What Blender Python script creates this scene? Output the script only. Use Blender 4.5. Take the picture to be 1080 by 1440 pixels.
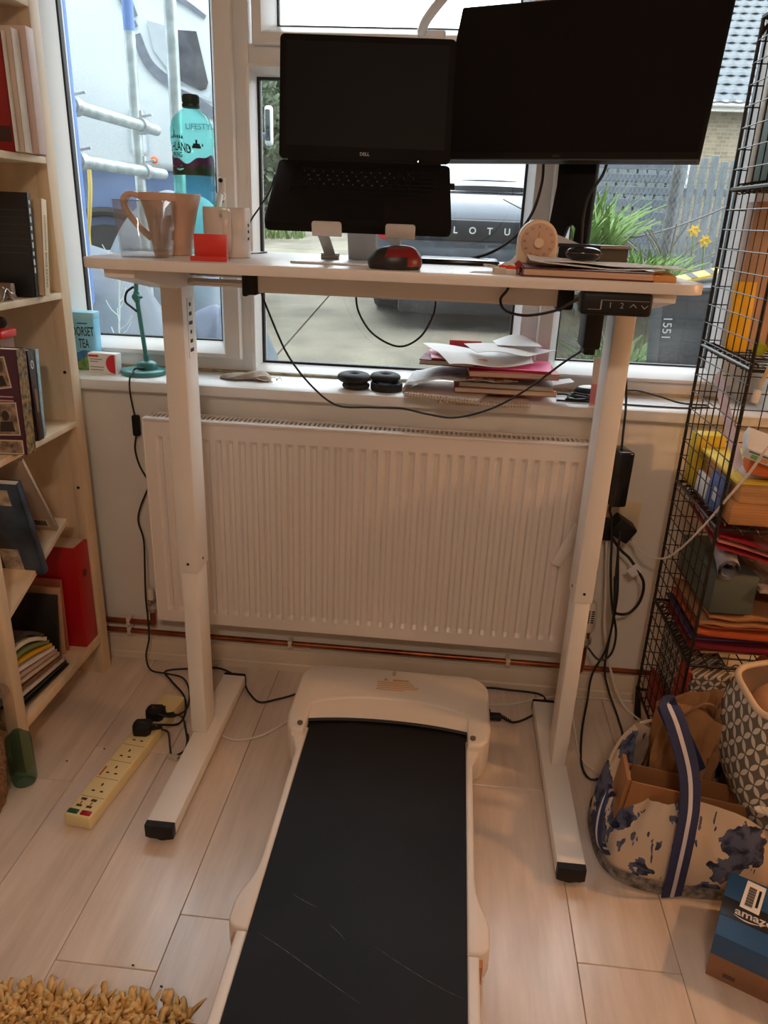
import bpy, bmesh, math, random
from mathutils import Matrix, Vector, Euler

for _o in list(bpy.data.objects):
    bpy.data.objects.remove(_o)
SC = bpy.context.scene
COL = SC.collection
rnd = random.Random(7)

# ------------------------------------------------------------------ camera
cam_data = bpy.data.cameras.new('camera')
cam = bpy.data.objects.new('camera', cam_data)
COL.objects.link(cam)
cam_data.sensor_fit = 'HORIZONTAL'
cam_data.sensor_width = 36.0
cam_data.lens = 1062.42 / 1080 * 36.0
cam_data.clip_start = 0.05
cam_data.clip_end = 200
_rot = (Matrix.Rotation(math.radians(4.6535), 3, 'Z')
        @ Matrix.Rotation(math.radians(90 - 21.28), 3, 'X')
        @ Matrix.Rotation(math.radians(2.2535), 3, 'Z'))
cam.matrix_world = Matrix.Translation((0, 0, 1.37)) @ _rot.to_4x4()
SC.camera = cam

# ------------------------------------------------------------------ world: bright overcast sky
world = bpy.data.worlds.new('overcast_sky')
SC.world = world
world.use_nodes = True
_n = world.node_tree.nodes
_l = world.node_tree.links
_n.clear()
_out = _n.new('ShaderNodeOutputWorld')
_bg = _n.new('ShaderNodeBackground')
_tc = _n.new('ShaderNodeTexCoord')
_noi = _n.new('ShaderNodeTexNoise')
_noi.inputs['Scale'].default_value = 1.6
_noi.inputs['Detail'].default_value = 4
_ramp = _n.new('ShaderNodeValToRGB')
_ramp.color_ramp.elements[0].position = 0.3
_ramp.color_ramp.elements[0].color = (0.80, 0.90, 0.98, 1)
_ramp.color_ramp.elements[1].position = 0.7
_ramp.color_ramp.elements[1].color = (0.93, 0.97, 1.0, 1)
_l.new(_tc.outputs['Generated'], _noi.inputs['Vector'])
_l.new(_noi.outputs['Fac'], _ramp.inputs['Fac'])
_l.new(_ramp.outputs['Color'], _bg.inputs['Color'])
_bg.inputs['Strength'].default_value = 3.2
_l.new(_bg.outputs['Background'], _out.inputs['Surface'])

# ------------------------------------------------------------------ view
SC.view_settings.view_transform = 'Standard'
SC.view_settings.look = 'None'
SC.view_settings.gamma = 1.0
SC.view_settings.use_curve_mapping = False
SC.view_settings.exposure = 0.7


def area_light(name, loc, target, size, size_y, power, color):
    d = bpy.data.lights.new(name, 'AREA')
    d.shape = 'RECTANGLE'
    d.size = size
    d.size_y = size_y
    d.energy = power
    d.color = color
    o = bpy.data.objects.new(name, d)
    COL.objects.link(o)
    o.location = loc
    o.rotation_euler = (Vector(target) - Vector(loc)).to_track_quat('-Z', 'Y').to_euler()
    return o


# ------------------------------------------------------------------ materials
MATS = {}


def mat(name, col, rough=0.5, metal=0.0, var=0.08, scale=8.0, bump=0.0, bscale=60.0, spec=0.5, coat=0.0,
        col2=None, stretch=None, emit=None):
    if name in MATS:
        return MATS[name]
    m = bpy.data.materials.new(name)
    m.use_nodes = True
    nt = m.node_tree
    p = nt.nodes['Principled BSDF']
    p.inputs['Roughness'].default_value = rough
    p.inputs['Metallic'].default_value = metal
    p.inputs['Specular IOR Level'].default_value = spec
    p.inputs['Coat Weight'].default_value = coat
    tc = nt.nodes.new('ShaderNodeTexCoord')
    vec = tc.outputs['Object']
    if stretch:
        mp = nt.nodes.new('ShaderNodeMapping')
        mp.inputs['Scale'].default_value = stretch
        nt.links.new(vec, mp.inputs['Vector'])
        vec = mp.outputs['Vector']
    n = nt.nodes.new('ShaderNodeTexNoise')
    n.inputs['Scale'].default_value = scale
    n.inputs['Detail'].default_value = 4
    nt.links.new(vec, n.inputs['Vector'])
    r = nt.nodes.new('ShaderNodeValToRGB')
    c = col
    d = col2 if col2 else tuple(min(1, x * (1 + var)) for x in c)
    e = c if col2 else tuple(x * (1 - var) for x in c)
    r.color_ramp.elements[0].position = 0.35
    r.color_ramp.elements[1].position = 0.65
    r.color_ramp.elements[0].color = (*e, 1)
    r.color_ramp.elements[1].color = (*d, 1)
    nt.links.new(n.outputs['Fac'], r.inputs['Fac'])
    nt.links.new(r.outputs['Color'], p.inputs['Base Color'])
    if bump:
        n2 = nt.nodes.new('ShaderNodeTexNoise')
        n2.inputs['Scale'].default_value = bscale
        n2.inputs['Detail'].default_value = 3
        nt.links.new(vec, n2.inputs['Vector'])
        b = nt.nodes.new('ShaderNodeBump')
        b.inputs['Strength'].default_value = bump
        b.inputs['Distance'].default_value = 0.01
        nt.links.new(n2.outputs['Fac'], b.inputs['Height'])
        nt.links.new(b.outputs['Normal'], p.inputs['Normal'])
    if emit:
        p.inputs['Emission Color'].default_value = (*emit[0], 1)
        p.inputs['Emission Strength'].default_value = emit[1]
    MATS[name] = m
    return m


def srgb(r, g, b):
    f = lambda v: (v / 255 / 12.92) if v / 255 <= 0.04045 else ((v / 255 + 0.055) / 1.055) ** 2.4
    return (f(r), f(g), f(b))


def glass(name, tint=(1, 1, 1), dirt=0.0, ior=1.45, dirtcol=(0.85, 0.9, 0.92), dscale=160):
    """Thin clear sheet: see-through with a mirror share that grows at grazing angles, and dried drops on it."""
    if name in MATS:
        return MATS[name]
    m = bpy.data.materials.new(name)
    m.use_nodes = True
    nt = m.node_tree
    nt.nodes.remove(nt.nodes['Principled BSDF'])
    out = nt.nodes['Material Output']
    tr = nt.nodes.new('ShaderNodeBsdfTransparent')
    tr.inputs['Color'].default_value = (*tint, 1)
    gl = nt.nodes.new('ShaderNodeBsdfGlossy')
    gl.inputs['Roughness'].default_value = 0.02
    lw = nt.nodes.new('ShaderNodeLayerWeight')
    lw.inputs['Blend'].default_value = 0.5
    pw = nt.nodes.new('ShaderNodeMath')
    pw.operation = 'POWER'
    pw.inputs[1].default_value = 4.0
    nt.links.new(lw.outputs['Facing'], pw.inputs[0])
    fr = nt.nodes.new('ShaderNodeMath')
    fr.operation = 'MULTIPLY_ADD'
    fr.inputs[1].default_value = 0.55
    fr.inputs[2].default_value = (ior - 1) ** 2 / (ior + 1) ** 2
    nt.links.new(pw.outputs[0], fr.inputs[0])
    mx = nt.nodes.new('ShaderNodeMixShader')
    nt.links.new(fr.outputs[0], mx.inputs['Fac'])
    nt.links.new(tr.outputs['BSDF'], mx.inputs[1])
    nt.links.new(gl.outputs['BSDF'], mx.inputs[2])
    last = mx
    if dirt:
        tc = nt.nodes.new('ShaderNodeTexCoord')
        v = nt.nodes.new('ShaderNodeTexNoise')
        v.inputs['Scale'].default_value = dscale
        v.inputs['Detail'].default_value = 5
        nt.links.new(tc.outputs['Object'], v.inputs['Vector'])
        v2 = nt.nodes.new('ShaderNodeTexNoise')
        v2.inputs['Scale'].default_value = 4
        nt.links.new(tc.outputs['Object'], v2.inputs['Vector'])
        ml = nt.nodes.new('ShaderNodeMath')
        ml.operation = 'MULTIPLY'
        nt.links.new(v.outputs['Fac'], ml.inputs[0])
        nt.links.new(v2.outputs['Fac'], ml.inputs[1])
        rp = nt.nodes.new('ShaderNodeValToRGB')
        rp.color_ramp.elements[0].position = 0.27
        rp.color_ramp.elements[0].color = (dirt * 0.12, dirt * 0.12, dirt * 0.12, 1)
        rp.color_ramp.elements[1].position = 0.40
        rp.color_ramp.elements[1].color = (dirt, dirt, dirt, 1)
        nt.links.new(ml.outputs[0], rp.inputs['Fac'])
        df = nt.nodes.new('ShaderNodeBsdfDiffuse')
        df.inputs['Color'].default_value = (*dirtcol, 1)
        tl = nt.nodes.new('ShaderNodeBsdfTranslucent')
        tl.inputs['Color'].default_value = (*dirtcol, 1)
        m1 = nt.nodes.new('ShaderNodeMixShader')
        nt.links.new(df.outputs['BSDF'], m1.inputs[1])
        nt.links.new(tl.outputs['BSDF'], m1.inputs[2])
        m2 = nt.nodes.new('ShaderNodeMixShader')
        nt.links.new(rp.outputs['Color'], m2.inputs['Fac'])
        nt.links.new(mx.outputs['Shader'], m2.inputs[1])
        nt.links.new(m1.outputs['Shader'], m2.inputs[2])
        last = m2
    nt.links.new(last.outputs['Shader'], out.inputs['Surface'])
    MATS[name] = m
    return m


# ------------------------------------------------------------------ builders
ORG = {}          # object name -> world position of its own space


def tag(o, label=None, cat=None, group=None, kind=None):
    if label:
        o['label'] = label
    if cat:
        o['category'] = cat
    if group:
        o['group'] = group
    if kind:
        o['kind'] = kind
    return o


def thing(name, label, cat, loc=(0, 0, 0), group=None, kind=None):
    o = bpy.data.objects.new(name, None)
    COL.objects.link(o)
    o.empty_display_size = 0.05
    o.location = loc
    ORG[o.name] = Vector(loc)
    return tag(o, label, cat, group, kind)


def rot(rx=0, ry=0, rz=0):
    return Euler((math.radians(rx), math.radians(ry), math.radians(rz))).to_matrix().to_4x4()


def T(x, y, z):
    return Matrix.Translation((x, y, z))


def spline(pts, n=8, closed=False):
    """Catmull-Rom through pts."""
    P = [Vector(p) for p in pts]
    if len(P) < 3:
        return P
    out = []
    m = len(P)
    rng = range(m) if closed else range(m - 1)
    for i in rng:
        if closed:
            a, b, c, d = P[(i - 1) % m], P[i], P[(i + 1) % m], P[(i + 2) % m]
        else:
            a, b, c, d = P[max(i - 1, 0)], P[i], P[i + 1], P[min(i + 2, m - 1)]
        for k in range(n):
            t = k / n
            out.append(0.5 * ((2 * b) + (c - a) * t + (2 * a - 5 * b + 4 * c - d) * t * t + (3 * b - a - 3 * c + d) * t ** 3))
    if not closed:
        out.append(P[-1])
    return out


class MB:
    """Collects shapes in world coordinates; build() links them as ONE mesh object."""

    def __init__(self, M=None):
        self.bm = bmesh.new()
        self.M = M or Matrix.Identity(4)
        self.mi = 0

    def raw(self, verts, faces, M=None):
        X = self.M @ M if M else self.M
        vs = [self.bm.verts.new(X @ Vector(v)) for v in verts]
        for f in faces:
            try:
                fc = self.bm.faces.new([vs[i] for i in f])
                fc.material_index = self.mi
            except ValueError:
                pass
        return self

    def join(self, b, M=None):
        b.normal_update()
        b.verts.index_update()
        return self.raw([v.co.copy() for v in b.verts], [[v.index for v in f.verts] for f in b.faces], M)

    def box(self, c, s, bev=0.0, seg=2, M=None):
        b = bmesh.new()
        bmesh.ops.create_cube(b, size=1.0)
        for v in b.verts:
            v.co = Vector((v.co.x * s[0], v.co.y * s[1], v.co.z * s[2]))
        if bev:
            bmesh.ops.bevel(b, geom=list(b.edges), offset=min(bev, min(s) * 0.49), segments=seg, affect='EDGES', profile=0.5)
        self.join(b, (M or Matrix.Identity(4)) @ T(*c) if M is None else M @ T(*c))
        b.free()
        return self

    def box2(self, a, b_, bev=0.0, seg=2, M=None):
        c = [(a[i] + b_[i]) / 2 for i in range(3)]
        s = [abs(b_[i] - a[i]) for i in range(3)]
        return self.box(c, s, bev, seg, M)

    def cyl(self, p0, p1, r0, r1=None, seg=16, cap=True):
        r1 = r0 if r1 is None else r1
        p0, p1 = Vector(p0), Vector(p1)
        d = (p1 - p0).normalized()
        u = d.orthogonal().normalized()
        w = d.cross(u)
        vs, fs = [], []
        for p, r in ((p0, r0), (p1, r1)):
            for k in range(seg):
                a = 2 * math.pi * k / seg
                vs.append(p + (u * math.cos(a) + w * math.sin(a)) * r)
        for k in range(seg):
            fs.append((k, (k + 1) % seg, seg + (k + 1) % seg, seg + k))
        if cap:
            fs.append(tuple(range(seg))[::-1])
            fs.append(tuple(range(seg, 2 * seg)))
        return self.raw(vs, fs)

    def tube(self, pts, r, seg=8, n=6, smooth=True, closed=False, flat=None):
        """Sweep a circle (or an ellipse: flat=(ra, rb, up)) along pts."""
        P = spline(pts, n, closed) if smooth else [Vector(p) for p in pts]
        m = len(P)
        vs, fs = [], []
        up = Vector(flat[2]) if flat else None
        prev = None
        for i in range(m):
            a = P[(i - 1) % m] if (closed or i > 0) else P[i]
            b = P[(i + 1) % m] if (closed or i < m - 1) else P[i]
            t = (b - a)
            t = t.normalized() if t.length > 1e-9 else Vector((0, 0, 1))
            if flat:
                u = up - t * up.dot(t)
                u = u.normalized() if u.length > 1e-6 else t.orthogonal().normalized()
            elif prev is None:
                u = t.orthogonal().normalized()
            else:
                u = prev - t * prev.dot(t)
                u = u.normalized() if u.length > 1e-6 else t.orthogonal().normalized()
            prev = u
            w = t.cross(u)
            ra, rb = (flat[0], flat[1]) if flat else (r[i * (len(r) - 1) // max(1, m - 1)], ) * 2 if isinstance(r, (list, tuple)) else (r, r)
            for k in range(seg):
                an = 2 * math.pi * k / seg
                if flat:
                    # rounded rectangle section
                    ca, sa = math.cos(an), math.sin(an)
                    e = 0.35
                    vs.append(P[i] + w * (ra * math.copysign(abs(ca) ** e, ca)) + u * (rb * math.copysign(abs(sa) ** e, sa)))
                else:
                    vs.append(P[i] + (u * math.cos(an) + w * math.sin(an)) * ra)
        last = m if closed else m - 1
        for i in range(last):
            j = (i + 1) % m
            for k in range(seg):
                fs.append((i * seg + k, i * seg + (k + 1) % seg, j * seg + (k + 1) % seg, j * seg + k))
        if not closed:
            fs.append(tuple(range(seg))[::-1])
            fs.append(tuple(range((m - 1) * seg, m * seg)))
        return self.raw(vs, fs)

    def lathe(self, prof, c=(0, 0, 0), seg=32, M=None, cap0=True, cap1=True, sq=None):
        """prof: list of (radius, height). sq=(a,b,e) squares the round section."""
        vs, fs = [], []
        for r, z in prof:
            for k in range(seg):
                a = 2 * math.pi * k / seg
                vs.append((c[0] + r * math.cos(a), c[1] + r * math.sin(a), c[2] + z))
        for i in range(len(prof) - 1):
            for k in range(seg):
                fs.append((i * seg + k, i * seg + (k + 1) % seg, (i + 1) * seg + (k + 1) % seg, (i + 1) * seg + k))
        if cap0:
            fs.append(tuple(range(seg))[::-1])
        if cap1:
            fs.append(tuple(range((len(prof) - 1) * seg, len(prof) * seg)))
        return self.raw(vs, fs, M)

    def prism(self, poly, h0, h1, M=None, bev=0.0, seg=2):
        """poly in local xy, extruded along local z."""
        b = bmesh.new()
        lo = [b.verts.new((x, y, h0)) for x, y in poly]
        hi = [b.verts.new((x, y, h1)) for x, y in poly]
        n = len(poly)
        b.faces.new(lo[::-1])
        b.faces.new(hi)
        for i in range(n):
            b.faces.new((lo[i], lo[(i + 1) % n], hi[(i + 1) % n], hi[i]))
        bmesh.ops.recalc_face_normals(b, faces=list(b.faces))
        if bev:
            es = [e for e in b.edges if abs(e.verts[0].co.z - e.verts[1].co.z) < 1e-9]
            bmesh.ops.bevel(b, geom=es, offset=bev, segments=seg, affect='EDGES', profile=0.5)
        self.join(b, M)
        b.free()
        return self

    def grid(self, fn, nu, nv, thick=0.0, M=None, closed_u=False):
        """Sheet from fn(u,v) -> point; thick gives it a second skin along the normal."""
        pts = [[Vector(fn(i / nu, j / nv)) for j in range(nv + 1)] for i in range(nu + 1)]
        vs, fs = [], []
        W = nv + 1
        if closed_u:
            for i in range(nu):
                vs += pts[i]
            for i in range(nu):
                for j in range(nv):
                    k = (i + 1) % nu
                    fs.append((i * W + j, k * W + j, k * W + j + 1, i * W + j + 1))
        else:
            for i in range(nu + 1):
                vs += pts[i]
            for i in range(nu):
                for j in range(nv):
                    fs.append((i * W + j, (i + 1) * W + j, (i + 1) * W + j + 1, i * W + j + 1))
        if thick:
            b = bmesh.new()
            bv = [b.verts.new(v) for v in vs]
            for f in fs:
                b.faces.new([bv[i] for i in f])
            b.normal_update()
            bmesh.ops.solidify(b, geom=list(b.faces), thickness=thick)
            self.join(b, M)
            b.free()
            return self
        return self.raw(vs, fs, M)

    def frame(self, x0, x1, z0, z1, prof):
        """Mitred frame in the xz plane; prof = [(inset, y), ...] closed section."""
        vs, fs = [], []
        n = len(prof)
        for d, y in prof:
            vs += [(x0 + d, y, z0 + d), (x1 - d, y, z0 + d), (x1 - d, y, z1 - d), (x0 + d, y, z1 - d)]
        for i in range(n):
            j = (i + 1) % n
            for k in range(4):
                l = (k + 1) % 4
                fs.append((i * 4 + k, i * 4 + l, j * 4 + l, j * 4 + k))
        return self.raw(vs, fs)

    def build(self, name, m, parent=None, smooth=40, loc=None, norm=True, label=None):
        bm = self.bm
        if norm:
            bmesh.ops.recalc_face_normals(bm, faces=list(bm.faces))
        if parent is not None:
            o0 = ORG[parent.name]
        elif loc is not None:
            o0 = Vector(loc)
        else:
            xs = [v.co for v in bm.verts]
            o0 = Vector(((min(v.x for v in xs) + max(v.x for v in xs)) / 2, (min(v.y for v in xs) + max(v.y for v in xs)) / 2, min(v.z for v in xs)))
        for v in bm.verts:
            v.co -= o0
        me = bpy.data.meshes.new(name)
        bm.to_mesh(me)
        bm.free()
        for mm in (m if isinstance(m, (list, tuple)) else [m]):
            me.materials.append(mm)
        if smooth:
            for p in me.polygons:
                p.use_smooth = True
            me.set_sharp_from_angle(angle=math.radians(smooth))
        o = bpy.data.objects.new(name, me)
        COL.objects.link(o)
        if parent is not None:
            o.parent = parent
        else:
            o.location = o0
        ORG[o.name] = o0
        if label:
            o['label'] = label
        return o


def copy_tree(o, offset, parent=None, R=None):
    c = o.copy()
    COL.objects.link(c)
    if parent is None:
        c.location = Vector(o.location) + Vector(offset)
        ORG[c.name] = ORG[o.name] + Vector(offset)
        if R is not None:
            c.rotation_euler = R
    else:
        c.parent = parent
        ORG[c.name] = ORG[parent.name]
    for ch in [x for x in bpy.data.objects if x.parent == o]:
        copy_tree(ch, offset, c)
    return c


_TXT = {}


def text_verts(s, size=1.0, space=1.0, bold=0.0):
    """Flat letter outlines as (verts2d, faces), centred on 0,0."""
    key = (s, space, bold)
    if key not in _TXT:
        cu = bpy.data.curves.new('lettering', 'FONT')
        cu.body = s
        cu.size = 1.0
        cu.space_character = space
        cu.offset = bold
        cu.resolution_u = 3
        cu.align_x = 'CENTER'
        cu.align_y = 'CENTER'
        ob = bpy.data.objects.new('lettering', cu)
        COL.objects.link(ob)
        dg = bpy.context.evaluated_depsgraph_get()
        me = bpy.data.meshes.new_from_object(ob.evaluated_get(dg))
        _TXT[key] = ([(v.co.x, v.co.y) for v in me.vertices], [tuple(p.vertices) for p in me.polygons])
        bpy.data.objects.remove(ob)
        bpy.data.curves.remove(cu)
        bpy.data.meshes.remove(me)
    v, f = _TXT[key]
    return [(x * size, y * size) for x, y in v], f


def lettering(s, size, M, m, parent, name='lettering', space=1.0, bold=0.0, wrap=None):
    """M maps local xy (z = out of the surface) to the world; wrap(x,y) -> world point overrides."""
    v, f = text_verts(s, size, space, bold)
    b = MB()
    if wrap:
        b.raw([wrap(x, y) for x, y in v], f)
    else:
        b.raw([(x, y, 0.0) for x, y in v], f, M)
    return b.build(name, m, parent, smooth=0, norm=False)


def basis(o, x, y):
    """Matrix with origin o, local x and y along the given directions, z = x cross y."""
    x = Vector(x).normalized()
    z = x.cross(Vector(y)).normalized()
    y = z.cross(x)
    m = Matrix.Identity(4)
    for i in range(3):
        m[i][0], m[i][1], m[i][2], m[i][3] = x[i], y[i], z[i], o[i]
    return m


def rrect(x0, x1, y0, y1, r, n=6):
    pts = []
    for cx, cy, a0 in ((x1 - r, y0 + r, -90), (x1 - r, y1 - r, 0), (x0 + r, y1 - r, 90), (x0 + r, y0 + r, 180)):
        for k in range(n + 1):
            a = math.radians(a0 + 90 * k / n)
            pts.append((cx + r * math.cos(a), cy + r * math.sin(a)))
    return pts
# ================================================================== THE ROOM
WARM_WALL = mat('warm_wall_paint', srgb(186, 150, 122), 0.8, var=0.03, scale=3)
WHITE_WALL = mat('wall_paint', srgb(236, 231, 222), 0.75, var=0.03, scale=3, bump=0.08, bscale=40)
UPVC = mat('upvc_white', srgb(232, 230, 226), 0.32, var=0.02, scale=4)
SILLW = mat('sill_gloss_white', srgb(236, 236, 234), 0.28, var=0.03, scale=6, bump=0.03, bscale=12)
SKIRT = mat('skirting_paint', srgb(222, 208, 188), 0.5, var=0.05, scale=5)
BLACKP = mat('black_plastic', (0.010, 0.010, 0.011), 0.5, var=0.2, scale=30, spec=0.3)
BLACKG = mat('black_gloss', (0.010, 0.010, 0.011), 0.18, var=0.1)
RUBBER = mat('black_rubber', (0.018, 0.018, 0.02), 0.65, var=0.2)
GASKET = mat('window_gasket', (0.01, 0.011, 0.012), 0.5)
WHITEM = mat('white_powder_coat', srgb(233, 228, 222), 0.38, var=0.03, scale=5, bump=0.02, bscale=300)
CHROME = mat('chrome', (0.62, 0.61, 0.6), 0.22, 1.0, var=0.05)
STEEL = mat('galvanised_steel', (0.50, 0.53, 0.54), 0.42, 0.7, var=0.2, scale=25, bump=0.1, bscale=80)

XL, XR, YB, YF, ZC = -1.34, 2.45, 2.06, -2.45, 2.42

# floor: laminate planks laid towards the window
floor = thing('floor', 'pale whitewashed laminate floor of wide planks', 'floor', (0, 0, -0.02), kind='structure')
sub = MB().box2((XL, YF, -0.05), (XR, YB, -0.012)).build('underlay', mat('joint_tan', srgb(168, 142, 120), 0.8), floor, smooth=0)


def plank_mat():
    m = mat('laminate_plank', srgb(214, 192, 172), 0.24, var=0.05, scale=1.0, spec=0.95)
    nt = m.node_tree
    p = nt.nodes['Principled BSDF']
    tc = nt.nodes.new('ShaderNodeTexCoord')
    oi = nt.nodes.new('ShaderNodeObjectInfo')
    add = nt.nodes.new('ShaderNodeVectorMath')
    add.operation = 'ADD'
    cmb = nt.nodes.new('ShaderNodeCombineXYZ')
    ml = nt.nodes.new('ShaderNodeMath')
    ml.operation = 'MULTIPLY'
    ml.inputs[1].default_value = 37.0
    nt.links.new(oi.outputs['Random'], ml.inputs[0])
    for i in range(3):
        nt.links.new(ml.outputs[0], cmb.inputs[i])
    nt.links.new(tc.outputs['Object'], add.inputs[0])
    nt.links.new(cmb.outputs[0], add.inputs[1])
    mp = nt.nodes.new('ShaderNodeMapping')
    mp.inputs['Scale'].default_value = (26, 2.2, 1)
    nt.links.new(add.outputs[0], mp.inputs['Vector'])
    n1 = nt.nodes.new('ShaderNodeTexNoise')
    n1.inputs['Scale'].default_value = 1.0
    n1.inputs['Detail'].default_value = 7
    n1.inputs['Roughness'].default_value = 0.65
    nt.links.new(mp.outputs['Vector'], n1.inputs['Vector'])
    mp2 = nt.nodes.new('ShaderNodeMapping')
    mp2.inputs['Scale'].default_value = (5, 1.8, 1)
    nt.links.new(add.outputs[0], mp2.inputs['Vector'])
    n2 = nt.nodes.new('ShaderNodeTexNoise')
    n2.inputs['Scale'].default_value = 1.5
    n2.inputs['Detail'].default_value = 5
    nt.links.new(mp2.outputs['Vector'], n2.inputs['Vector'])
    r1 = nt.nodes.new('ShaderNodeValToRGB')
    r1.color_ramp.elements[0].position = 0.25
    r1.color_ramp.elements[0].color = (*srgb(212, 194, 177), 1)
    r1.color_ramp.elements[1].position = 0.6
    r1.color_ramp.elements[1].color = (*srgb(233, 218, 204), 1)
    nt.links.new(n1.outputs['Fac'], r1.inputs['Fac'])
    r2 = nt.nodes.new('ShaderNodeValToRGB')
    r2.color_ramp.elements[0].position = 0.3
    r2.color_ramp.elements[0].color = (0.86, 0.85, 0.84, 1)
    r2.color_ramp.elements[1].position = 0.62
    r2.color_ramp.elements[1].color = (1.03, 1.0, 0.99, 1)
    nt.links.new(n2.outputs['Fac'], r2.inputs['Fac'])
    mx = nt.nodes.new('ShaderNodeMix')
    mx.data_type = 'RGBA'
    mx.blend_type = 'MULTIPLY'
    mx.inputs['Factor'].default_value = 1.0
    nt.links.new(r1.outputs['Color'], mx.inputs['A'])
    nt.links.new(r2.outputs['Color'], mx.inputs['B'])
    nt.links.new(mx.outputs['Result'], p.inputs['Base Color'])
    return m


PLANK = plank_mat()
PW, PL = 0.204, 1.22
col_offsets = {-1: 1.607 - PL, 0: 0.994, -2: 1.47, 4: 1.60 - PL, 5: 1.115}
_pmesh = {}
for k in range(-4, 11):
    x0 = -0.689 + k * PW
    x1 = x0 + PW
    if x1 < XL or x0 > XR:
        continue
    x0c, x1c = max(x0, XL), min(x1, XR)
    y = col_offsets.get(k, 0.55 + ((k * 0.47) % 1.0) * PL)
    while y > YF:
        y -= PL
    while y < YB:
        y0, y1 = max(y, YF), min(y + PL, YB)
        key = (round(x1c - x0c, 3), round(y1 - y0, 3))
        cxp, cyp = (x0c + x1c) / 2, (y0 + y1) / 2
        if key not in _pmesh:
            b = MB().box((0, 0, -0.006), (x1c - x0c - 0.0012, y1 - y0 - 0.0012, 0.012), 0.0012, 1)
            o = b.build('floor_plank', PLANK, None, smooth=0, loc=(0, 0, 0))
            _pmesh[key] = o.data
        else:
            o = bpy.data.objects.new('floor_plank', _pmesh[key])
            COL.objects.link(o)
        o.parent = floor
        o.location = (cxp, cyp, 0.02)
        y += PL

# walls
w = MB()
w.box2((XL, YB, -0.05), (XR, 2.34, 0.885))
w.box2((XL, YB, 2.15), (XR, 2.34, ZC))
w.box2((XL, YB, 0.885), (-1.20, 2.34, 2.15))
w.box2((0.845, YB, 0.885), (XR, 2.34, 2.15))
wall_back = w.build('wall_back', WHITE_WALL, None, smooth=0)
tag(wall_back, 'cream painted wall below and around the window', 'wall', kind='structure')
tag(MB().box2((XL - 0.12, YF, -0.05), (XL, 2.34, ZC)).build('wall_left', WHITE_WALL, None, smooth=0), 'cream wall behind the bookcase', 'wall', kind='structure')
tag(MB().box2((XR, YF, -0.05), (XR + 0.12, 2.34, ZC)).build('wall_right', WHITE_WALL, None, smooth=0), 'cream wall beyond the wire shelving', 'wall', kind='structure')
w = MB().box2((XL, YF - 0.12, -0.05), (XR, YF, ZC))
tag(w.build('wall_front', WHITE_WALL, None, smooth=0), 'plain cream wall opposite the window', 'wall', kind='structure')
tag(MB().box2((XL, YF, ZC), (XR, 2.34, ZC + 0.1)).build('ceiling', mat('ceiling_white', srgb(236, 230, 222), 0.9), None, smooth=0), 'plain cream ceiling', 'ceiling', kind='structure')

w = MB()
w.box2((-9, 2.34, -0.3), (9, 2.46, 0.875))
w.box2((-9, 2.34, 2.16), (9, 2.46, 6.2))
w.box2((-9, 2.34, 0.875), (-1.25, 2.46, 2.16))
w.box2((0.86, 2.34, 0.875), (9, 2.46, 2.16))
tag(w.build('wall_outer', mat('house_render', srgb(176, 178, 178), 0.85, var=0.08, scale=5, bump=0.2, bscale=30), None, smooth=0), 'pale rendered outer wall of the house round the window', 'wall', kind='structure')

b = MB()
b.prism([(0, 0), (0.016, 0), (0.016, 0.022), (0.012, 0.026), (0.012, 0.062), (0.007, 0.072), (0, 0.076)], -XR, -XL,
        basis((0, YB, 0), (0, -1, 0), (0, 0, 1)))
bb = b.build('baseboard_back', SKIRT, None, smooth=30)
tag(bb, 'cream skirting board under the radiator', 'skirting', kind='structure')

# window sill
b = MB()
b.prism([(2.035, 0.885), (2.026, 0.890), (2.023, 0.903), (2.026, 0.916), (2.036, 0.922), (2.225, 0.922), (2.225, 0.885)], -1.22, 0.90,
        basis((0, 0, 0), (0, 1, 0), (0, 0, 1)))
sill = b.build('trim_1', SILLW, None, smooth=45)
tag(sill, 'white gloss window sill above the radiator', 'window sill', kind='structure')

# ------------------------------------------------------------------ window
PANE = glass('window_pane', (0.97, 0.985, 0.985), dirt=0.07, dscale=260)
win = thing('window_1', 'white plastic frame window of three lights over a driveway', 'window', (-0.19, 2.25, 0.922), kind='structure')
MOULD = mat('mouldy_sealant', srgb(176, 160, 132), 0.8, var=0.3, scale=35, bump=0.3, bscale=90)
YFF = 2.205      # face of the fixed frame
part = lambda nm, bld, m=UPVC, pr=win: bld.build(nm, m, pr, smooth=30)
part('frame_jamb', MB().box2((-1.24, YFF, 0.922), (-1.155, 2.30, 2.15), 0.004))
part('frame_jamb', MB().box2((0.775, YFF, 0.922), (0.85, 2.30, 2.15), 0.004))
part('frame_rail', MB().box2((-1.155, YFF, 0.922), (-0.62, 2.30, 0.968), 0.004))
part('frame_rail', MB().box2((0.235, YFF, 0.922), (0.775, 2.30, 0.968), 0.004))
part('frame_head', MB().box2((-1.155, YFF, 2.09), (0.775, 2.30, 2.15), 0.004))
part('mullion', MB().box2((-0.622, YFF, 0.922), (-0.578, 2.30, 2.15), 0.003))
part('mullion', MB().box2((0.188, YFF, 0.922), (0.238, 2.30, 2.15), 0.003))
part('transom', MB().box2((-0.578, YFF, 1.728), (0.188, 2.30, 1.775), 0.003))
part('sealant_strip', MB().box2((-1.15, 2.196, 0.9215), (0.775, 2.212, 0.930), 0.002), MOULD)
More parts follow.
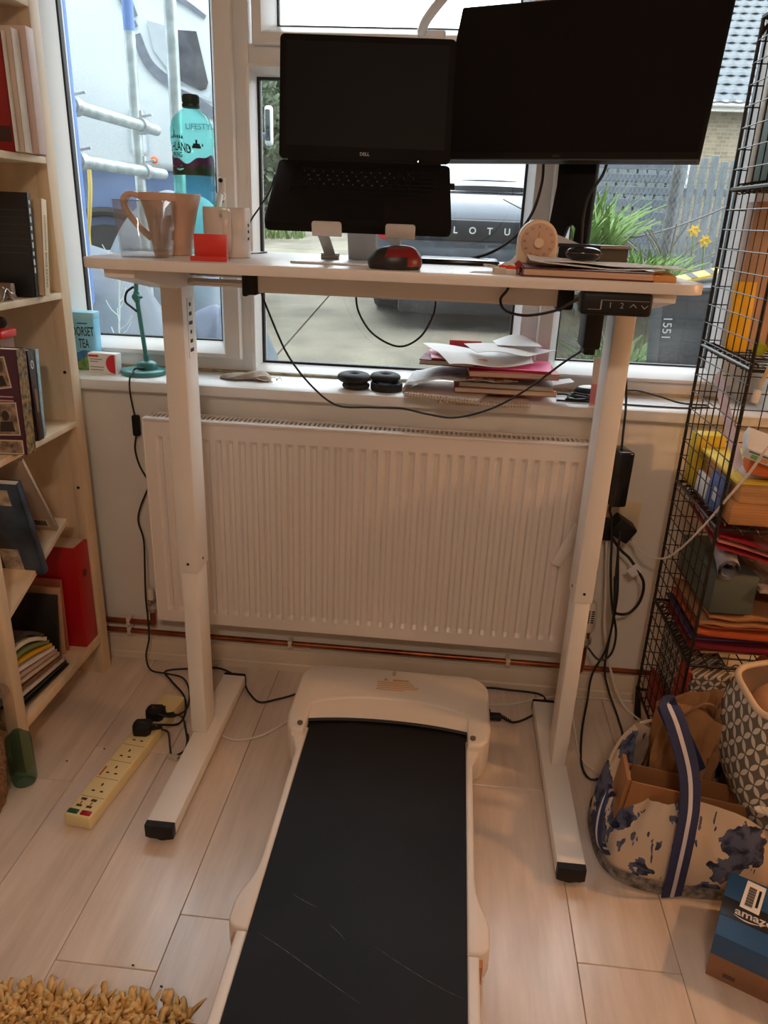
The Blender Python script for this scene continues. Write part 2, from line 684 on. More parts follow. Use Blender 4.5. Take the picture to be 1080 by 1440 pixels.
# fixed glazing of the middle light: bevelled bead, black gasket, pane
part('glazing_bead', MB().frame(-0.592, 0.192, 0.925, 1.730, [(0.0, YFF - 0.002), (0.006, YFF - 0.002), (0.024, 2.252), (0.024, 2.30), (0.0, 2.30)]))
part('gasket', MB().frame(-0.569, 0.169, 0.948, 1.707, [(0.0, 2.250), (0.007, 2.254), (0.007, 2.272), (0.0, 2.272)]), GASKET)
part('pane', MB().box2((-0.565, 2.259, 0.952), (0.165, 2.265, 1.704)), PANE)


def casement(x0, x1, z0, z1, gx0, gx1, gz0, gz1, nm='sash', gname='gasket'):
    """Opening light: sash with a step and a bevel down to the glass."""
    b = MB()
    vs, fs = [], []
    loops = [((x0, x1, z0, z1), 2.215), ((x0, x1, z0, z1), 2.183), ((x0 + .004, x1 - .004, z0 + .004, z1 - .004), 2.179),
             ((gx0 - .026, gx1 + .026, gz0 - .026, gz1 + .026), 2.179), ((gx0 - .022, gx1 + .022, gz0 - .022, gz1 + .022), 2.186),
             ((gx0, gx1, gz0, gz1), 2.248), ((gx0, gx1, gz0, gz1), 2.285), ((x0 + .01, x1 - .01, z0 + .01, z1 - .01), 2.285)]
    for (a, c, d, e), y in loops:
        vs += [(a, y, d), (c, y, d), (c, y, e), (a, y, e)]
    n = len(loops)
    for i in range(n):
        j = (i + 1) % n
        for k in range(4):
            l = (k + 1) % 4
            fs.append((i * 4 + k, i * 4 + l, j * 4 + l, j * 4 + k))
    b.raw(vs, fs)
    s = b.build(nm, UPVC, win, smooth=30)
    MB().frame(gx0 - .001, gx1 + .001, gz0 - .001, gz1 + .001, [(0, 2.247), (0.005, 2.251), (0.005, 2.27), (0, 2.27)]).build('gasket', GASKET, s, smooth=0)
    MB().box2((gx0, 2.257, gz0), (gx1, 2.263, gz1)).build('pane', PANE, s, smooth=0)
    return s


casement(-1.165, -0.615, 0.966, 2.10, -1.104, -0.688, 1.006, 2.05)
casement(0.232, 0.785, 0.966, 2.10, 0.297, 0.722, 1.001, 2.05)
casement(-0.562, 0.166, 1.770, 2.10, -0.511, 0.115, 1.822, 2.06)

# casement handle on the left light and stay handle on the fanlight
hw = MB()
hw.box((-0.6515, 2.174, 1.415), (0.022, 0.014, 0.085), 0.007, 3)
hw.cyl((-0.6515, 2.17, 1.408), (-0.6515, 2.155, 1.408), 0.012)
h1 = hw.build('window_handle', UPVC, win)
MB().tube([(-0.652, 2.155, 1.412), (-0.656, 2.145, 1.385), (-0.664, 2.138, 1.34), (-0.668, 2.138, 1.27)], 0.01, seg=10).build('lever', UPVC, h1)
b = MB()
for z in (1.447, 1.396):
    b.cyl((-0.6515, 2.160, z), (-0.6515, 2.166, z), 0.0055, seg=10)
b.build('keyhole', BLACKP, h1)
b = MB()
b.box((-0.105, 2.172, 1.795), (0.07, 0.014, 0.022), 0.006, 3)
h2 = b.build('window_handle', UPVC, win)
MB().tube([(-0.13, 2.165, 1.80), (-0.115, 2.13, 1.822), (-0.07, 2.095, 1.865), (-0.045, 2.075, 1.882)], 0.0115, seg=10).build('lever', UPVC, h2)

# ------------------------------------------------------------------ radiator
RADW = mat('radiator_enamel', srgb(236, 226, 218), 0.34, var=0.02, scale=3)
rad = thing('radiator', 'white ribbed panel radiator on the wall under the window sill', 'radiator', (-0.21, 1.99, 0.20))
RX0, RX1, RZ0, RZ1, RY = -0.832, 0.405, 0.205, 0.836, 1.950
b = MB()
# front sheet with pressed vertical channels
pitch = 0.0333
nch = int((RX1 - RX0 - 0.04) / pitch)
xs = [(RX0, 0.006), (RX0 + 0.004, 0.0)]
x = RX0 + 0.032
cols = []
prof = [(RX0, 0.0)]
for i in range(nch):
    c0 = x + i * pitch
    if c0 + 0.02 > RX1 - 0.015:
        break
    cols.append(c0)
vs, fs = [], []
zt, zb_ = RZ1 - 0.062, RZ0 + 0.050


def rad_section(depth):
    row = [(RX0, 0.0)]
    for c0 in cols:
        row += [(c0, 0.0), (c0 + 0.006, depth), (c0 + 0.0145, depth), (c0 + 0.0205, 0.0)]
    row.append((RX1, 0.0))
    return row


for z, dp in ((RZ0 + 0.004, 0), (zb_ - 0.012, 0), (zb_, 0.0085), (zt, 0.0085), (zt + 0.012, 0), (RZ1 - 0.01, 0)):
    for xx, d in rad_section(dp):
        vs.append((xx, RY + d, z))
nr = len(rad_section(0))
for j in range(5):
    for i in range(nr - 1):
        fs.append((j * nr + i, j * nr + i + 1, (j + 1) * nr + i + 1, (j + 1) * nr + i))
b.raw(vs, fs)
b.box2((RX0, RY + 0.011, RZ0 + 0.004), (RX1, RY + 0.016, RZ1 - 0.012))
b.box2((RX0, RY, RZ0), (RX1, RY + 0.016, RZ0 + 0.006), 0.002)
b.box2((RX0, RY, RZ1 - 0.012), (RX1, RY + 0.016, RZ1 - 0.008), 0.001)
b.build('front_panel', RADW, rad, smooth=25, norm=False)
MB().box2((RX0 + 0.004, 2.018, RZ0 + 0.01), (RX1 - 0.004, 2.028, RZ1 - 0.02), 0.003).build('rear_panel', RADW, rad)
for xx, nm in ((RX0 - 0.003, 'side_panel'), (RX1 - 0.001, 'side_panel')):
    MB().box2((xx, RY - 0.002, RZ0 + 0.006), (xx + 0.004, 2.03, RZ1 - 0.001), 0.0015).build(nm, RADW, rad)
# grille: rails and cross bars
b = MB()
b.box2((RX0, RY - 0.001, RZ1 - 0.008), (RX1, RY + 0.022, RZ1), 0.003)
b.box2((RX0, 2.012, RZ1 - 0.006), (RX1, 2.03, RZ1), 0.002)
nb = 95
for i in range(nb):
    xx = RX0 + 0.012 + (RX1 - RX0 - 0.024) * i / (nb - 1)
    b.box((xx, 1.99, RZ1 - 0.003), (0.0052, 0.05, 0.003))
b.build('top_grille', RADW, rad, smooth=20)
b = MB()
b.box2((RX0 + 0.02, RY + 0.017, RZ0 + 0.03), (RX1 - 0.02, 2.016, RZ1 - 0.075))
b.build('convector_fins', RADW, rad, smooth=0)
for xx in (-0.6, 0.2):
    MB().box2((xx - 0.015, 2.026, 0.3), (xx + 0.015, YB - 0.0005, 0.75), 0.002).build('wall_bracket', RADW, rad)

# pipes and valves
COPPER = mat('copper_pipe', srgb(176, 104, 70), 0.38, 0.85, var=0.25, scale=9, col2=srgb(120, 62, 40))
CLIPW = mat('pipe_clip_white', srgb(226, 214, 198), 0.5)
pipes = thing('radiator_pipe', 'copper heating pipes clipped along the skirting below the radiator', 'pipe', (-0.3, 2.03, 0.1))
p1 = MB().tube([(XL, 2.030, 0.1125), (2.3, 2.030, 0.1125)], 0.0085, seg=12, smooth=False).build('supply_pipe', COPPER, pipes)
MB().tube([(XL, 2.030, 0.146), (-0.93, 2.030, 0.146), (-0.895, 2.028, 0.147), (-0.880, 2.018, 0.152), (-0.877, 2.012, 0.175), (-0.877, 2.01, 0.225)], 0.0085, seg=12).build('supply_pipe', COPPER, pipes)
MB().tube([(0.445, 2.030, 0.1125), (0.447, 2.0, 0.12), (0.447, 1.985, 0.15), (0.447, 1.985, 0.23)], 0.0085, seg=12).build('supply_pipe', COPPER, pipes)
for xx, z in ((-0.965, 0.146), (-0.965, 0.1125), (-0.445, 0.1125), (0.235, 0.1125), (0.9, 0.1125)):
    MB().box((xx, 2.036, z), (0.014, 0.03, 0.026), 0.004).build('pipe_clip', CLIPW, pipes)
valve = thing('lockshield_valve', 'small chrome lockshield valve with white cap at the radiator corner', 'valve', (-0.877, 2.0, 0.2))
b = MB()
b.cyl((-0.877, 2.008, 0.2), (-0.877, 2.008, 0.245), 0.012)
b.cyl((-0.877, 2.008, 0.213), (-0.877, 2.008, 0.228), 0.016, seg=6)
b.cyl((-0.877, 2.004, 0.236), (-0.834, 2.004, 0.236), 0.011)
b.cyl((-0.862, 2.004, 0.236), (-0.850, 2.004, 0.236), 0.016, seg=6)
b.build('body', CHROME, valve)
MB().lathe([(0.012, 0.245), (0.012, 0.275), (0.009, 0.28)], (-0.877, 2.008, 0)).build('cap', CLIPW, valve)
trv = thing('thermostatic_valve', 'white thermostatic radiator valve behind the desk leg', 'valve', (0.447, 1.985, 0.22))
b = MB()
b.cyl((0.447, 1.985, 0.215), (0.447, 1.985, 0.27), 0.012)
b.cyl((0.447, 1.985, 0.225), (0.447, 1.985, 0.245), 0.017, seg=6)
b.cyl((0.40, 1.985, 0.245), (0.447, 1.985, 0.245), 0.011)
b.build('body', CHROME, trv)
MB().lathe([(0.017, 0.268), (0.021, 0.275), (0.021, 0.325), (0.018, 0.355), (0.013, 0.362)], (0.447, 1.985, 0), seg=20).build('head', CLIPW, trv)
b = MB()
for k in range(6):
    for s_ in (-1, 1):
        b.box((0.447 + s_ * 0.006, 1.9636, 0.305 + k * 0.007), (0.008, 0.002, 0.003))
b.build('vent_slot', BLACKP, trv)

# ------------------------------------------------------------------ the room's own lamps, both out of view
fl = thing('floor_lamp', 'lit floor lamp with a drum shade beside the wire shelving', 'lamp', (1.62, 1.25, 0.0))
MB().lathe([(0.14, 0.0), (0.14, 0.012), (0.03, 0.025)], (1.62, 1.25, 0), 32).build('base', BLACKP, fl)
MB().cyl((1.62, 1.25, 0.02), (1.62, 1.25, 1.42), 0.010).build('pole', BLACKP, fl)
MB().lathe([(0.12, 0.0), (0.16, -0.22), (0.158, -0.22), (0.118, 0.0)], (1.62, 1.25, 1.62), 32).build('shade', mat('lamp_shade', srgb(236, 214, 180), 0.8), fl)
d = bpy.data.lights.new('floor_lamp_offscreen', 'POINT')
d.energy = 19
d.color = (1.0, 0.52, 0.22)
d.shadow_soft_size = 0.035
o = bpy.data.objects.new('floor_lamp_offscreen', d)
COL.objects.link(o)
o.location = (1.62, 1.25, 1.385)
lamp2 = thing('ceiling_light', 'flat square ceiling light in the middle of the room', 'lamp', (0.05, -0.75, 2.38), kind='structure')
MB().box2((-0.12, -0.92, 2.385), (0.22, -0.58, 2.42), 0.006).build('case', UPVC, lamp2)
MB().box2((-0.10, -0.90, 2.380), (0.20, -0.60, 2.386)).build('diffuser', mat('light_diffuser', (0.9, 0.9, 0.9), 0.4), lamp2, smooth=0)
area_light('ceiling_light_offscreen', (0.05, -0.75, 2.375), (0.0, 1.3, 0), 0.3, 0.3, 15, (1.0, 0.74, 0.56))

# ================================================================== STANDING DESK
DESKW = mat('desk_laminate', srgb(232, 226, 222), 0.33, var=0.03, scale=3, stretch=(2, 14, 1))
desk = thing('standing_desk', 'white height-adjustable standing desk with two telescopic legs', 'desk', (-0.13, 1.64, 0.0))
ZD = 1.2835
b = MB()
b.prism(rrect(-0.686, 0.424, 1.368, 1.875, 0.045, 8), ZD - 0.018, ZD, None, 0.0015)
b.build('desk_top', DESKW, desk, smooth=30)
for sgn, x0, x1, fx0, fx1 in ((-1, -0.6375, -0.5886, -0.630, -0.563), (1, 0.328, 0.3727, 0.309, 0.372)):
    c = (x0 + x1) / 2
    col_u = MB().box2((x0, 1.638, 0.531), (x1, 1.722, ZD - 0.03), 0.004, 2).build('column_upper', WHITEM, desk)
    MB().box2((x0 + 0.0035, 1.642, 0.05), (x1 - 0.0035, 1.718, 0.56), 0.004, 2).build('column_lower', WHITEM, desk)
    for xx, yy, n in ((c, 1.639, (0, -1, 0)), (x1 - 0.001 if sgn < 0 else x0 + 0.001, 1.68, (1, 0, 0))):
        MB().cyl((xx, yy, 0.556), (xx + 0.002 * n[0] * -sgn, yy + 0.002 * n[1], 0.556), 0.0035, seg=10).build('screw', BLACKP, col_u)
    # foot
    b = MB()
    b.box2((fx0, 1.318, 0.016), (fx1, 1.925, 0.05), 0.003)
    b.build('foot', WHITEM, desk)
    b = MB()
    Mx = basis((fx0, 1.300, 0.014), (1, 0, 0), (0, 0, 1))
    wf = fx1 - fx0
    b.prism([(0, 0.004), (0.012, 0.0), (wf - 0.012, 0.0), (wf, 0.004), (wf, 0.036), (0, 0.036)], -0.020, 0.0, Mx, 0.002)
    b.cyl(((fx0 + fx1) / 2, 1.335, 0.0), ((fx0 + fx1) / 2, 1.335, 0.02), 0.024)
    b.build('end_cap', BLACKP, desk)
    b = MB()
    b.box2((fx0, 1.924, 0.014), (fx1, 1.938, 0.05), 0.003)
    b.cyl(((fx0 + fx1) / 2, 1.905, 0.0), ((fx0 + fx1) / 2, 1.905, 0.02), 0.024)
    b.build('end_cap', BLACKP, desk)
    # support arm under the top, tapering to both ends
    b = MB()
    b.prism([(1.386, ZD - 0.018), (1.386, ZD - 0.033), (1.60, ZD - 0.068), (1.74, ZD - 0.068), (1.85, ZD - 0.036), (1.85, ZD - 0.018)], x0 - 0.004, x1 + 0.004,
            basis((0, 0, 0), (0, 1, 0), (0, 0, 1)), 0.001)
    b.build('support_arm', WHITEM, desk)
# telescopic cross bar
b = MB().cyl((-0.590, 1.675, 1.224), (-0.44, 1.675, 1.224), 0.0085)
b.cyl((-0.590, 1.690, 1.243), (-0.44, 1.690, 1.243), 0.0085)
b.build('cross_rod', CHROME, desk)
b = MB().box2((-0.44, 1.655, 1.209), (0.215, 1.70, 1.250), 0.006, 3)
b.build('cross_bar', WHITEM, desk)
MB().cyl((0.24, 1.675, 1.226), (0.33, 1.675, 1.226), 0.0085).build('cross_rod', CHROME, desk)
for xx in (-0.441, 0.228):
    b = MB().box((xx, 1.677, 1.2285), (0.032, 0.056, 0.050), 0.006, 2)
    b.box((xx - 0.012, 1.677, 1.2285), (0.012, 0.060, 0.056), 0.004)
    b.build('clamp_collar', BLACKP, desk)
# height control
ctl = MB()
ctl.box2((0.214, 1.366, 1.2265), (0.335, 1.405, 1.2655), 0.007, 3)
ctl = ctl.build('control_panel', BLACKP, desk)
MARK = mat('grey_print', (0.35, 0.33, 0.31), 0.5)
Mc = lambda x, z: basis((x, 1.3652, z), (1, 0, 0), (0, 0, 1))
b = MB()
for a, c in (((0.226, 1.2365), (0.247, 1.2365)), ((0.247, 1.2365), (0.249, 1.2525)), ((0.249, 1.2525), (0.328, 1.2525))):
    p, r = Vector((a[0], 1.3654, a[1])), Vector((c[0], 1.3654, c[1]))
    b.box((((p + r) / 2)), (max(0.0007, abs(p.x - r.x)), 0.0006, max(0.0007, abs(p.z - r.z))))
b.build('printed_line', MARK, ctl, smooth=0)
lettering('1', 0.0135, Mc(0.2635, 1.2440), MARK, ctl, 'digit_mark')
lettering('2', 0.0135, Mc(0.2830, 1.2440), MARK, ctl, 'digit_mark')
for xx, s_ in ((0.302, 1), (0.321, -1)):
    b = MB()
    for sx_ in (-1, 1):
        b.raw([(-0.0055 * sx_, -0.003 * s_, 0), (-0.0055 * sx_, -0.0012 * s_, 0), (0, 0.0042 * s_, 0), (0, 0.0022 * s_, 0)], [(0, 1, 2, 3)], Mc(xx, 1.244))
    b.build('arrow_mark', MARK, ctl, smooth=0, norm=False)
b = MB()
b.box2((0.262, 1.585, 1.135), (0.298, 1.66, 1.2655), 0.005, 2)
b.box2((0.268, 1.595, 1.122), (0.291, 1.65, 1.136), 0.003, 2)
b.build('motor_housing', BLACKP, desk)
# calibration stickers on the left leg
lab = mat('sticker_white', srgb(226, 222, 216), 0.5)
st = MB().box2((-0.5885, 1.665, 1.06), (-0.5875, 1.70, 1.19)).build('sticker', lab, desk, smooth=0)
for i, z in enumerate((1.175, 1.155, 1.135, 1.115, 1.095, 1.075)):
    MB().box((-0.5873, 1.682, z), (0.0006, 0.010 + 0.006 * (i % 3), 0.008)).build('printed_line', BLACKP, st, smooth=0)
# ================================================================== WALKING PAD
TMW = mat('treadmill_white', srgb(236, 226, 216), 0.36, var=0.02, scale=3)
BELT = mat('treadmill_belt', (0.009, 0.009, 0.0105), 0.5, var=0.35, scale=4, bump=0.12, bscale=900, spec=0.22)
tm = thing('walking_treadmill', 'white under-desk walking treadmill with a black belt', 'treadmill', (-0.10, 1.2, 0.0))
# motor hood: outline seen from above, open in front where the belt runs in
lipx = [-0.318 + (0.108 + 0.318) * k / 16 for k in range(17)]
lip = lambda x: 1.766 - 0.048 * abs((x + 0.105) / 0.213) ** 2.6
outline = [(0.108, 1.60), (0.140, 1.60), (0.160, 1.625), (0.169, 1.67)]
for k in range(9):
    a = math.radians(90 * k / 8)
    outline.append((0.169 - 0.07 + 0.07 * math.cos(a), 1.845 + 0.07 * math.sin(a)))
for k in range(9):
    a = math.radians(90 + 90 * k / 8)
    outline.append((-0.373 + 0.07 + 0.07 * math.cos(a), 1.845 + 0.07 * math.sin(a)))
outline += [(-0.373, 1.67), (-0.366, 1.625), (-0.350, 1.60), (-0.318, 1.60)]
outline += [(x, lip(x)) for x in lipx]
b = MB()
b.prism(outline, 0.012, 0.124, None, 0.010, 3)
hood = b.build('motor_hood', TMW, tm, smooth=50)
# sloping throat between the hood lip and the belt
b = MB()
def throat(u, v):
    x = -0.319 + 0.428 * u
    y0 = lip(x) + 0.006
    y1 = 1.690 - 0.022 * abs((x + 0.105) / 0.213) ** 2.2
    return (x, y0 + (y1 - y0) * v, 0.116 - 0.012 * v)
b.grid(throat, 20, 4, 0.004)
b.build('hood_throat', TMW, hood)
b = MB()
b.grid(lambda u, v: (-0.3185 + 0.427 * u, 1.692 - 0.022 * abs((-0.3185 + 0.427 * u + 0.105) / 0.213) ** 2.2 - 0.006 * v, 0.1035 + 0.003 * math.sin(v * math.pi)), 20, 3, 0.003)
b.build('belt_seal', RUBBER, hood)
b = MB().box((-0.105, 1.893, 0.1242), (0.010, 0.022, 0.001))
b.build('status_light', mat('smoked_strip', srgb(190, 172, 160), 0.3), hood, smooth=0)
PRN = mat('orange_print', srgb(226, 168, 104), 0.6)
b = MB().raw([(-0.016, 0, 0), (0.0, 0, 0), (-0.008, 0.014, 0)], [(0, 1, 2)], T(-0.118, 1.8535, 0.12445))
b.build('warning_mark', PRN, hood, smooth=0, norm=False)
for i, (y, x0, x1) in enumerate(((1.858, -0.106, -0.060), (1.846, -0.150, -0.052), (1.837, -0.148, -0.044), (1.828, -0.150, -0.030), (1.819, -0.148, -0.034), (1.810, -0.150, -0.070))):
    MB().box(((x0 + x1) / 2, y, 0.1242), (x1 - x0, 0.0042 if i else 0.009, 0.0006)).build('printed_line', PRN, hood, smooth=0)
for xx in (-0.331, 0.121):
    b = MB().cyl((xx, 1.622, 0.10), (xx, 1.622, 0.128), 0.0055, seg=12)
    b.cyl((xx, 1.622, 0.127), (xx, 1.622, 0.131), 0.0075, seg=12)
    b.build('guide_pin', mat('dark_pin', (0.12, 0.10, 0.08), 0.4), hood)
# deck, belt and rollers
MB().box2((-0.318, 0.45, 0.03), (0.110, 1.70, 0.094), 0.004).build('deck', BLACKP, tm)
bo = MB()
bo.grid(lambda u, v: (-0.311 + 0.4147 * u, 0.43 + 1.262 * v, 0.1005), 12, 24, 0.003)
belt = bo.build('belt', BELT, tm)
SC_ = mat('belt_scuff', (0.11, 0.11, 0.115), 0.6)
def scuff(pts, w_):
    b = MB()
    P = spline(pts, 8)
    vs, fs = [], []
    for i, p in enumerate(P):
        t = i / (len(P) - 1)
        ww = w_ * max(0.12, math.sin(math.pi * t) ** 0.6) * (0.6 + 0.4 * math.sin(i * 2.3))
        vs += [(p.x, p.y - ww, 0.1011), (p.x, p.y + ww, 0.1011)]
    for i in range(len(P) - 1):
        fs.append((2 * i, 2 * i + 2, 2 * i + 3, 2 * i + 1))
    b.raw(vs, fs)
    b.build('scuff', SC_, belt, smooth=0, norm=False)
scuff([(-0.290, 1.020, 0), (-0.235, 0.992, 0), (-0.17, 0.955, 0), (-0.08, 0.905, 0)], 0.0011)
scuff([(-0.245, 1.115, 0), (-0.215, 1.100, 0), (-0.19, 1.09, 0)], 0.0010)
scuff([(-0.16, 1.055, 0), (-0.14, 1.04, 0), (-0.125, 1.025, 0)], 0.0012)
scuff([(-0.07, 1.02, 0), (-0.01, 0.985, 0), (0.05, 0.955, 0), (0.10, 0.935, 0)], 0.0008)
# side rails with the folding hinge
for s_, inner in ((-1, -0.3115), (1, 0.1042)):
    X = (lambda d: inner - d) if s_ < 0 else (lambda d: inner + d)
    up = [(X(0), 1.025), (X(0), 1.64), (X(.040), 1.64), (X(.036), 1.60), (X(.024), 1.565), (X(.0165), 1.545), (X(.0165), 1.20), (X(.019), 1.165), (X(.027), 1.135),
          (X(.038), 1.108), (X(.043), 1.085), (X(.043), 1.045), (X(.037), 1.032), (X(.025), 1.025)]
    MB().prism(up, 0.035, 0.104, None, 0.005, 2).build('side_rail', TMW, tm, smooth=50)
    lo = [(X(0), 0.44), (X(0), 1.021), (X(.022), 1.021), (X(.022), 0.44)]
    MB().prism(lo, 0.035, 0.103, None, 0.005, 2).build('side_rail', TMW, tm, smooth=50)
    MB().box2((X(.001), 1.010, 0.04), (X(.030), 1.036, 0.088), 0.003).build('hinge', mat('hinge_tan', srgb(190, 140, 112), 0.5), tm)
for xx in (-0.29, 0.08):
    for yy in (0.5, 1.78):
        MB().cyl((xx - 0.012, yy, 0.02), (xx + 0.012, yy, 0.02), 0.02).build('foot_wheel', RUBBER, tm)
b = MB()
b.box((0.174, 1.835, 0.045), (0.012, 0.04, 0.03), 0.003)
b.build('power_inlet', BLACKP, tm)
# ================================================================== THINGS ON THE DESK
def superlathe(b, prof, c, e=1.0, seg=40, cap0=True, cap1=True, ry=1.0, ang=0.0):
    """Like lathe, with a squared section (e < 1) turned by ang degrees."""
    vs, fs = [], []
    A = math.radians(ang)
    for r, z in prof:
        for k in range(seg):
            a = 2 * math.pi * k / seg
            x = math.copysign(abs(math.cos(a)) ** e, math.cos(a)) * r
            y = math.copysign(abs(math.sin(a)) ** e, math.sin(a)) * r * ry
            vs.append((c[0] + x * math.cos(A) - y * math.sin(A), c[1] + x * math.sin(A) + y * math.cos(A), c[2] + z))
    for i in range(len(prof) - 1):
        for k in range(seg):
            fs.append((i * seg + k, i * seg + (k + 1) % seg, (i + 1) * seg + (k + 1) % seg, (i + 1) * seg + k))
    if cap0:
        fs.append(tuple(range(seg))[::-1])
    if cap1:
        fs.append(tuple(range((len(prof) - 1) * seg, len(prof) * seg)))
    b.raw(vs, fs)
    return b


CLEAR = glass('tumbler_glass', (0.94, 0.94, 0.94), ior=1.9, dirt=0.03, dirtcol=(0.8, 0.78, 0.76), dscale=60)
tum = MB()
superlathe(tum, [(0.0405, 0.0), (0.0415, 0.002), (0.0495, 0.0985), (0.0475, 0.1), (0.0395, 0.014), (0.0385, 0.012)], (-0.592, 1.475, ZD), 0.38, 48)
tum = tum.build('glass_body', CLEAR, thing('glass_tumbler', 'clear square glass tumbler at the left end of the desk', 'glass', (-0.592, 1.475, ZD)), smooth=60)
EDGE = glass('glass_edge', (0.9, 0.9, 0.9), ior=2.6)
rimp = []
for k in range(48):
    a = 2 * math.pi * k / 48
    rimp.append((-0.592 + math.copysign(abs(math.cos(a)) ** 0.38, math.cos(a)) * 0.0487, 1.475 + math.copysign(abs(math.sin(a)) ** 0.38, math.sin(a)) * 0.0487, ZD + 0.0995))
MB().tube(rimp, 0.0009, seg=6, n=1, closed=True).build('rim', EDGE, tum.parent)
basep = [(-0.592 + (p[0] + 0.592) * 0.80, 1.475 + (p[1] - 1.475) * 0.80, ZD + 0.0125) for p in rimp]
MB().tube(basep, 0.0008, seg=6, n=1, closed=True).build('inner_base_edge', EDGE, tum.parent)

MUG_T = mat('mug_oat', srgb(214, 176, 152), 0.35, var=0.03)
mug = thing('tall_mug', 'tall flared beige mug behind the glass tumbler', 'mug', (-0.560, 1.560, ZD))
b = MB()
superlathe(b, [(0.036, 0), (0.038, 0.003), (0.0445, 0.05), (0.052, 0.085), (0.0605, 0.1135), (0.0595, 0.1155), (0.057, 0.1145), (0.048, 0.085), (0.040, 0.05), (0.033, 0.006)], (-0.578, 1.574, ZD), 1, 48)
b.build('cup', MUG_T, mug, smooth=60)
b = MB()
b.tube([(-0.628, 1.56, ZD + 0.106), (-0.650, 1.556, ZD + 0.112), (-0.664, 1.555, ZD + 0.102), (-0.662, 1.556, ZD + 0.085), (-0.645, 1.557, ZD + 0.060), (-0.615, 1.560, ZD + 0.030)], 0.006, seg=12, flat=(0.0055, 0.0085, (0, 1, 0)))
b.build('handle', MUG_T, mug, smooth=60)

MUG_W = mat('mug_white', srgb(226, 214, 204), 0.3, var=0.03)
mug2 = thing('white_mug', 'white straight sided mug behind the red note holder', 'mug', (-0.468, 1.585, ZD))
b = MB()
superlathe(b, [(0.044, 0), (0.0465, 0.003), (0.0465, 0.092), (0.0455, 0.094), (0.0435, 0.092), (0.0430, 0.006)], (-0.468, 1.585, ZD), 1, 48)
b.build('cup', MUG_W, mug2, smooth=60)
b = MB()
b.tube([(-0.462, 1.541, ZD + 0.080), (-0.452, 1.522, ZD + 0.086), (-0.445, 1.505, ZD + 0.078), (-0.443, 1.500, ZD + 0.055), (-0.446, 1.508, ZD + 0.030), (-0.455, 1.528, ZD + 0.018), (-0.463, 1.542, ZD + 0.020)], 0.006, seg=12, flat=(0.0055, 0.008, (1, 0.3, 0)))
b.build('handle', MUG_W, mug2, smooth=60)
b = MB()
for z in (0.05, 0.037, 0.062):
    b.cyl((-0.4225, 1.577, ZD + z), (-0.4213, 1.577, ZD + z), 0.003, seg=8)
b.build('printed_dot', BLACKP, mug2, smooth=0)

REDP = mat('coral_plastic', srgb(226, 62, 52), 0.35, var=0.05)
red = thing('note_holder', 'coral red sticky note holder in front of the white mug', 'note holder', (-0.455, 1.44, ZD))
b = MB().box2((-0.488, 1.437, ZD), (-0.427, 1.4495, ZD + 0.0465), 0.001)
b.build('note_pad', REDP, red, smooth=30)
b = MB().box2((-0.490, 1.420, ZD), (-0.425, 1.452, ZD + 0.003), 0.001)
b.box2((-0.490, 1.418, ZD), (-0.4215, 1.4225, ZD + 0.0085), 0.001)
b.build('tray', mat('coral_clear', srgb(214, 70, 58), 0.2), red, smooth=30)

# ---- water bottle
TEAL = glass('bottle_teal', (0.55, 0.90, 0.87), ior=1.25)
BX, BY = -0.565, 1.69
bot = thing('water_bottle', 'tall teal plastic water bottle with a dark green cap behind the mugs', 'bottle', (BX, BY, ZD))
b = MB()
prof = [(0.034, 0.0), (0.040, 0.006), (0.0425, 0.02), (0.0425, 0.05), (0.0405, 0.055), (0.0425, 0.06), (0.0425, 0.085), (0.0405, 0.09), (0.0425, 0.095), (0.0425, 0.118), (0.041, 0.123), (0.0425, 0.128),
        (0.0425, 0.150), (0.0412, 0.155), (0.0412, 0.207), (0.0430, 0.213), (0.0440, 0.226), (0.0435, 0.240), (0.040, 0.255), (0.032, 0.267), (0.022, 0.275), (0.0155, 0.279), (0.0145, 0.283), (0.0145, 0.292)]
superlathe(b, prof, (BX, BY, ZD), 0.9, 40, True, False)
bo_ = b.build('bottle_body', TEAL, bot, smooth=60)
b = MB()
capM = mat('cap_green', srgb(18, 50, 42), 0.45)
superlathe(b, [(0.0150, 0.280), (0.0178, 0.281), (0.0178, 0.287), (0.0160, 0.288), (0.0165, 0.289), (0.0165, 0.302), (0.0155, 0.304)], (BX, BY, ZD), 1, 30)
for k in range(30):
    a = 2 * math.pi * k / 30
    b.box((BX + 0.0166 * math.cos(a), BY + 0.0166 * math.sin(a), ZD + 0.2955), (0.0012, 0.0012, 0.011))
b.build('cap', capM, bot)
def bwrap(r, a0=-106):
    def fn(x, y):
        a = math.radians(a0) + x / r
        return (BX + r * math.cos(a), BY + r * math.sin(a), ZD + y)
    return fn
def hill(name, m, r, lo, hi, a0=-180, a1=10, n=48):
    b = MB()
    vs, fs = [], []
    for k in range(n + 1):
        a = math.radians(a0 + (a1 - a0) * k / n)
        for z in (lo(k / n), hi(k / n)):
            vs.append((BX + r * math.cos(a), BY + r * math.sin(a), ZD + z))
    for k in range(n):
        fs.append((2 * k, 2 * k + 2, 2 * k + 3, 2 * k + 1))
    b.raw(vs, fs)
    return b.build(name, m, bot, smooth=60, norm=False)
hill('label_hill', mat('label_purple', srgb(92, 58, 104), 0.4, var=0.3, scale=60), 0.0428, lambda t: 0.165, lambda t: 0.184 + 0.007 * math.sin(t * 9 + 0.5) + 0.003 * math.sin(t * 23))
hill('label_hill', mat('label_green', srgb(44, 78, 62), 0.4, var=0.3, scale=60), 0.0431, lambda t: 0.153, lambda t: 0.168 + 0.005 * math.sin(t * 7 + 2.2) + 0.002 * math.sin(t * 31))
DARKINK = mat('label_ink', srgb(34, 34, 52), 0.4)
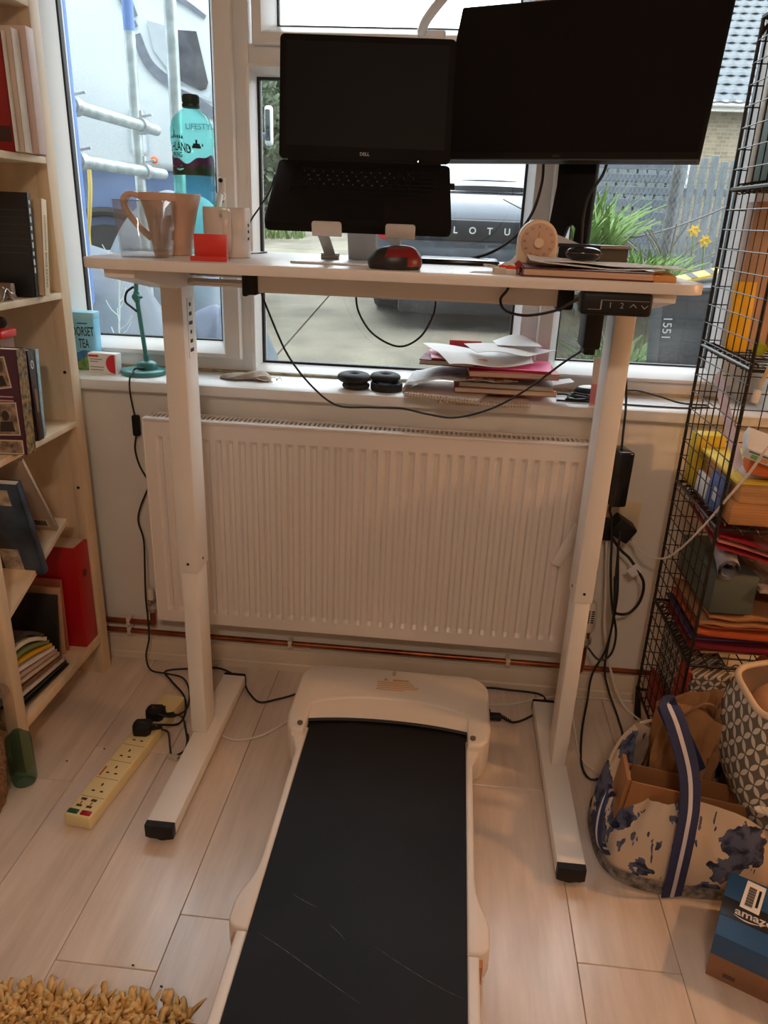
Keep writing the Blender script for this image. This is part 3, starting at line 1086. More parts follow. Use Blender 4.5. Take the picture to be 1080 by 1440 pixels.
lettering('HIGHLAND', 0.0225, None, DARKINK, bot, 'lettering', wrap=lambda x, y: bwrap(0.0433, -124)(x * 0.62, y + 0.206 - 2.2 * (x * x)), bold=0.02)
lettering('SPRING', 0.0135, None, DARKINK, bot, 'lettering', wrap=lambda x, y: bwrap(0.0433, -122)(x * 0.7, y + 0.191 - 2.0 * x * x), bold=0.02)
WHINK = mat('label_white', (0.75, 0.78, 0.8), 0.5)
MB().raw([bwrap(0.0434, -124)(x, z) for x, z in ((-0.014, 0.169), (0.014, 0.169), (0.014, 0.1715), (-0.014, 0.1715))], [(0, 1, 2, 3)]).build('printed_line', WHINK, bot, smooth=0, norm=False)
# thistle crest and the little castle on the film
b = MB()
f_ = bwrap(0.0433, -128)
for k in range(-4, 5):
    cxx = k * 0.0052
    hh = 0.224 - 5 * cxx * cxx
    b.raw([f_(cxx - 0.002, hh - 0.002), f_(cxx + 0.002, hh - 0.002), f_(cxx + 0.0012, hh + 0.002 + (0.011 if k == 0 else 0.0015)), f_(cxx - 0.0012, hh + 0.002 + (0.011 if k == 0 else 0.0015))], [(0, 1, 2, 3)])
f_ = bwrap(0.0433, -62)
for x0, x1, y0, y1 in ((-0.009, 0.009, 0.203, 0.208), (-0.007, 0.007, 0.208, 0.212), (-0.002, 0.002, 0.212, 0.219), (-0.016, -0.012, 0.200, 0.206), (0.011, 0.014, 0.207, 0.212)):
    b.raw([f_(x0, y0), f_(x1, y0), f_(x1, y1), f_(x0, y1)], [(0, 1, 2, 3)])
b.build('label_crest', DARKINK, bot, smooth=0, norm=False)

# ---- laptop on its stand
LBLK = mat('laptop_black', (0.007, 0.006, 0.006), 0.6, var=0.1, spec=0.12)
LSCR = mat('laptop_screen', (0.004, 0.004, 0.004), 0.5, var=0.05, spec=0.12)
KEYM = mat('laptop_key', (0.006, 0.0055, 0.0055), 0.6, spec=0.12)
ALU = mat('stand_aluminium', (0.72, 0.71, 0.70), 0.38, 0.35, var=0.03)
lap = thing('laptop', 'open black laptop raised on a silver stand', 'laptop', (-0.19, 1.52, 1.36))
psi, t1, t2 = math.radians(-4.1), math.radians(30.4), math.radians(9.0)
LX = Vector((math.cos(psi), -math.sin(psi), 0))
LN = Vector((math.sin(psi), math.cos(psi), 0))
LZ = Vector((0, 0, 1))
LB = LN * math.cos(t1) + LZ * math.sin(t1)
LU = LZ * math.cos(t2) + LN * math.sin(t2)
HC = Vector((-0.197, 1.614, 1.468))
MBASE = basis(HC, LX, LB)
MLID = basis(HC, LX, LU)
b = MB(MBASE)
b.prism(rrect(-0.1675, 0.1675, -0.223, 0.004, 0.012, 5), -0.017, 0.0, None, 0.0025)
base = b.build('base', LBLK, lap)
keymesh = {}
def key_at(x, y, w_, h_):
    kk = (round(w_, 4), round(h_, 4))
    if kk not in keymesh:
        bb_ = MB(MBASE.to_3x3().to_4x4())
        bb_.box((0, 0, 0.0006), (w_, h_, 0.0020), 0.0007, 1)
        o_ = bb_.build('key', KEYM, None, smooth=0, loc=(0, 0, 0))
        keymesh[kk] = o_.data
    else:
        o_ = bpy.data.objects.new('key', keymesh[kk])
        COL.objects.link(o_)
    o_.parent = base
    o_.location = (MBASE @ Vector((x, y, 0))) - ORG[base.name]
KW = 0.0182
rows = [(0.0115, [1] * 15), (0.0155, [1] * 13 + [2]), (0.0155, [1.5] + [1] * 12 + [1.5]), (0.0155, [1.75] + [1] * 11 + [2.25]), (0.0155, [2.25] + [1] * 10 + [2.75]), (0.0155, [1.25, 1, 1, 1.25, 5.5, 1.25, 1, 1, 1, 0.75])]
yy = -0.024
for h_, ws in rows:
    tot = sum(ws)
    x = -0.1365
    sc = 0.273 / tot
    for w_ in ws:
        key_at(x + w_ * sc / 2, yy - h_ / 2, w_ * sc - 0.0026, h_ - 0.0026)
        x += w_ * sc
    yy -= h_
LEG = mat('key_legend', (0.5, 0.5, 0.52), 0.6)
yy = -0.024
for (h_, ws), chars in zip(rows, ('', '1234567890-=', 'QWERTYUIOP[]', "ASDFGHJKL;'", '\\ZXCVBNM,.', '')):
    tot = sum(ws)
    sc = 0.273 / tot
    x = -0.1365 + (ws[0] * sc if chars else 0)
    for i, ch in enumerate(chars):
        v, f = text_verts(ch, 0.0052)
        MB(MBASE).raw([(xx + x + 0.006, yv + yy - h_ * 0.4, 0.0019) for xx, yv in v], f).build('key_legend', LEG, base, smooth=0, norm=False)
        x += sc
    yy -= h_
MB(MBASE).prism(rrect(-0.055, 0.045, -0.205, -0.140, 0.004, 3), -0.0005, 0.0003).build('touchpad', LSCR, base, smooth=0)
b = MB(MLID)
b.prism(rrect(-0.1675, 0.1675, 0.004, 0.224, 0.009, 5), -0.008, 0.0, None, 0.0015)
b.cyl((-0.150, 0.003, -0.005), (0.150, 0.003, -0.005), 0.006, seg=14)
lid = b.build('lid', LBLK, lap)
MB(MLID).prism(rrect(-0.155, 0.155, 0.028, 0.212, 0.002, 2), -0.001, 0.0003).build('screen', LSCR, lid, smooth=0)
lettering('DELL', 0.0085, MLID @ T(0, 0.0155, 0.0005), mat('logo_silver', (0.42, 0.42, 0.42), 0.4), lid, 'logo', bold=0.01)
MB(MLID).box((0.105, 0.006, 0.001), (0.0015, 0.003, 0.0025)).build('hinge_glint', CHROME, lid, smooth=0)  # tiny chrome box added as a bright glint by the hinge
usb = MB(MBASE).box((0.1715, -0.062, -0.008), (0.010, 0.014, 0.007), 0.0015).build('usb_receiver', BLACKP, None)
tag(usb, 'tiny black usb receiver plugged into the side of the laptop', 'receiver')

std = thing('laptop_stand', 'silver folding laptop stand holding the black laptop', 'laptop stand', (-0.2, 1.57, ZD))
MB().prism(rrect(-0.320, -0.075, 1.475, 1.66, 0.02, 5), ZD, ZD + 0.004, None, 0.001).build('base_plate', ALU, std)
MB(MBASE).prism(rrect(-0.115, 0.115, -0.19, -0.02, 0.02, 4), -0.0215, -0.0175).build('support_plate', ALU, std)
for u in (-0.0545, 0.0765):
    b = MB(MBASE)
    b.prism(rrect(u - 0.0265, u + 0.0265, -0.0205, 0.006, 0.005, 4), 0, 0.004, T(0, -0.2235, 0) @ Matrix.Rotation(math.radians(90), 4, 'X') @ T(0, 0.0, 0.0))
    b.box((u, -0.2105, -0.0195), (0.053, 0.034, 0.0035), 0.001)
    b.build('front_hook', ALU, std)
for x in (-0.262, -0.125):
    b = MB()
    top = MBASE @ Vector((x + 0.197, -0.165, -0.031))
    b.tube([(x + 0.004, 1.585, ZD + 0.012), (x + 0.002, 1.55, ZD + 0.035), (x, 1.50, ZD + 0.065), (top.x, top.y, top.z)], 0.01, flat=(0.0110, 0.0025, (0, 1, 0.6)), seg=12)
    b.build('arm', ALU, std)
    b = MB().cyl((x - 0.014, 1.588, ZD + 0.009), (x + 0.022, 1.588, ZD + 0.009), 0.0075, seg=14)
    b.build('arm_hinge', CHROME, std)
# bracing strut behind the arms that carries the support plate
b = MB()
p0 = MBASE @ Vector((0, -0.10, -0.021))
b.tube([(-0.197, 1.63, ZD + 0.004), (-0.197, (1.63 + p0.y) / 2 + 0.02, (ZD + p0.z) / 2), tuple(p0)], 0.01, flat=(0.03, 0.0025, (0, 1, 0.2)), seg=12)
b.build('rear_strut', ALU, std)

# ---- mouse
def blob(b, c, r, zcut=-1.0, M=None, nu=28, nv=16, e=1.0, keep=None, grow=1.0):
    """Ellipsoid with a flattened underside; keep(u, v) selects a patch of it."""
    vs, fs = [], []
    for j in range(nv + 1):
        th = math.pi * j / nv
        for i in range(nu):
            a = 2 * math.pi * i / nu
            x = math.sin(th) ** e * math.cos(a)
            y = math.sin(th) ** e * math.sin(a)
            z = max(math.cos(th), zcut)
            vs.append((c[0] + x * r[0] * grow, c[1] + y * r[1] * grow, c[2] + z * r[2] * grow))
    for j in range(nv):
        for i in range(nu):
            if keep and not keep((i + 0.5) / nu, (j + 0.5) / nv):
                continue
            k = (i + 1) % nu
            fs.append((j * nu + i, (j + 1) * nu + i, (j + 1) * nu + k, j * nu + k))
    return b.raw(vs, fs, M)


mouse = thing('computer_mouse', 'black and dark red computer mouse at the desk edge below the laptop', 'mouse', (-0.115, 1.43, ZD))
Mm = T(-0.115, 1.432, ZD + 0.0115) @ rot(0, 0, 8)
prof_top = lambda x: 1.0 - 0.30 * x
b = MB()
def mouse_skin(grow=1.0, keep=None):
    vs, fs = [], []
    nu, nv = 36, 18
    for j in range(nv + 1):
        th = math.pi * j / nv
        for i in range(nu):
            a = 2 * math.pi * i / nu
            x, y, z = math.sin(th) * math.cos(a), math.sin(th) * math.sin(a), math.cos(th)
            z = z * (0.030 + 0.006 * x) if z > 0 else max(z * 0.03, -0.0112)
            x_ = math.copysign(abs(x) ** 0.8, x) * 0.049
            y_ = math.copysign(abs(y) ** 0.85, y) * 0.031 * (1 + 0.12 * math.cos(x * 2.6))
            vs.append((x_ * grow, y_ * grow, z * grow))
    for j in range(nv):
        for i in range(nu):
            if keep and not keep((i + 0.5) / nu, (j + 0.5) / nv):
                continue
            k = (i + 1) % nu
            fs.append((j * nu + i, (j + 1) * nu + i, (j + 1) * nu + k, j * nu + k))
    return vs, fs
v_, f__ = mouse_skin()
b.raw(v_, f__, Mm)
b.build('shell', mat('mouse_black', (0.016, 0.014, 0.014), 0.4), mouse)
v_, f__ = mouse_skin(1.012, lambda u, v: (0.80 < u or u < 0.04) and 0.18 < v < 0.56 or (0.70 < u < 0.82 and 0.16 < v < 0.40))
MB().raw(v_, f__, Mm).build('red_panel', mat('mouse_red', srgb(120, 12, 18), 0.35), mouse, label='dark red glossy side panel')

# ---- tablet, charger leads
tab = MB().box2((-0.085, 1.66, ZD), (0.085, 1.80, ZD + 0.010), 0.004, 3).build('tablet', BLACKG, None)
tag(tab, 'flat black tablet lying behind the mouse', 'tablet')

# ---- monitor
MONB = mat('monitor_black', (0.007, 0.006, 0.005), 0.6, var=0.1, spec=0.15)
MONS = mat('monitor_screen', (0.008, 0.006, 0.005), 0.5, var=0.04, spec=0.10)
mon = thing('monitor', 'large black flat monitor tilted back on a forked stand', 'monitor', (0.235, 1.78, ZD))
pm, tmn = math.radians(22.8), math.radians(21.3)
MX = Vector((math.cos(pm), -math.sin(pm), 0))
MN = Vector((math.sin(pm), math.cos(pm), 0))
MU = LZ * math.cos(tmn) + MN * math.sin(tmn)
MC = Vector((0.175, 1.673, 1.488))
MM = basis(MC, MX, MU)
b = MB(MM)
b.prism(rrect(-0.27, 0.27, 0.0, 0.325, 0.004, 3), -0.018, 0.0, None, 0.0015)
b.prism(rrect(-0.20, 0.20, 0.03, 0.27, 0.02, 3), -0.045, -0.017, None, 0.008)
body = b.build('housing', MONB, mon)
MB(MM).box2((-0.265, 0.016, -0.002), (0.265, 0.320, 0.0004)).build('screen', MONS, body, smooth=0)
MB(MM).box2((-0.27, 0.0, -0.0165), (0.27, 0.0022, 0.0012)).build('chin_trim', mat('chin_grey', (0.06, 0.055, 0.05), 0.35), body, smooth=0)
lettering('DELL', 0.007, MM @ T(0.002, 0.0085, 0.0008), mat('logo_dim', (0.06, 0.055, 0.05), 0.4), body, 'logo')
# stand: plane parallel to the panel's width, forked at the foot
MS = basis((0.2295, 1.728, ZD), MX, LZ)
fork = [(-0.037, 0.26), (-0.036, 0.16), (-0.040, 0.12), (-0.054, 0.0), (-0.022, 0.0), (-0.014, 0.055), (-0.006, 0.082), (0.006, 0.088), (0.013, 0.080), (0.010, 0.04), (0.006, 0.0), (0.040, 0.0), (0.040, 0.11), (0.041, 0.16), (0.041, 0.26)]
b = MB(MS)
b.prism(fork, -0.014, 0.014, None, 0.002)
b.build('stand_neck', MONB, mon)
b = MB(MS)
b.prism(rrect(-0.09, 0.10, -0.135, 0.02, 0.02, 5), 0.0, 0.008, Matrix.Rotation(math.radians(0), 4, 'X') @ basis((0, 0, 0), (1, 0, 0), (0, 0, -1)), 0.002)
b.build('stand_base', MONB, mon)
b = MB(MS)
pc = MM @ Vector((0.06, 0.13, -0.04))
b2 = MB()
q0 = MS @ Vector((0.0, 0.235, -0.01))
b2.tube([tuple(q0), tuple((q0 + pc) / 2), tuple(pc)], 0.028, seg=14, n=3)
b2.build('stand_joint', MONB, mon)

# ---- kitchen timer
TIMW = mat('timer_cream', srgb(232, 206, 176), 0.42, var=0.03)
tim = thing('kitchen_timer', 'cream round-topped dial timer beside the earphone leads', 'timer', (0.150, 1.585, ZD))
Mt = basis((0.150, 1.570, ZD), (1, 0.06, 0), (0, 0, 1))
pts = [(-0.038, 0.0), (0.038, 0.0)]
for k in range(21):
    a = math.radians(180 * k / 20)
    pts.append((0.038 * math.cos(a), 0.056 + 0.038 * math.sin(a)))
MB(Mt).prism(pts, -0.026, 0.0, None, 0.004, 3).build('case', TIMW, tim)
b = MB(Mt)
b.lathe([(0.0335, 0), (0.0335, 0.0012), (0.031, 0.0018)], (0, 0.054, 0.0), 40)
dial = b.build('dial', mat('timer_dial', srgb(206, 168, 142), 0.45), tim)
MB(Mt).lathe([(0.010, 0), (0.0095, 0.009), (0.008, 0.0105)], (0, 0.052, 0.001), 24).build('knob', TIMW, tim)
for k in range(12):
    a = math.radians(90 - 30 * k)
    lettering(str(k * 5), 0.0062, Mt @ T(0.0265 * math.cos(a), 0.054 + 0.0265 * math.sin(a), 0.0021) @ rot(0, 0, math.degrees(a) - 90 if k in (0, 1, 11) else 0), mat('timer_ink', srgb(84, 62, 52), 0.6), dial, 'numeral')
MB(Mt).box((0, 0.066, 0.0021), (0.0007, 0.012, 0.0004)).build('pointer', mat('timer_ink', (0, 0, 0)), dial, smooth=0)

# ---- papers and notebooks at the right end
PAPER = mat('paper_white', srgb(232, 230, 228), 0.8, var=0.03, scale=6)
PAPERW = mat('paper_cream', srgb(226, 208, 186), 0.8, var=0.05, scale=6)
def sheet(name, corners, z, label, cat, m=PAPER, curl=lambda u, v: 0.0, t=0.0012, group=None, nu=14, nv=10):
    """Loose sheet: corners (x, y) in order; z base height; curl lifts it."""
    A, B, Cc, D = [Vector((x, y, 0)) for x, y in corners]
    def fn(u, v):
        p = (A * (1 - u) + B * u) * (1 - v) + (D * (1 - u) + Cc * u) * v
        return (p.x, p.y, z + curl(u, v))
    o_ = MB().grid(fn, nu, nv, t).build(name, m, None, smooth=60)
    return tag(o_, label, cat, group)

nbk = thing('spiral_notebook', 'spiral notebook with a dark red cover under the loose papers', 'notebook', (0.23, 1.48, ZD))
Mn = T(0.232, 1.472, ZD) @ rot(0, 0, -2)
MB(Mn).box2((-0.120, -0.085, 0.0), (0.105, 0.085, 0.0025), 0.0008).build('back_cover', mat('cover_maroon', srgb(84, 26, 24), 0.5), nbk, smooth=30)
MB(Mn).box2((-0.115, -0.083, 0.0025), (0.103, 0.083, 0.0130), 0.0005).build('pages', mat('page_edges', srgb(214, 178, 150), 0.8, var=0.15, scale=3, stretch=(1, 1, 300)), nbk, smooth=30)
MB(Mn).box2((-0.120, -0.085, 0.0130), (0.105, 0.085, 0.0150), 0.0008).build('front_cover', mat('cover_maroon', (0, 0, 0)), nbk, smooth=30)
for k in range(20):
    y = -0.079 + 0.158 * k / 19
    b = MB(Mn)
    b.tube([(-0.114, y, 0.014), (-0.120, y, 0.018), (-0.1265, y, 0.011), (-0.123, y, 0.002), (-0.115, y + 0.003, 0.0015)], 0.0008, seg=6, n=3)
    b.build('coil', mat('coil_red', srgb(150, 44, 40), 0.4), nbk)
pad = MB(T(0.338, 1.46, ZD) @ rot(0, 0, -9)).box2((-0.035, -0.066, 0.0), (0.045, 0.075, 0.0105), 0.001).build('kraft_notepad', mat('kraft_pad', srgb(222, 158, 92), 0.7, var=0.12, scale=3, stretch=(1, 1, 200)), None, smooth=30)
tag(pad, 'thick kraft coloured notepad at the right corner of the desk', 'notepad')
sheet('loose_paper', [(0.125, 1.415), (0.355, 1.402), (0.365, 1.560), (0.130, 1.555)], ZD + 0.0165, 'white paper curled up at its edge on the red notebook', 'paper',
      curl=lambda u, v: 0.0005 + 0.010 * max(0, 1 - u * 2.6) ** 1.5 + 0.003 * math.sin(u * 5) ** 2 + (0.004 * v if u < .5 else 0))
sheet('loose_paper', [(0.150, 1.430), (0.398, 1.420), (0.412, 1.55), (0.165, 1.558)], ZD + 0.0205, 'long white paper lying across the notebook and kraft pad', 'paper',
      curl=lambda u, v: 0.0055 * (1 - u) ** 2 + 0.002 * math.sin(u * 6 + v) ** 2)
case = thing('glasses_case', 'glossy black rounded earphone case lying on the papers', 'case', (0.228, 1.51, ZD + 0.026))
b = MB()
blob(b, (0.228, 1.50, ZD + 0.0375), (0.0325, 0.026, 0.0125), -1, None, 32, 14, 0.6)
b.build('shell', BLACKG, case)
MB().tube([(0.228 + 0.0328 * math.cos(a_), 1.50 + 0.0263 * math.sin(a_), ZD + 0.039) for a_ in [2 * math.pi * k / 24 for k in range(24)]], 0.0005, seg=6, n=1, closed=True).build('seam', mat('case_rim', (0.12, 0.10, 0.08), 0.3), case)
bbx = thing('black_box', 'small black rectangular box behind the rounded case', 'box', (0.265, 1.63, ZD))
Mb = T(0.272, 1.592, ZD) @ rot(0, 0, 0)
b = MB()
b.prism([(0.272, 1.588), (0.333, 1.622), (0.265, 1.668), (0.199, 1.640)], ZD + 0.0078, ZD + 0.044, None, 0.0015)
b.build('body', BLACKP, bbx, smooth=30)
b = MB()
b.prism([(0.272, 1.586), (0.335, 1.622), (0.265, 1.670), (0.197, 1.640)], ZD + 0.044, ZD + 0.0515, None, 0.001)
b.build('lid', mat('box_lid_black', (0.02, 0.019, 0.019), 0.4), bbx, smooth=30)
# leaning sheets between timer and stand
b = MB()
b.grid(lambda u, v: (0.178 + 0.115 * u, 1.692 - 0.018 * u + 0.006 * math.sin(v * 3), ZD + 0.0078 + (0.066 - 0.040 * u) * v), 10, 8, 0.001)
tag(b.build('loose_paper', PAPER, None, smooth=60), 'pale sheet leaning up between the timer and the monitor stand', 'paper')
b = MB()
b.grid(lambda u, v: (0.080 + 0.055 * u, 1.606 + 0.008 * u, ZD + (0.004 + 0.034 * u * (1 + 0.2 * math.sin(u * 12))) * v), 12, 6, 0.001)
tag(b.build('crumpled_tissue', PAPER, None, smooth=60), 'crumpled white tissue standing left of the timer', 'tissue')

# ---- earphones and small adapter
ear = thing('earphones', 'coiled white earphone lead with orange plugs in front of the timer', 'earphones', (0.10, 1.50, ZD))
WCAB = mat('cable_white', srgb(230, 222, 212), 0.45)
b = MB()
pts = []
for k in range(46):
    a = k * 0.62
    r = 0.020 + 0.010 * math.sin(k * 1.7)
    pts.append((0.080 + r * 1.3 * math.cos(a) + 0.0008 * k, 1.505 + r * 1.0 * math.sin(a), ZD + 0.003 + 0.0085 * abs(math.sin(k * 0.9))))
b.tube(pts, 0.0014, seg=6, n=4)
b.tube([(0.11, 1.51, ZD + 0.004), (0.15, 1.52, ZD + 0.012), (0.17, 1.50, ZD + 0.006)], 0.0014, seg=6)
b.build('lead', WCAB, ear)
ORG_ = mat('earphone_orange', srgb(238, 74, 28), 0.4)
for x, y, r in ((0.084, 1.475, 20), (0.098, 1.466, -30), (0.118, 1.478, 10)):
    MB(T(x, y, ZD + 0.009) @ rot(0, 10, r)).box((0, 0, 0), (0.020, 0.008, 0.008), 0.003, 3).build('orange_plug', ORG_, ear)
b = MB(T(0.074, 1.432, ZD) @ rot(0, 0, 6))
b.box((0, 0, 0.0055), (0.024, 0.012, 0.011), 0.002)
ad = thing('usb_adapter', 'small beige usb adapter lying at the desk edge', 'adapter', (0.095, 1.432, ZD))
b.build('body', mat('adapter_beige', srgb(214, 198, 174), 0.5), ad)
MB(T(0.074, 1.432, ZD) @ rot(0, 0, 6)).box((0.022, 0, 0.0045), (0.026, 0.010, 0.008), 0.0015).build('cover', WCAB, ad)
sheet('loose_paper', [(0.02, 1.425), (0.10, 1.415), (0.115, 1.47), (0.03, 1.48)], ZD + 0.0006, 'small white slip lying flat in front of the earphones', 'paper', t=0.0004, nu=4, nv=4)
# ================================================================== THINGS ON THE WINDOW SILL
ZS = 0.922
TINB = mat('tin_blue', srgb(128, 194, 222), 0.35, var=0.06, scale=12)
tin = thing('tea_tin', 'sky blue tea tin with green hills standing by the bookcase', 'tin', (-1.088, 2.165, ZS))
Mt_ = T(-1.088, 2.148, ZS) @ rot(0, 0, 4)
MB(Mt_).prism(rrect(-0.057, 0.057, -0.028, 0.028, 0.012, 5), 0.0, 0.150, None, 0.002).build('body', TINB, tin)
MB(Mt_).prism(rrect(-0.0585, 0.0585, -0.0295, 0.0295, 0.013, 5), 0.1465, 0.1645, None, 0.003).build('lid', mat('tin_lid', srgb(150, 206, 226), 0.3), tin)
INK = mat('navy_ink', srgb(28, 34, 48), 0.5)
Mf = Mt_ @ basis((0, -0.0284, 0), (1, 0, 0), (0, 0, 1))
lettering('DORSET', 0.030, Mf @ T(0.024, 0.110, 0) @ Matrix.Diagonal((0.56, 1.2, 1, 1)), INK, tin, bold=0.015)
lettering('TEA', 0.030, Mf @ T(0.024, 0.076, 0) @ Matrix.Diagonal((0.56, 1.2, 1, 1)), INK, tin, bold=0.015)
MB(Mf @ T(0.024, 0.134, 0)).box((0, 0, 0.0002), (0.030, 0.003, 0.0003)).build('printed_line', INK, tin, smooth=0)
def band(lo, hi, m, nm, d):
    b = MB()
    vs, fs = [], []
    for k in range(25):
        x = -0.045 + 0.090 * k / 24
        vs += [(x, lo(k / 24), d), (x, hi(k / 24), d)]
    for k in range(24):
        fs.append((2 * k, 2 * k + 2, 2 * k + 3, 2 * k + 1))
    b.raw(vs, fs, Mf)
    b.build(nm, m, tin, smooth=0, norm=False)
band(lambda t: 0.001, lambda t: 0.050 - 0.008 * math.sin(t * 6), mat('tin_sea', srgb(62, 124, 176), 0.4, var=0.2, scale=40), 'label_picture', 0.0002)
band(lambda t: 0.001, lambda t: 0.020 + 0.062 * max(0, t - 0.45) ** 1.1 + 0.055 * max(0, 0.45 - t) + 0.003 * math.sin(t * 40), mat('tin_hills', srgb(86, 130, 74), 0.5, var=0.45, scale=70, col2=srgb(150, 176, 90)), 'label_picture', 0.0004)

pill = thing('medicine_box', 'small white carton with a red tomato picture in front of the tea tin', 'carton', (-0.993, 2.10, ZS))
Mp = T(-0.993, 2.098, ZS) @ rot(0, 0, -3)
MB(Mp).box2((-0.042, -0.016, 0), (0.042, 0.016, 0.058), 0.001).build('carton', mat('carton_white', srgb(232, 228, 224), 0.5), pill, smooth=30)
Mpf = Mp @ basis((0, -0.0163, 0), (1, 0, 0), (0, 0, 1))
REDI = mat('carton_red', srgb(206, 30, 44), 0.45)
b = MB(Mpf)
b.raw([(0.038, 0.003, 0), (0.038, 0.055, 0)] + [(0.034 - 0.023 * math.sin(math.pi * k / 16), 0.029 + 0.026 * math.cos(math.pi * k / 16), 0) for k in range(17)], [(0, 1) + tuple(range(2, 19))])
b.build('printed_tomato', REDI, pill, smooth=0, norm=False)
MB(Mpf).box2((-0.040, 0.0475, -0.0001), (-0.010, 0.0535, 0.0004), 0).build('printed_band', REDI, pill, smooth=0)
GREYI = mat('grey_ink', srgb(150, 140, 140), 0.6)
for z, x1 in ((0.040, 0.0), (0.033, -0.012), (0.018, 0.004), (0.010, 0.002)):
    MB(Mpf).box2((-0.037, z, -0.0001), (x1, z + 0.0025, 0.0004)).build('printed_line', GREYI, pill, smooth=0)

LTEAL = mat('lamp_teal', srgb(78, 152, 150), 0.32, var=0.05)
lampd = thing('desk_lamp', 'teal metal desk lamp with a round base on the window sill', 'lamp', (-0.885, 2.115, ZS))
MB().lathe([(0.063, 0.0), (0.0635, 0.003), (0.0635, 0.010), (0.060, 0.0135), (0.030, 0.0145)], (-0.886, 2.116, ZS), 48).build('base', LTEAL, lampd, smooth=50)
MB().lathe([(0.029, 0.013), (0.029, 0.026), (0.026, 0.032), (0.018, 0.036), (0.008, 0.038)], (-0.878, 2.122, ZS), 32).build('hub', LTEAL, lampd, smooth=50)
b = MB().cyl((-0.878, 2.122, ZS + 0.03), (-0.893, 2.122, ZS + 0.212), 0.0062)
b.cyl((-0.878, 2.122, ZS + 0.035), (-0.8795, 2.122, ZS + 0.055), 0.0082)
b.build('lower_arm', LTEAL, lampd)
b = MB().cyl((-0.8935, 2.112, ZS + 0.215), (-0.8935, 2.134, ZS + 0.215), 0.010)
b.box((-0.882, 2.122, ZS + 0.215), (0.012, 0.010, 0.006), 0.002)
b.box((-0.893, 2.122, ZS + 0.215), (0.016, 0.012, 0.030), 0.003)
b.build('elbow', LTEAL, lampd)
b = MB().cyl((-0.894, 2.122, ZS + 0.22), (-0.892, 2.124, ZS + 0.262), 0.0062)
b.tube([(-0.892, 2.124, ZS + 0.260), (-0.880, 2.125, ZS + 0.272), (-0.84, 2.126, ZS + 0.268), (-0.775, 2.126, ZS + 0.24)], 0.0062, seg=10)
b.build('upper_arm', LTEAL, lampd)
MB(T(-0.772, 2.126, ZS + 0.235) @ rot(0, 25, 0)).lathe([(0.010, 0.012), (0.016, 0.0), (0.032, -0.045), (0.0305, -0.045), (0.014, -0.003)], (0, 0, 0), 28).build('shade', LTEAL, lampd, smooth=50)

# glasses pouch
pou = thing('fabric_pouch', 'crumpled beige drawstring pouch lying flat on the sill', 'pouch', (-0.575, 2.12, ZS))
b = MB()
def pouch(u, v):
    a = 2 * math.pi * u
    s = -1 + 2 * v
    wd = 0.024 * (1 - abs(s) ** 3) ** 0.5 * (1 + 0.25 * s)
    ht = 0.0105 * (1 - abs(s) ** 4) ** 0.5 * (1 + 0.35 * s)
    x = -0.585 + 0.078 * s
    y = 2.110 + wd * math.cos(a) * (1 + 0.12 * math.sin(9 * v)) + 0.006 * math.sin(4 * s)
    z = ZS + 0.0008 + max(0, ht * (1 + math.sin(a)) * (1 + 0.22 * math.sin(14 * v + 3 * a)) * 0.9)
    return (x, y, z)
b.grid(pouch, 24, 26, closed_u=True)
b.build('pouch', mat('pouch_linen', srgb(176, 164, 148), 0.85, var=0.15, scale=40, bump=0.2, bscale=300), pou)
b = MB()
b.tube([(-0.512, 2.105, ZS + 0.010), (-0.498, 2.098, ZS + 0.014), (-0.490, 2.105, ZS + 0.006), (-0.497, 2.116, ZS + 0.004), (-0.485, 2.118, ZS + 0.010), (-0.480, 2.108, ZS + 0.004)], 0.0012, seg=6)
b.tube([(-0.545, 2.088, ZS + 0.012), (-0.530, 2.082, ZS + 0.008), (-0.515, 2.090, ZS + 0.005), (-0.50, 2.087, ZS + 0.003)], 0.0018, seg=6)
b.build('drawstring', mat('cord_white', srgb(214, 208, 200), 0.7), pou)

# black foam ring cushions in two piles
FOAM = mat('foam_black', (0.022, 0.022, 0.024), 0.7, var=0.2, scale=30, bump=0.15, bscale=200)
def ring(x, y, z, R_, r_, label, squash=0.75, disc=False):
    b = MB()
    if disc:
        b.lathe([(R_ * 0.35, 0.0), (R_ * 0.95, 0.0), (R_, 0.004), (R_, 2 * r_ - 0.004), (R_ * 0.94, 2 * r_), (R_ * 0.6, 2 * r_ - 0.003), (R_ * 0.35, 2 * r_ - 0.008)], (x, y, z), 40, None, True, True)
    else:
        vs, fs = [], []
        nu, nv = 40, 14
        for i in range(nu):
            a = 2 * math.pi * i / nu
            for j in range(nv):
                t = 2 * math.pi * j / nv
                rr = R_ - r_ + r_ * math.cos(t)
                vs.append((x + rr * math.cos(a), y + rr * math.sin(a), z + r_ * squash + r_ * squash * math.sin(t)))
        for i in range(nu):
            for j in range(nv):
                fs.append((i * nv + j, ((i + 1) % nu) * nv + j, ((i + 1) % nu) * nv + (j + 1) % nv, i * nv + (j + 1) % nv))
        b.raw(vs, fs)
    o_ = b.build('ear_cushion', FOAM, None, smooth=60)
    return tag(o_, label, 'cushion', 'black ring cushions on the sill')
ring(-0.262, 2.082, ZS, 0.039, 0.014, 'smaller black ring cushion underneath a wider padded ring', 0.65)
ring(-0.268, 2.082, ZS + 0.0182, 0.047, 0.019, 'wide padded black ring topping the pile nearest the pouch', 0.68)
ring(-0.176, 2.082, ZS, 0.045, 0.011, 'flat black disc shaped cushion under a padded ring beside the paper stack', disc=True)
ring(-0.182, 2.100, ZS + 0.0221, 0.043, 0.016, 'padded black ring resting on the flat black disc', 0.68)

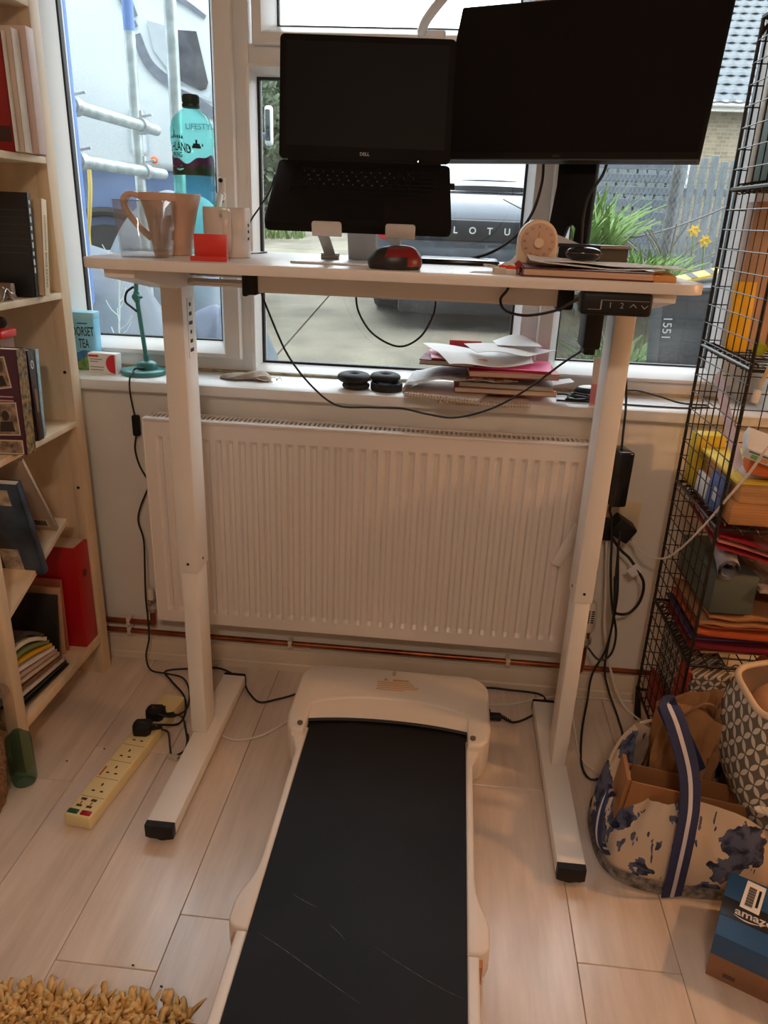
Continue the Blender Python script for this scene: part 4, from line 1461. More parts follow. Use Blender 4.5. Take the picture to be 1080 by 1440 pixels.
# ---- the pile of papers: each thing its own object
GR = 'pile of papers on the sill'
def slab(name, M, sx_, sy_, h, m_page, label, cat, m_cover=None, cov=0.0015):
    t_ = thing(name, label, cat, tuple((M @ Vector((0, 0, 0)))), GR)
    if m_cover is None:
        MB(M).box2((-sx_ / 2, -sy_ / 2, 0), (sx_ / 2, sy_ / 2, h), 0.0008).build('pages', m_page, t_, smooth=30)
    else:
        MB(M).box2((-sx_ / 2 + 0.002, -sy_ / 2 + 0.002, cov), (sx_ / 2 - 0.002, sy_ / 2 - 0.002, h - cov), 0.0004).build('pages', m_page, t_, smooth=30)
        MB(M).box2((-sx_ / 2, -sy_ / 2, 0), (sx_ / 2, sy_ / 2, cov), 0.0004).build('cover', m_cover, t_, smooth=30)
        MB(M).box2((-sx_ / 2, -sy_ / 2, h - cov), (sx_ / 2, sy_ / 2, h), 0.0004).build('cover', m_cover, t_, smooth=30)
    return t_
PGS = mat('page_block', srgb(222, 206, 186), 0.85, var=0.12, scale=2, stretch=(1, 1, 400))
PGG = mat('page_grey', srgb(206, 200, 192), 0.85, var=0.12, scale=2, stretch=(1, 1, 400))
GRIDP = mat('pad_squared', srgb(206, 184, 168), 0.8, var=0.06, scale=5)
def spiral(M, sx_, sy_, label):
    t_ = slab('spiral_pad', M, sx_, sy_, 0.009, PGS, label, 'notepad', GRIDP)
    for k in range(int(sx_ / 0.008)):
        x = -sx_ / 2 + 0.006 + k * 0.008
        MB(M).tube([(x, -sy_ / 2 + 0.004, 0.0095), (x, -sy_ / 2 - 0.003, 0.011), (x, -sy_ / 2 - 0.006, 0.0045), (x, -sy_ / 2 - 0.002, -0.0005), (x, -sy_ / 2 + 0.004, -0.0002)], 0.0009, seg=5, n=2).build('coil', CHROME, t_)
    return t_
spiral(T(0.085, 2.030, ZS + 0.0008) @ rot(0, 0, 5), 0.24, 0.16, 'squared spiral pad at the bottom of the pile, coil over the sill edge')
spiral(T(0.0, 2.035, ZS + 0.0115) @ rot(0, 0, -14), 0.20, 0.20, 'lined spiral pad jutting crookedly over the sill edge')
slab('hardback_book', T(0.145, 2.085, ZS + 0.0225) @ rot(0, 0, 1), 0.27, 0.17, 0.014, PGS, 'rust brown hardback low in the paper pile', 'book', mat('cover_rust', srgb(178, 92, 62), 0.6))
slab('paperback_book', T(0.150, 2.085, ZS + 0.037) @ rot(0, 0, -2), 0.25, 0.165, 0.013, PGG, 'grey green paperback above the rust hardback', 'book', mat('cover_sage', srgb(150, 150, 136), 0.6))
# folded newspaper with a rolled fold at its left
b = MB()
def news(u, v):
    s = u
    y = 1.985 + 0.17 * v
    L_ = 0.34 * s
    if L_ < 0.06:
        a = math.pi * (1 - L_ / 0.06)
        x = -0.105 - 0.022 * math.sin(a)
        z = 0.022 - 0.022 * math.cos(a) * -1
        z = 0.020 - 0.018 * math.cos(math.pi - a)
    else:
        x = -0.105 + (L_ - 0.06)
        z = 0.038 + 0.020 * (1 - math.exp(-(L_ - 0.06) * 18)) + 0.002 * math.sin(L_ * 60)
    return (x + 0.01 * v, y, ZS + 0.003 + z)
for dz, sc in ((0, 1.0), (0.0035, 0.96), (0.007, 0.92)):
    b.grid(lambda u, v: tuple(Vector(news(u * sc, v)) + Vector((0.004 * dz * 100, dz * 2, dz * 0.5))), 40, 6, 0.0016)
nw = b.build('folded_newspaper', mat('newsprint', srgb(206, 204, 202), 0.85, var=0.25, scale=50, stretch=(1, 3, 1)), None, smooth=60)
tag(nw, 'folded newspaper with a rolled edge at the left of the paper pile', 'newspaper', GR)
slab('paper_folder', T(0.160, 2.075, ZS + 0.068) @ rot(0, 0, 3), 0.235, 0.17, 0.016, PGS, 'crimson folder stuffed with papers in the pile', 'folder', mat('folder_crimson', srgb(190, 28, 66), 0.5))
b = MB()
b.grid(lambda u, v: (0.04 + 0.13 * u, 1.985 + 0.06 * v, ZS + 0.070 - 0.010 * (1 - v) + 0.003 * math.sin(u * 21)), 20, 4, 0.0016)
tag(b.build('crumpled_wrapper', mat('wrapper_brown', srgb(170, 122, 84), 0.6, var=0.4, scale=80), None, smooth=40), 'crumpled brown wrapper poking out of the paper pile', 'wrapper', GR)
slab('exercise_book', T(-0.005, 2.095, ZS + 0.086) @ rot(0, 0, -6), 0.15, 0.15, 0.014, PGG, 'maroon backed exercise book near the top of the pile', 'book', mat('cover_plum', srgb(120, 40, 66), 0.6))
slab('paper_folder', T(0.165, 2.085, ZS + 0.086) @ rot(0, 0, -5), 0.205, 0.16, 0.004, PGS, 'bright pink folder just under the top papers', 'folder', mat('folder_pink', srgb(238, 96, 140), 0.5))
slab('paper_folder', T(0.015, 2.10, ZS + 0.102) @ rot(0, 0, 4), 0.15, 0.14, 0.004, PGS, 'pale rose folder on the maroon exercise book', 'folder', mat('folder_rose', srgb(226, 150, 164), 0.55))
sheet('loose_paper', [(-0.005, 1.975), (0.215, 2.03), (0.20, 2.17), (-0.085, 2.155)], ZS + 0.113, 'large white sheet drooping over the front of the paper pile', 'paper', group=GR, nu=22, nv=16,
      curl=lambda u, v: 0.006 * math.sin(u * 6 + 1) - 0.050 * max(0, 0.45 - v) ** 1.3 * (1 - 0.35 * u) + 0.014 * max(0, v - 0.6))
sheet('loose_paper', [(0.065, 2.015), (0.20, 2.05), (0.285, 2.14), (0.03, 2.12)], ZS + 0.127, 'white letter on top of the paper pile with a lifted corner', 'paper', group=GR, nu=16, nv=12,
      curl=lambda u, v: 0.004 * math.sin(u * 5) + 0.006 * v - 0.012 * max(0, u - 0.6))
sheet('loose_paper', [(0.12, 2.09), (0.24, 2.10), (0.235, 2.165), (0.11, 2.165)], ZS + 0.136, 'white sheet bowed upward at the back of the paper pile', 'paper', group=GR, nu=16, nv=8,
      curl=lambda u, v: 0.020 * math.sin(math.pi * u) ** 1.2 * v + 0.002)
sheet('loose_paper', [(0.255, 2.03), (0.33, 2.05), (0.325, 2.10), (0.26, 2.10)], ZS + 0.045, 'torn paper scrap poking out to the right of the pile', 'paper', group=GR, nu=8, nv=5, curl=lambda u, v: 0.012 * u)
tag(MB(T(0.06, 2.19, ZS + 0.068) @ rot(8, 0, 0)).box2((-0.07, -0.002, 0), (0.02, 0.002, 0.065), 0.0008).build('red_card', mat('card_red', srgb(190, 60, 66), 0.6), None, smooth=30), 'dull red card standing behind the paper pile', 'card', GR)

# small mouse and card beside the right leg
sm = thing('computer_mouse', 'small black mouse with a white top on the sill', 'mouse', (0.385, 2.13, ZS))
b = MB()
blob(b, (0.385, 2.13, ZS + 0.012), (0.042, 0.028, 0.022), -0.52, None, 28, 14, 0.75)
b.build('shell', BLACKP, sm)
b = MB()
blob(b, (0.385, 2.13, ZS + 0.012), (0.042, 0.028, 0.022), -0.52, None, 28, 14, 0.75, keep=lambda u, v: v < 0.24, grow=1.02)
b.build('top_panel', mat('mouse_white', srgb(226, 226, 224), 0.4), sm)
cd = thing('folded_card', 'pink and white card leaning behind the right desk leg', 'card', (0.40, 2.04, ZS))
MB(T(0.405, 2.045, ZS) @ rot(-6, 0, 10)).box2((-0.03, -0.001, 0.0), (0.03, 0.001, 0.055), 0).build('pink_half', mat('card_pink', srgb(222, 146, 166), 0.6), cd, smooth=0)
MB(T(0.405, 2.045, ZS) @ rot(-6, 0, 10)).box2((-0.03, -0.001, 0.055), (0.03, 0.001, 0.125), 0).build('white_half', PAPER, cd, smooth=0)
# ================================================================== CABLES, PLUGS AND SOCKETS
CAB = mat('cable_black', (0.012, 0.012, 0.013), 0.5)
def cable(name, pts, r, label, m=None, n=7, parent=None, smooth=True):
    b = MB()
    b.tube(pts, r, seg=8, n=n, smooth=smooth)
    o_ = b.build(name, m or CAB, parent)
    if parent is None:
        tag(o_, label, 'cable')
    return o_
cable('hanging_cable', [(-0.225, 1.74, 1.262), (-0.224, 1.74, 1.21), (-0.217, 1.75, 1.166), (-0.184, 1.76, 1.119), (-0.125, 1.76, 1.094), (-0.077, 1.75, 1.118), (-0.05, 1.74, 1.168), (-0.044, 1.72, 1.211), (-0.043, 1.72, 1.262)], 0.0024, 'black cable loop hanging under the middle of the desk')
cable('hanging_cable', [(-0.442, 1.72, 1.255), (-0.437, 1.72, 1.213), (-0.423, 1.74, 1.158), (-0.384, 1.76, 1.06), (-0.328, 1.78, 0.983), (-0.269, 1.79, 0.94), (-0.19, 1.79, 0.94), (-0.113, 1.79, 0.942), (-0.052, 1.79, 0.932), (0.017, 1.79, 0.927), (0.1, 1.78, 0.956), (0.176, 1.76, 1.01), (0.241, 1.7, 1.084), (0.270, 1.63, 1.126)], 0.0026, 'long black cable sagging from the desk to the motor housing')
cable('hanging_cable', [(0.112, 1.645, 1.264), (0.104, 1.645, 1.239), (0.092, 1.642, 1.22), (0.104, 1.63, 1.199), (0.143, 1.58, 1.197), (0.188, 1.5, 1.217), (0.21, 1.44, 1.24), (0.224, 1.40, 1.252)], 0.0028, 'black lead curling into the height control panel')
cable('monitor_cable', [(0.162, 1.76, 1.54), (0.162, 1.76, 1.498), (0.163, 1.76, 1.449), (0.149, 1.76, 1.39), (0.115, 1.76, 1.339), (0.068, 1.78, 1.306), (0.015, 1.81, 1.289), (-0.03, 1.85, 1.287)], 0.0032, 'thick black cable arching down behind the monitor')
cable('monitor_cable', [(0.285, 1.705, 1.52), (0.279, 1.68, 1.488), (0.273, 1.680, 1.464), (0.257, 1.686, 1.435), (0.250, 1.690, 1.414), (0.248, 1.692, 1.379), (0.25, 1.690, 1.335)], 0.0030, 'black cable running down the monitor stand')
cable('laptop_cable', [(-0.372, 1.60, 1.44), (-0.387, 1.62, 1.412), (-0.415, 1.65, 1.382), (-0.445, 1.68, 1.351), (-0.459, 1.70, 1.317), (-0.465, 1.72, 1.287), (-0.44, 1.80, 1.286)], 0.0018, 'thin black lead running from the laptop to the white mug')
cable('laptop_cable', [(-0.214, 1.655, 1.415), (-0.215, 1.66, 1.354), (-0.218, 1.68, 1.32), (-0.224, 1.72, 1.287), (-0.22, 1.80, 1.286)], 0.0022, 'black lead dropping straight down behind the laptop stand')
# lamp flex with its in-line switch
lf = thing('lamp_flex', 'black lamp flex with an inline switch down the wall', 'cable', (-0.89, 2.035, 0.75))
cable('flex', [(-0.895, 2.110, 1.165), (-0.915, 2.108, 1.150), (-0.920, 2.106, 1.125), (-0.905, 2.108, 1.110), (-0.890, 2.110, 1.098)], 0.0032, None, parent=lf)
cable('flex', [(-0.876, 2.092, ZS + 0.02), (-0.890, 2.070, ZS + 0.024), (-0.896, 2.062, ZS + 0.016), (-0.892, 2.055, ZS + 0.017), (-0.893, 2.030, ZS + 0.004), (-0.891, 2.018, 0.888), (-0.887, 2.022, 0.837), (-0.888, 2.035, 0.81)], 0.0024, None, parent=lf)
b = MB().box((-0.890, 2.040, 0.787), (0.022, 0.018, 0.062), 0.006, 3)
b.box((-0.890, 2.0295, 0.785), (0.009, 0.004, 0.014), 0.002)
b.build('inline_switch', BLACKP, lf)
cable('flex', [(-0.892, 2.04, 0.760), (-0.900, 2.04, 0.716), (-0.891, 2.04, 0.667), (-0.868, 2.04, 0.62), (-0.866, 2.043, 0.605), (-0.874, 2.042, 0.59), (-0.898, 2.036, 0.534), (-0.904, 2.028, 0.492), (-0.880, 2.0, 0.445), (-0.874, 1.976, 0.356), (-0.877, 1.972, 0.264), (-0.877, 1.975, 0.196), (-0.883, 1.985, 0.119), (-0.905, 2.0, 0.04), (-0.883, 1.977, 0.006), (-0.826, 1.966, 0.005), (-0.769, 1.950, 0.005), (-0.726, 1.884, 0.005), (-0.702, 1.79, 0.012), (-0.712, 1.705, 0.045), (-0.745, 1.69, 0.062)], 0.0028, None, parent=lf)
# treadmill lead on the left
cable('floor_cable', [(-0.385, 1.905, 0.03), (-0.404, 1.897, 0.018), (-0.454, 1.884, 0.005), (-0.503, 1.862, 0.005), (-0.545, 1.899, 0.009), (-0.587, 1.965, 0.005), (-0.673, 2.02, 0.005), (-0.761, 2.005, 0.005), (-0.832, 1.972, 0.010), (-0.80, 1.93, 0.006), (-0.735, 1.86, 0.006), (-0.705, 1.79, 0.006), (-0.70, 1.72, 0.012), (-0.73, 1.66, 0.05), (-0.755, 1.645, 0.062)], 0.0032, 'black cable from the treadmill past the left foot to the socket strip')
# treadmill mains lead on the right
tl = thing('treadmill_lead', 'black mains lead plugged into the side of the treadmill', 'cable', (0.18, 1.84, 0.0))
MB().box((0.195, 1.838, 0.045), (0.034, 0.022, 0.018), 0.005, 3).build('connector', BLACKP, tl)
b = MB()
for k in range(5):
    b.cyl((0.213 + k * 0.006, 1.842, 0.044 - k * 0.003), (0.2165 + k * 0.006, 1.842, 0.0435 - k * 0.003), 0.0065 - 0.0005 * k, seg=10)
b.build('strain_relief', BLACKP, tl)
cable('lead', [(0.21, 1.842, 0.045), (0.245, 1.85, 0.022), (0.290, 1.895, 0.006), (0.34, 1.95, 0.006), (0.358, 2.0, 0.006), (0.335, 2.030, 0.006), (0.25, 2.036, 0.006), (0.19, 2.036, 0.008), (0.1, 2.03, 0.006), (0.0, 2.02, 0.006)], 0.0034, None, parent=tl)
cable('floor_cable', [(-0.610, 1.735, 0.006), (-0.600, 1.712, 0.006), (-0.527, 1.681, 0.005), (-0.455, 1.714, 0.005), (-0.388, 1.799, 0.005), (-0.33, 1.85, 0.008)], 0.0028, 'cream cable from the left desk foot to the treadmill', WCAB)
cable('floor_cable', [(0.18, 1.95, 0.005), (0.254, 1.965, 0.005), (0.38, 2.02, 0.005), (0.53, 2.034, 0.005), (0.66, 2.03, 0.005)], 0.0030, 'cream cable along the skirting behind the right desk foot', WCAB)

# extension socket strip
STRIP = mat('socket_cream', srgb(232, 214, 160), 0.4, var=0.03)
sp = thing('socket_strip', 'cream extension socket strip with red and green switches on the floor', 'socket strip', (-0.79, 1.55, 0))
ang = math.atan2(0.052, 0.475)
Ms = T(-0.803, 1.322, 0) @ rot(0, 0, -math.degrees(ang))
MB(Ms).box2((-0.034, 0, 0.0), (0.034, 0.50, 0.036), 0.005, 3).build('case', STRIP, sp)
for x, m in ((-0.0165, mat('rocker_green', srgb(20, 84, 52), 0.35)), (0.0165, mat('rocker_red', srgb(170, 22, 34), 0.35))):
    MB(Ms).box2((x - 0.013, 0.006, 0.030), (x + 0.013, 0.020, 0.0385), 0.002).build('rocker_switch', m, sp)
HOLE = mat('socket_hole', (0.03, 0.02, 0.012), 0.8)
LINE = mat('socket_line', srgb(150, 120, 80), 0.7)
for k in range(6):
    y = 0.095 + k * 0.066
    for dx, dy, w_, h_ in ((0.0, 0.014, 0.0045, 0.009), (-0.011, -0.009, 0.008, 0.0045), (0.011, -0.009, 0.008, 0.0045)):
        MB(Ms).box((dx + 0.002, y + dy, 0.0361), (w_, h_, 0.0008)).build('pin_hole', HOLE, sp, smooth=0)
    MB(Ms).box((0.002, y - 0.030, 0.0361), (0.060, 0.0012, 0.0006)).build('divider_line', LINE, sp, smooth=0)
for dx in (-0.014, 0.012):
    for dy, m, h_ in ((0.043, mat('print_red', srgb(180, 50, 40), 0.6), 0.010), (0.055, mat('print_dark', srgb(70, 58, 44), 0.6), 0.008), (0.033, mat('print_dark', (0, 0, 0)), 0.007)):
        MB(Ms).box((dx, dy, 0.0361), (0.014 if h_ < 0.01 else 0.003, h_, 0.0006)).build('printed_mark', m, sp, smooth=0)
MB(Ms).box((-0.024, 0.155, 0.0361), (0.004, 0.034, 0.0006)).build('printed_mark', mat('print_red', (0, 0, 0)), sp, smooth=0)
def plug(x, y, r, label):
    t_ = thing('mains_plug', label, 'plug', (x, y, 0.036))
    Mq = T(x, y, 0.036) @ rot(0, 0, r)
    b_ = MB(Mq)
    b_.prism([(-0.024, -0.014), (-0.014, -0.024), (0.014, -0.024), (0.024, -0.014), (0.022, 0.020), (0.008, 0.026), (-0.008, 0.026), (-0.022, 0.020)], 0.0, 0.030, None, 0.006, 2)
    b_.build('body', BLACKP, t_)
    MB(Mq).tube([(0.0, -0.022, 0.012), (0.0, -0.040, 0.014), (0.002, -0.052, 0.016)], 0.005, seg=8).build('cord_grip', BLACKP, t_)
    MB(Mq).box((0, 0.0, 0.0302), (0.018, 0.022, 0.002), 0.001).build('label_plate', BLACKG, t_)
    return t_
plug(-0.770, 1.640, 98, 'black mains plug nearest the free sockets of the strip')
plug(-0.760, 1.708, 92, 'black mains plug behind the other one at the end of the strip')
cable('floor_cable', [(-0.715, 1.635, 0.054), (-0.695, 1.63, 0.05), (-0.68, 1.60, 0.018), (-0.672, 1.59, 0.010), (-0.655, 1.60, 0.008), (-0.645, 1.63, 0.008), (-0.66, 1.68, 0.01)], 0.0028, 'short black lead curling from the nearer plug to the desk foot')
cable('floor_cable', [(-0.705, 1.705, 0.054), (-0.68, 1.70, 0.05), (-0.66, 1.67, 0.02), (-0.650, 1.645, 0.012), (-0.645, 1.62, 0.01)], 0.0028, 'short black lead curling from the farther plug to the desk foot')
cn = thing('coupler_connector', 'small clear and white cable connector by the left desk foot', 'connector', (-0.65, 1.60, 0))
MB(T(-0.668, 1.588, 0.007) @ rot(0, 0, -20)).box((0, 0, 0), (0.030, 0.014, 0.013), 0.003).build('body', mat('connector_grey', srgb(196, 188, 176), 0.4), cn)
MB(T(-0.645, 1.579, 0.007) @ rot(0, 0, -20)).box((0, 0, 0), (0.018, 0.010, 0.010), 0.003).build('clip', CHROME, cn)

# ---- right hand tangle
brick = thing('power_brick', 'long black power brick hanging behind the right desk leg', 'power brick', (0.455, 1.94, 0.68))
Mbk = T(0.456, 1.945, 0.757) @ rot(0, 1.0, 12)
MB(Mbk).box((0, 0, 0), (0.042, 0.075, 0.150), 0.006, 3).build('case', BLACKG, brick)
MB(Mbk).box((0.0215, -0.01, 0.045), (0.0008, 0.022, 0.026), 0).build('rating_label', mat('label_grey', (0.15, 0.15, 0.15), 0.5), brick, smooth=0)
cable('lead', [(0.39, 1.885, 1.265), (0.41, 1.90, 1.10), (0.435, 1.93, 1.022), (0.448, 1.94, 0.948), (0.452, 1.94, 0.873), (0.456, 1.945, 0.826)], 0.003, None, parent=brick)
cable('lead', [(0.452, 1.945, 0.684), (0.452, 1.955, 0.655), (0.462, 1.965, 0.630), (0.470, 1.955, 0.567), (0.476, 1.94, 0.485), (0.492, 1.93, 0.386), (0.516, 1.93, 0.297), (0.512, 1.93, 0.227), (0.481, 1.93, 0.205), (0.45, 1.95, 0.23)], 0.0034, None, parent=brick)
sock = thing('wall_socket', 'cream double wall socket behind the right desk leg', 'socket', (0.50, YB, 0.62))
MB().box2((0.425, YB - 0.010, 0.560), (0.560, YB, 0.652), 0.004, 2).build('plate', mat('socket_ivory', srgb(232, 214, 176), 0.4), sock)
chg = thing('usb_charger', 'black wedge shaped usb charger plugged into the wall socket', 'charger', (0.50, 2.0, 0.56))
Mch = T(0.504, 2.012, 0.585) @ rot(0, 32, 0)
MB(Mch).box((0, 0, 0), (0.062, 0.064, 0.052), 0.007, 3).build('body', BLACKP, chg)
MB().box((0.455, 2.015, 0.578), (0.045, 0.05, 0.055), 0.006, 2).build('plug_base', BLACKP, chg)
pc_ = thing('phone_lead', 'white charging lead strung from the wall charger to the wire shelving', 'cable', (0.54, 1.98, 0.54))
MB(T(0.541, 1.992, 0.552) @ rot(0, 35, -20)).box((0, 0, 0), (0.022, 0.009, 0.010), 0.003).build('usb_plug', WCAB, pc_)
cable('lead', [(0.546, 1.988, 0.546), (0.559, 1.95, 0.539), (0.591, 1.88, 0.558), (0.605, 1.80, 0.625), (0.612, 1.69, 0.735), (0.618, 1.605, 0.834), (0.632, 1.56, 0.905), (0.640, 1.52, 0.972), (0.668, 1.50, 1.02), (0.70, 1.50, 1.10)], 0.0028, None, WCAB, parent=pc_)
tg = cable('tangled_cable', [(0.476, 1.985, 0.565), (0.505, 1.985, 0.53), (0.531, 1.98, 0.509), (0.553, 1.97, 0.482), (0.579, 1.97, 0.44), (0.578, 1.97, 0.384), (0.554, 1.97, 0.343), (0.521, 1.965, 0.34), (0.508, 1.955, 0.36), (0.495, 1.955, 0.46)], 0.0042, 'thick black cable looping beside the wall socket with a white tag')
MB(T(0.548, 1.968, 0.478) @ rot(0, 50, 0)).box((0, 0, 0), (0.030, 0.004, 0.034), 0.001).build('cable_tag', PAPER, tg)
cable('tangled_cable', [(0.487, 1.95, 0.60), (0.49, 1.93, 0.47), (0.500, 1.925, 0.35), (0.497, 1.935, 0.24), (0.477, 1.965, 0.13), (0.472, 1.951, 0.05), (0.447, 1.853, 0.006), (0.426, 1.712, 0.006), (0.443, 1.655, 0.006), (0.493, 1.693, 0.006), (0.558, 1.837, 0.006), (0.565, 1.930, 0.008), (0.545, 2.0, 0.05), (0.520, 2.0, 0.13), (0.512, 1.975, 0.24), (0.508, 1.95, 0.40), (0.490, 1.96, 0.55)], 0.0034, 'black cable falling in a long loop onto the floor by the right leg')
cable('tangled_cable', [(0.470, 2.015, 0.545), (0.486, 2.0, 0.394), (0.499, 2.0, 0.279), (0.518, 1.99, 0.19), (0.549, 1.98, 0.10), (0.585, 1.97, 0.03), (0.628, 1.94, 0.006), (0.650, 1.88, 0.006), (0.66, 1.80, 0.006)], 0.0036, 'cream cable running down the wall to the bags', WCAB)
cable('tangled_cable', [(0.44, 1.97, 0.135), (0.43, 1.985, 0.12), (0.425, 1.95, 0.05), (0.425, 1.80, 0.006), (0.435, 1.72, 0.006), (0.50, 1.66, 0.006), (0.58, 1.66, 0.006)], 0.0030, 'cream cable bending round the right desk foot', WCAB)
cable('tangled_cable', [(0.420, 1.98, 0.62), (0.436, 1.965, 0.52), (0.44, 1.955, 0.46), (0.425, 1.96, 0.38)], 0.004, 'black cable close behind the right desk leg')
pad_ = thing('white_paddle', 'slim white plastic strip hanging between radiator and right desk leg', 'strip', (0.345, 1.93, 0.5))
MB(T(0.348, 1.93, 0.556) @ rot(0, 22, 0)).box((0, 0, 0), (0.030, 0.006, 0.135), 0.0028, 2).build('blade', WHITEM, pad_)
MB(T(0.348, 1.93, 0.556) @ rot(0, 22, 0)).box((0, 0, 0.10), (0.008, 0.004, 0.09), 0.0015, 2).build('stem', WHITEM, pad_)
# black leads along the right part of the sill
cable('sill_cable', [(0.295, 2.10, ZS + 0.012), (0.32, 2.09, ZS + 0.014), (0.35, 2.085, ZS + 0.006), (0.385, 2.075, ZS + 0.004), (0.43, 2.10, ZS + 0.022), (0.50, 2.12, ZS + 0.030), (0.56, 2.11, ZS + 0.022), (0.63, 2.10, ZS + 0.006), (0.70, 2.10, ZS + 0.004)], 0.0026, 'black lead arching along the sill beside the small mouse')
cable('sill_cable', [(0.29, 2.06, ZS + 0.003), (0.34, 2.055, ZS + 0.004), (0.40, 2.060, ZS + 0.003), (0.47, 2.055, ZS + 0.003), (0.56, 2.05, ZS + 0.003), (0.64, 2.055, ZS + 0.003), (0.70, 2.08, ZS + 0.003)], 0.0026, 'black lead lying flat along the front of the sill')
tn = thing('cable_tangle', 'knot of black leads beside the small mouse on the sill', 'cable', (0.36, 2.06, ZS))
for k in range(4):
    ph = k * 1.7
    cable('lead', [(0.36 + 0.045 * math.cos(a + ph) * (1 - 0.1 * k), 2.066 + 0.012 * math.sin(a * 1.0 + ph), ZS + 0.006 + 0.005 * k + 0.003 * math.sin(2 * a)) for a in [0.9 * i for i in range(7)]], 0.0026, None, parent=tn)
# ================================================================== BOOKCASE AGAINST THE LEFT WALL
def pine_mat():
    return mat('pale_pine', srgb(222, 198, 166), 0.5, var=0.10, scale=3, stretch=(6, 6, 1.2))
PINE = pine_mat()
bc = thing('bookcase', 'pale pine open bookcase standing against the left wall', 'bookcase', (-1.17, 1.736, 0))
FX, BX_ = -1.02, -1.325
for y0, y1 in ((1.482, 1.522), (1.946, 1.992)):
    for x0, x1 in ((FX - 0.032, FX), (BX_, BX_ + 0.032)):
        MB().box2((x0, y0, 0.0), (x1, y1, 2.05), 0.002).build('post', PINE, bc, smooth=30)
for z0, z1 in ((1.462, 1.478), (1.142, 1.158), (0.799, 0.815), (0.112, 0.140), (1.79, 1.806)):
    MB().box2((BX_ + 0.002, 1.50, z0), (FX - 0.001, 1.965, z1), 0.0015).build('shelf', PINE, bc, smooth=30)
# loose shelf that has slipped: its far end rides up on the red box file
MB(T(-1.17, 1.676, 0.4975) @ rot(math.degrees(math.atan2(0.128, 0.325)), 0, 0)).box((0, 0, 0), (0.296, 0.352, 0.015), 0.0015).build('loose_shelf', PINE, bc, smooth=30)
MB().box2((BX_ + 0.004, 1.522, 0.10), (BX_ + 0.010, 1.946, 2.0)).build('back_panel', PINE, bc, smooth=0)
for y in (1.50, 1.955):
    MB().box2((BX_ + 0.03, y - 0.006, 0.0), (FX - 0.03, y + 0.006, 2.0)).build('side_panel', PINE, bc, smooth=0) if y > 1.9 else None
for z in (0.125, 0.30, 0.62, 0.95):
    MB().cyl((FX - 0.016, 1.9455, z), (FX - 0.016, 1.943, z), 0.004, seg=10).build('peg_hole', BLACKP, bc)


def book(label, M, w_, t, h, cover, pages=None, name='book', group='books in the bookcase', hard=0.002, flip=False):
    """Book standing up: local x = width (spine at +x), y = thickness, z = height."""
    o_ = thing(name, label, 'book', tuple(M @ Vector((0, 0, 0))), group)
    pages = pages or PGS
    MB(M).box2((-w_ / 2 + 0.002, -t / 2 + hard, 0.002), (w_ / 2 - hard, t / 2 - hard, h - 0.002), 0).build('pages', pages, o_, smooth=0)
    for y0, y1 in ((-t / 2, -t / 2 + hard), (t / 2 - hard, t / 2)):
        MB(M).box2((-w_ / 2, y0, 0), (w_ / 2, y1, h), 0.0005).build('cover', cover, o_, smooth=30)
    MB(M).box2((w_ / 2 - hard, -t / 2, 0), (w_ / 2, t / 2, h), 0.0005).build('spine', cover, o_, smooth=30)
    return o_


CRIM = mat('book_crimson', srgb(150, 14, 18), 0.4)
CREAMC = mat('book_cream', srgb(222, 206, 186), 0.5)
DARKC = mat('book_black', (0.016, 0.016, 0.018), 0.35)
zA = 1.4785
b1 = book('crimson fronted book on the shelf above the black books', T(-1.095, 1.800, zA), 0.17, 0.016, 0.235, CRIM)
MB(T(-1.095, 1.800, zA)).box2((0.0855, -0.008, 0), (0.0865, 0.008, 0.235)).build('spine_strip', CREAMC, b1, smooth=0)
MB(T(-1.095, 1.800, zA)).box((0.066, -0.0086, 0.035), (0.03, 0.001, 0.032)).build('printed_picture', mat('print_dark2', srgb(70, 40, 34), 0.5), b1, smooth=0)
MB(T(-1.095, 1.800, zA)).box((0.068, -0.0086, 0.185), (0.008, 0.001, 0.012)).build('printed_mark', mat('print_pale', srgb(220, 190, 180), 0.5), b1, smooth=0)
book('thick cream book next to the crimson one', T(-1.085, 1.828, zA), 0.175, 0.034, 0.245, CREAMC)
book('tall pinkish white book beside the far post', T(-1.075, 1.868, zA), 0.18, 0.034, 0.256, mat('book_blush', srgb(226, 204, 196), 0.5))
book('dark grey book squeezed against the far post of the bookcase', T(-1.10, 1.905, zA), 0.17, 0.030, 0.21, mat('book_slate', srgb(90, 92, 100), 0.5))
zB = 1.1585
k1 = book('glossy black book leaning on the middle shelf', T(-1.095, 1.808, zB + 0.0005) @ rot(-4, 0, 0), 0.17, 0.014, 0.235, DARKC)
for i in range(7):
    MB(T(-1.095, 1.808, zB + 0.0005) @ rot(-4, 0, 0)).box((0.03, -0.0073, 0.10 + i * 0.016), (0.10, 0.0006, 0.002)).build('printed_line', mat('print_faint', (0.05, 0.05, 0.055), 0.5), k1, smooth=0)
for i in range(9):
    MB(T(-1.095, 1.808, zB) @ rot(-4, 0, 0)).box((0.0853, 0.0, 0.215 - 0.019 * i), (0.0006, 0.006, 0.013 if i % 3 else 0.009)).build('printed_line', mat('print_white', (0.7, 0.68, 0.64), 0.5), k1, smooth=0)
k2 = book('slim cream paperback with dark spine lettering behind the black book', T(-1.09, 1.847, zB + 0.0005) @ rot(-9, 0, 0), 0.17, 0.026, 0.225, mat('book_ivory', srgb(232, 208, 170), 0.5))
lettering('OVERCOMING BINGE EATING', 0.0125, T(-1.09, 1.847, zB) @ rot(-9, 0, 0) @ basis((0.0853, 0.0, 0.105), (0, 0, -1), (0, 1, 0)), mat('print_brown', srgb(70, 46, 34), 0.5), k2)
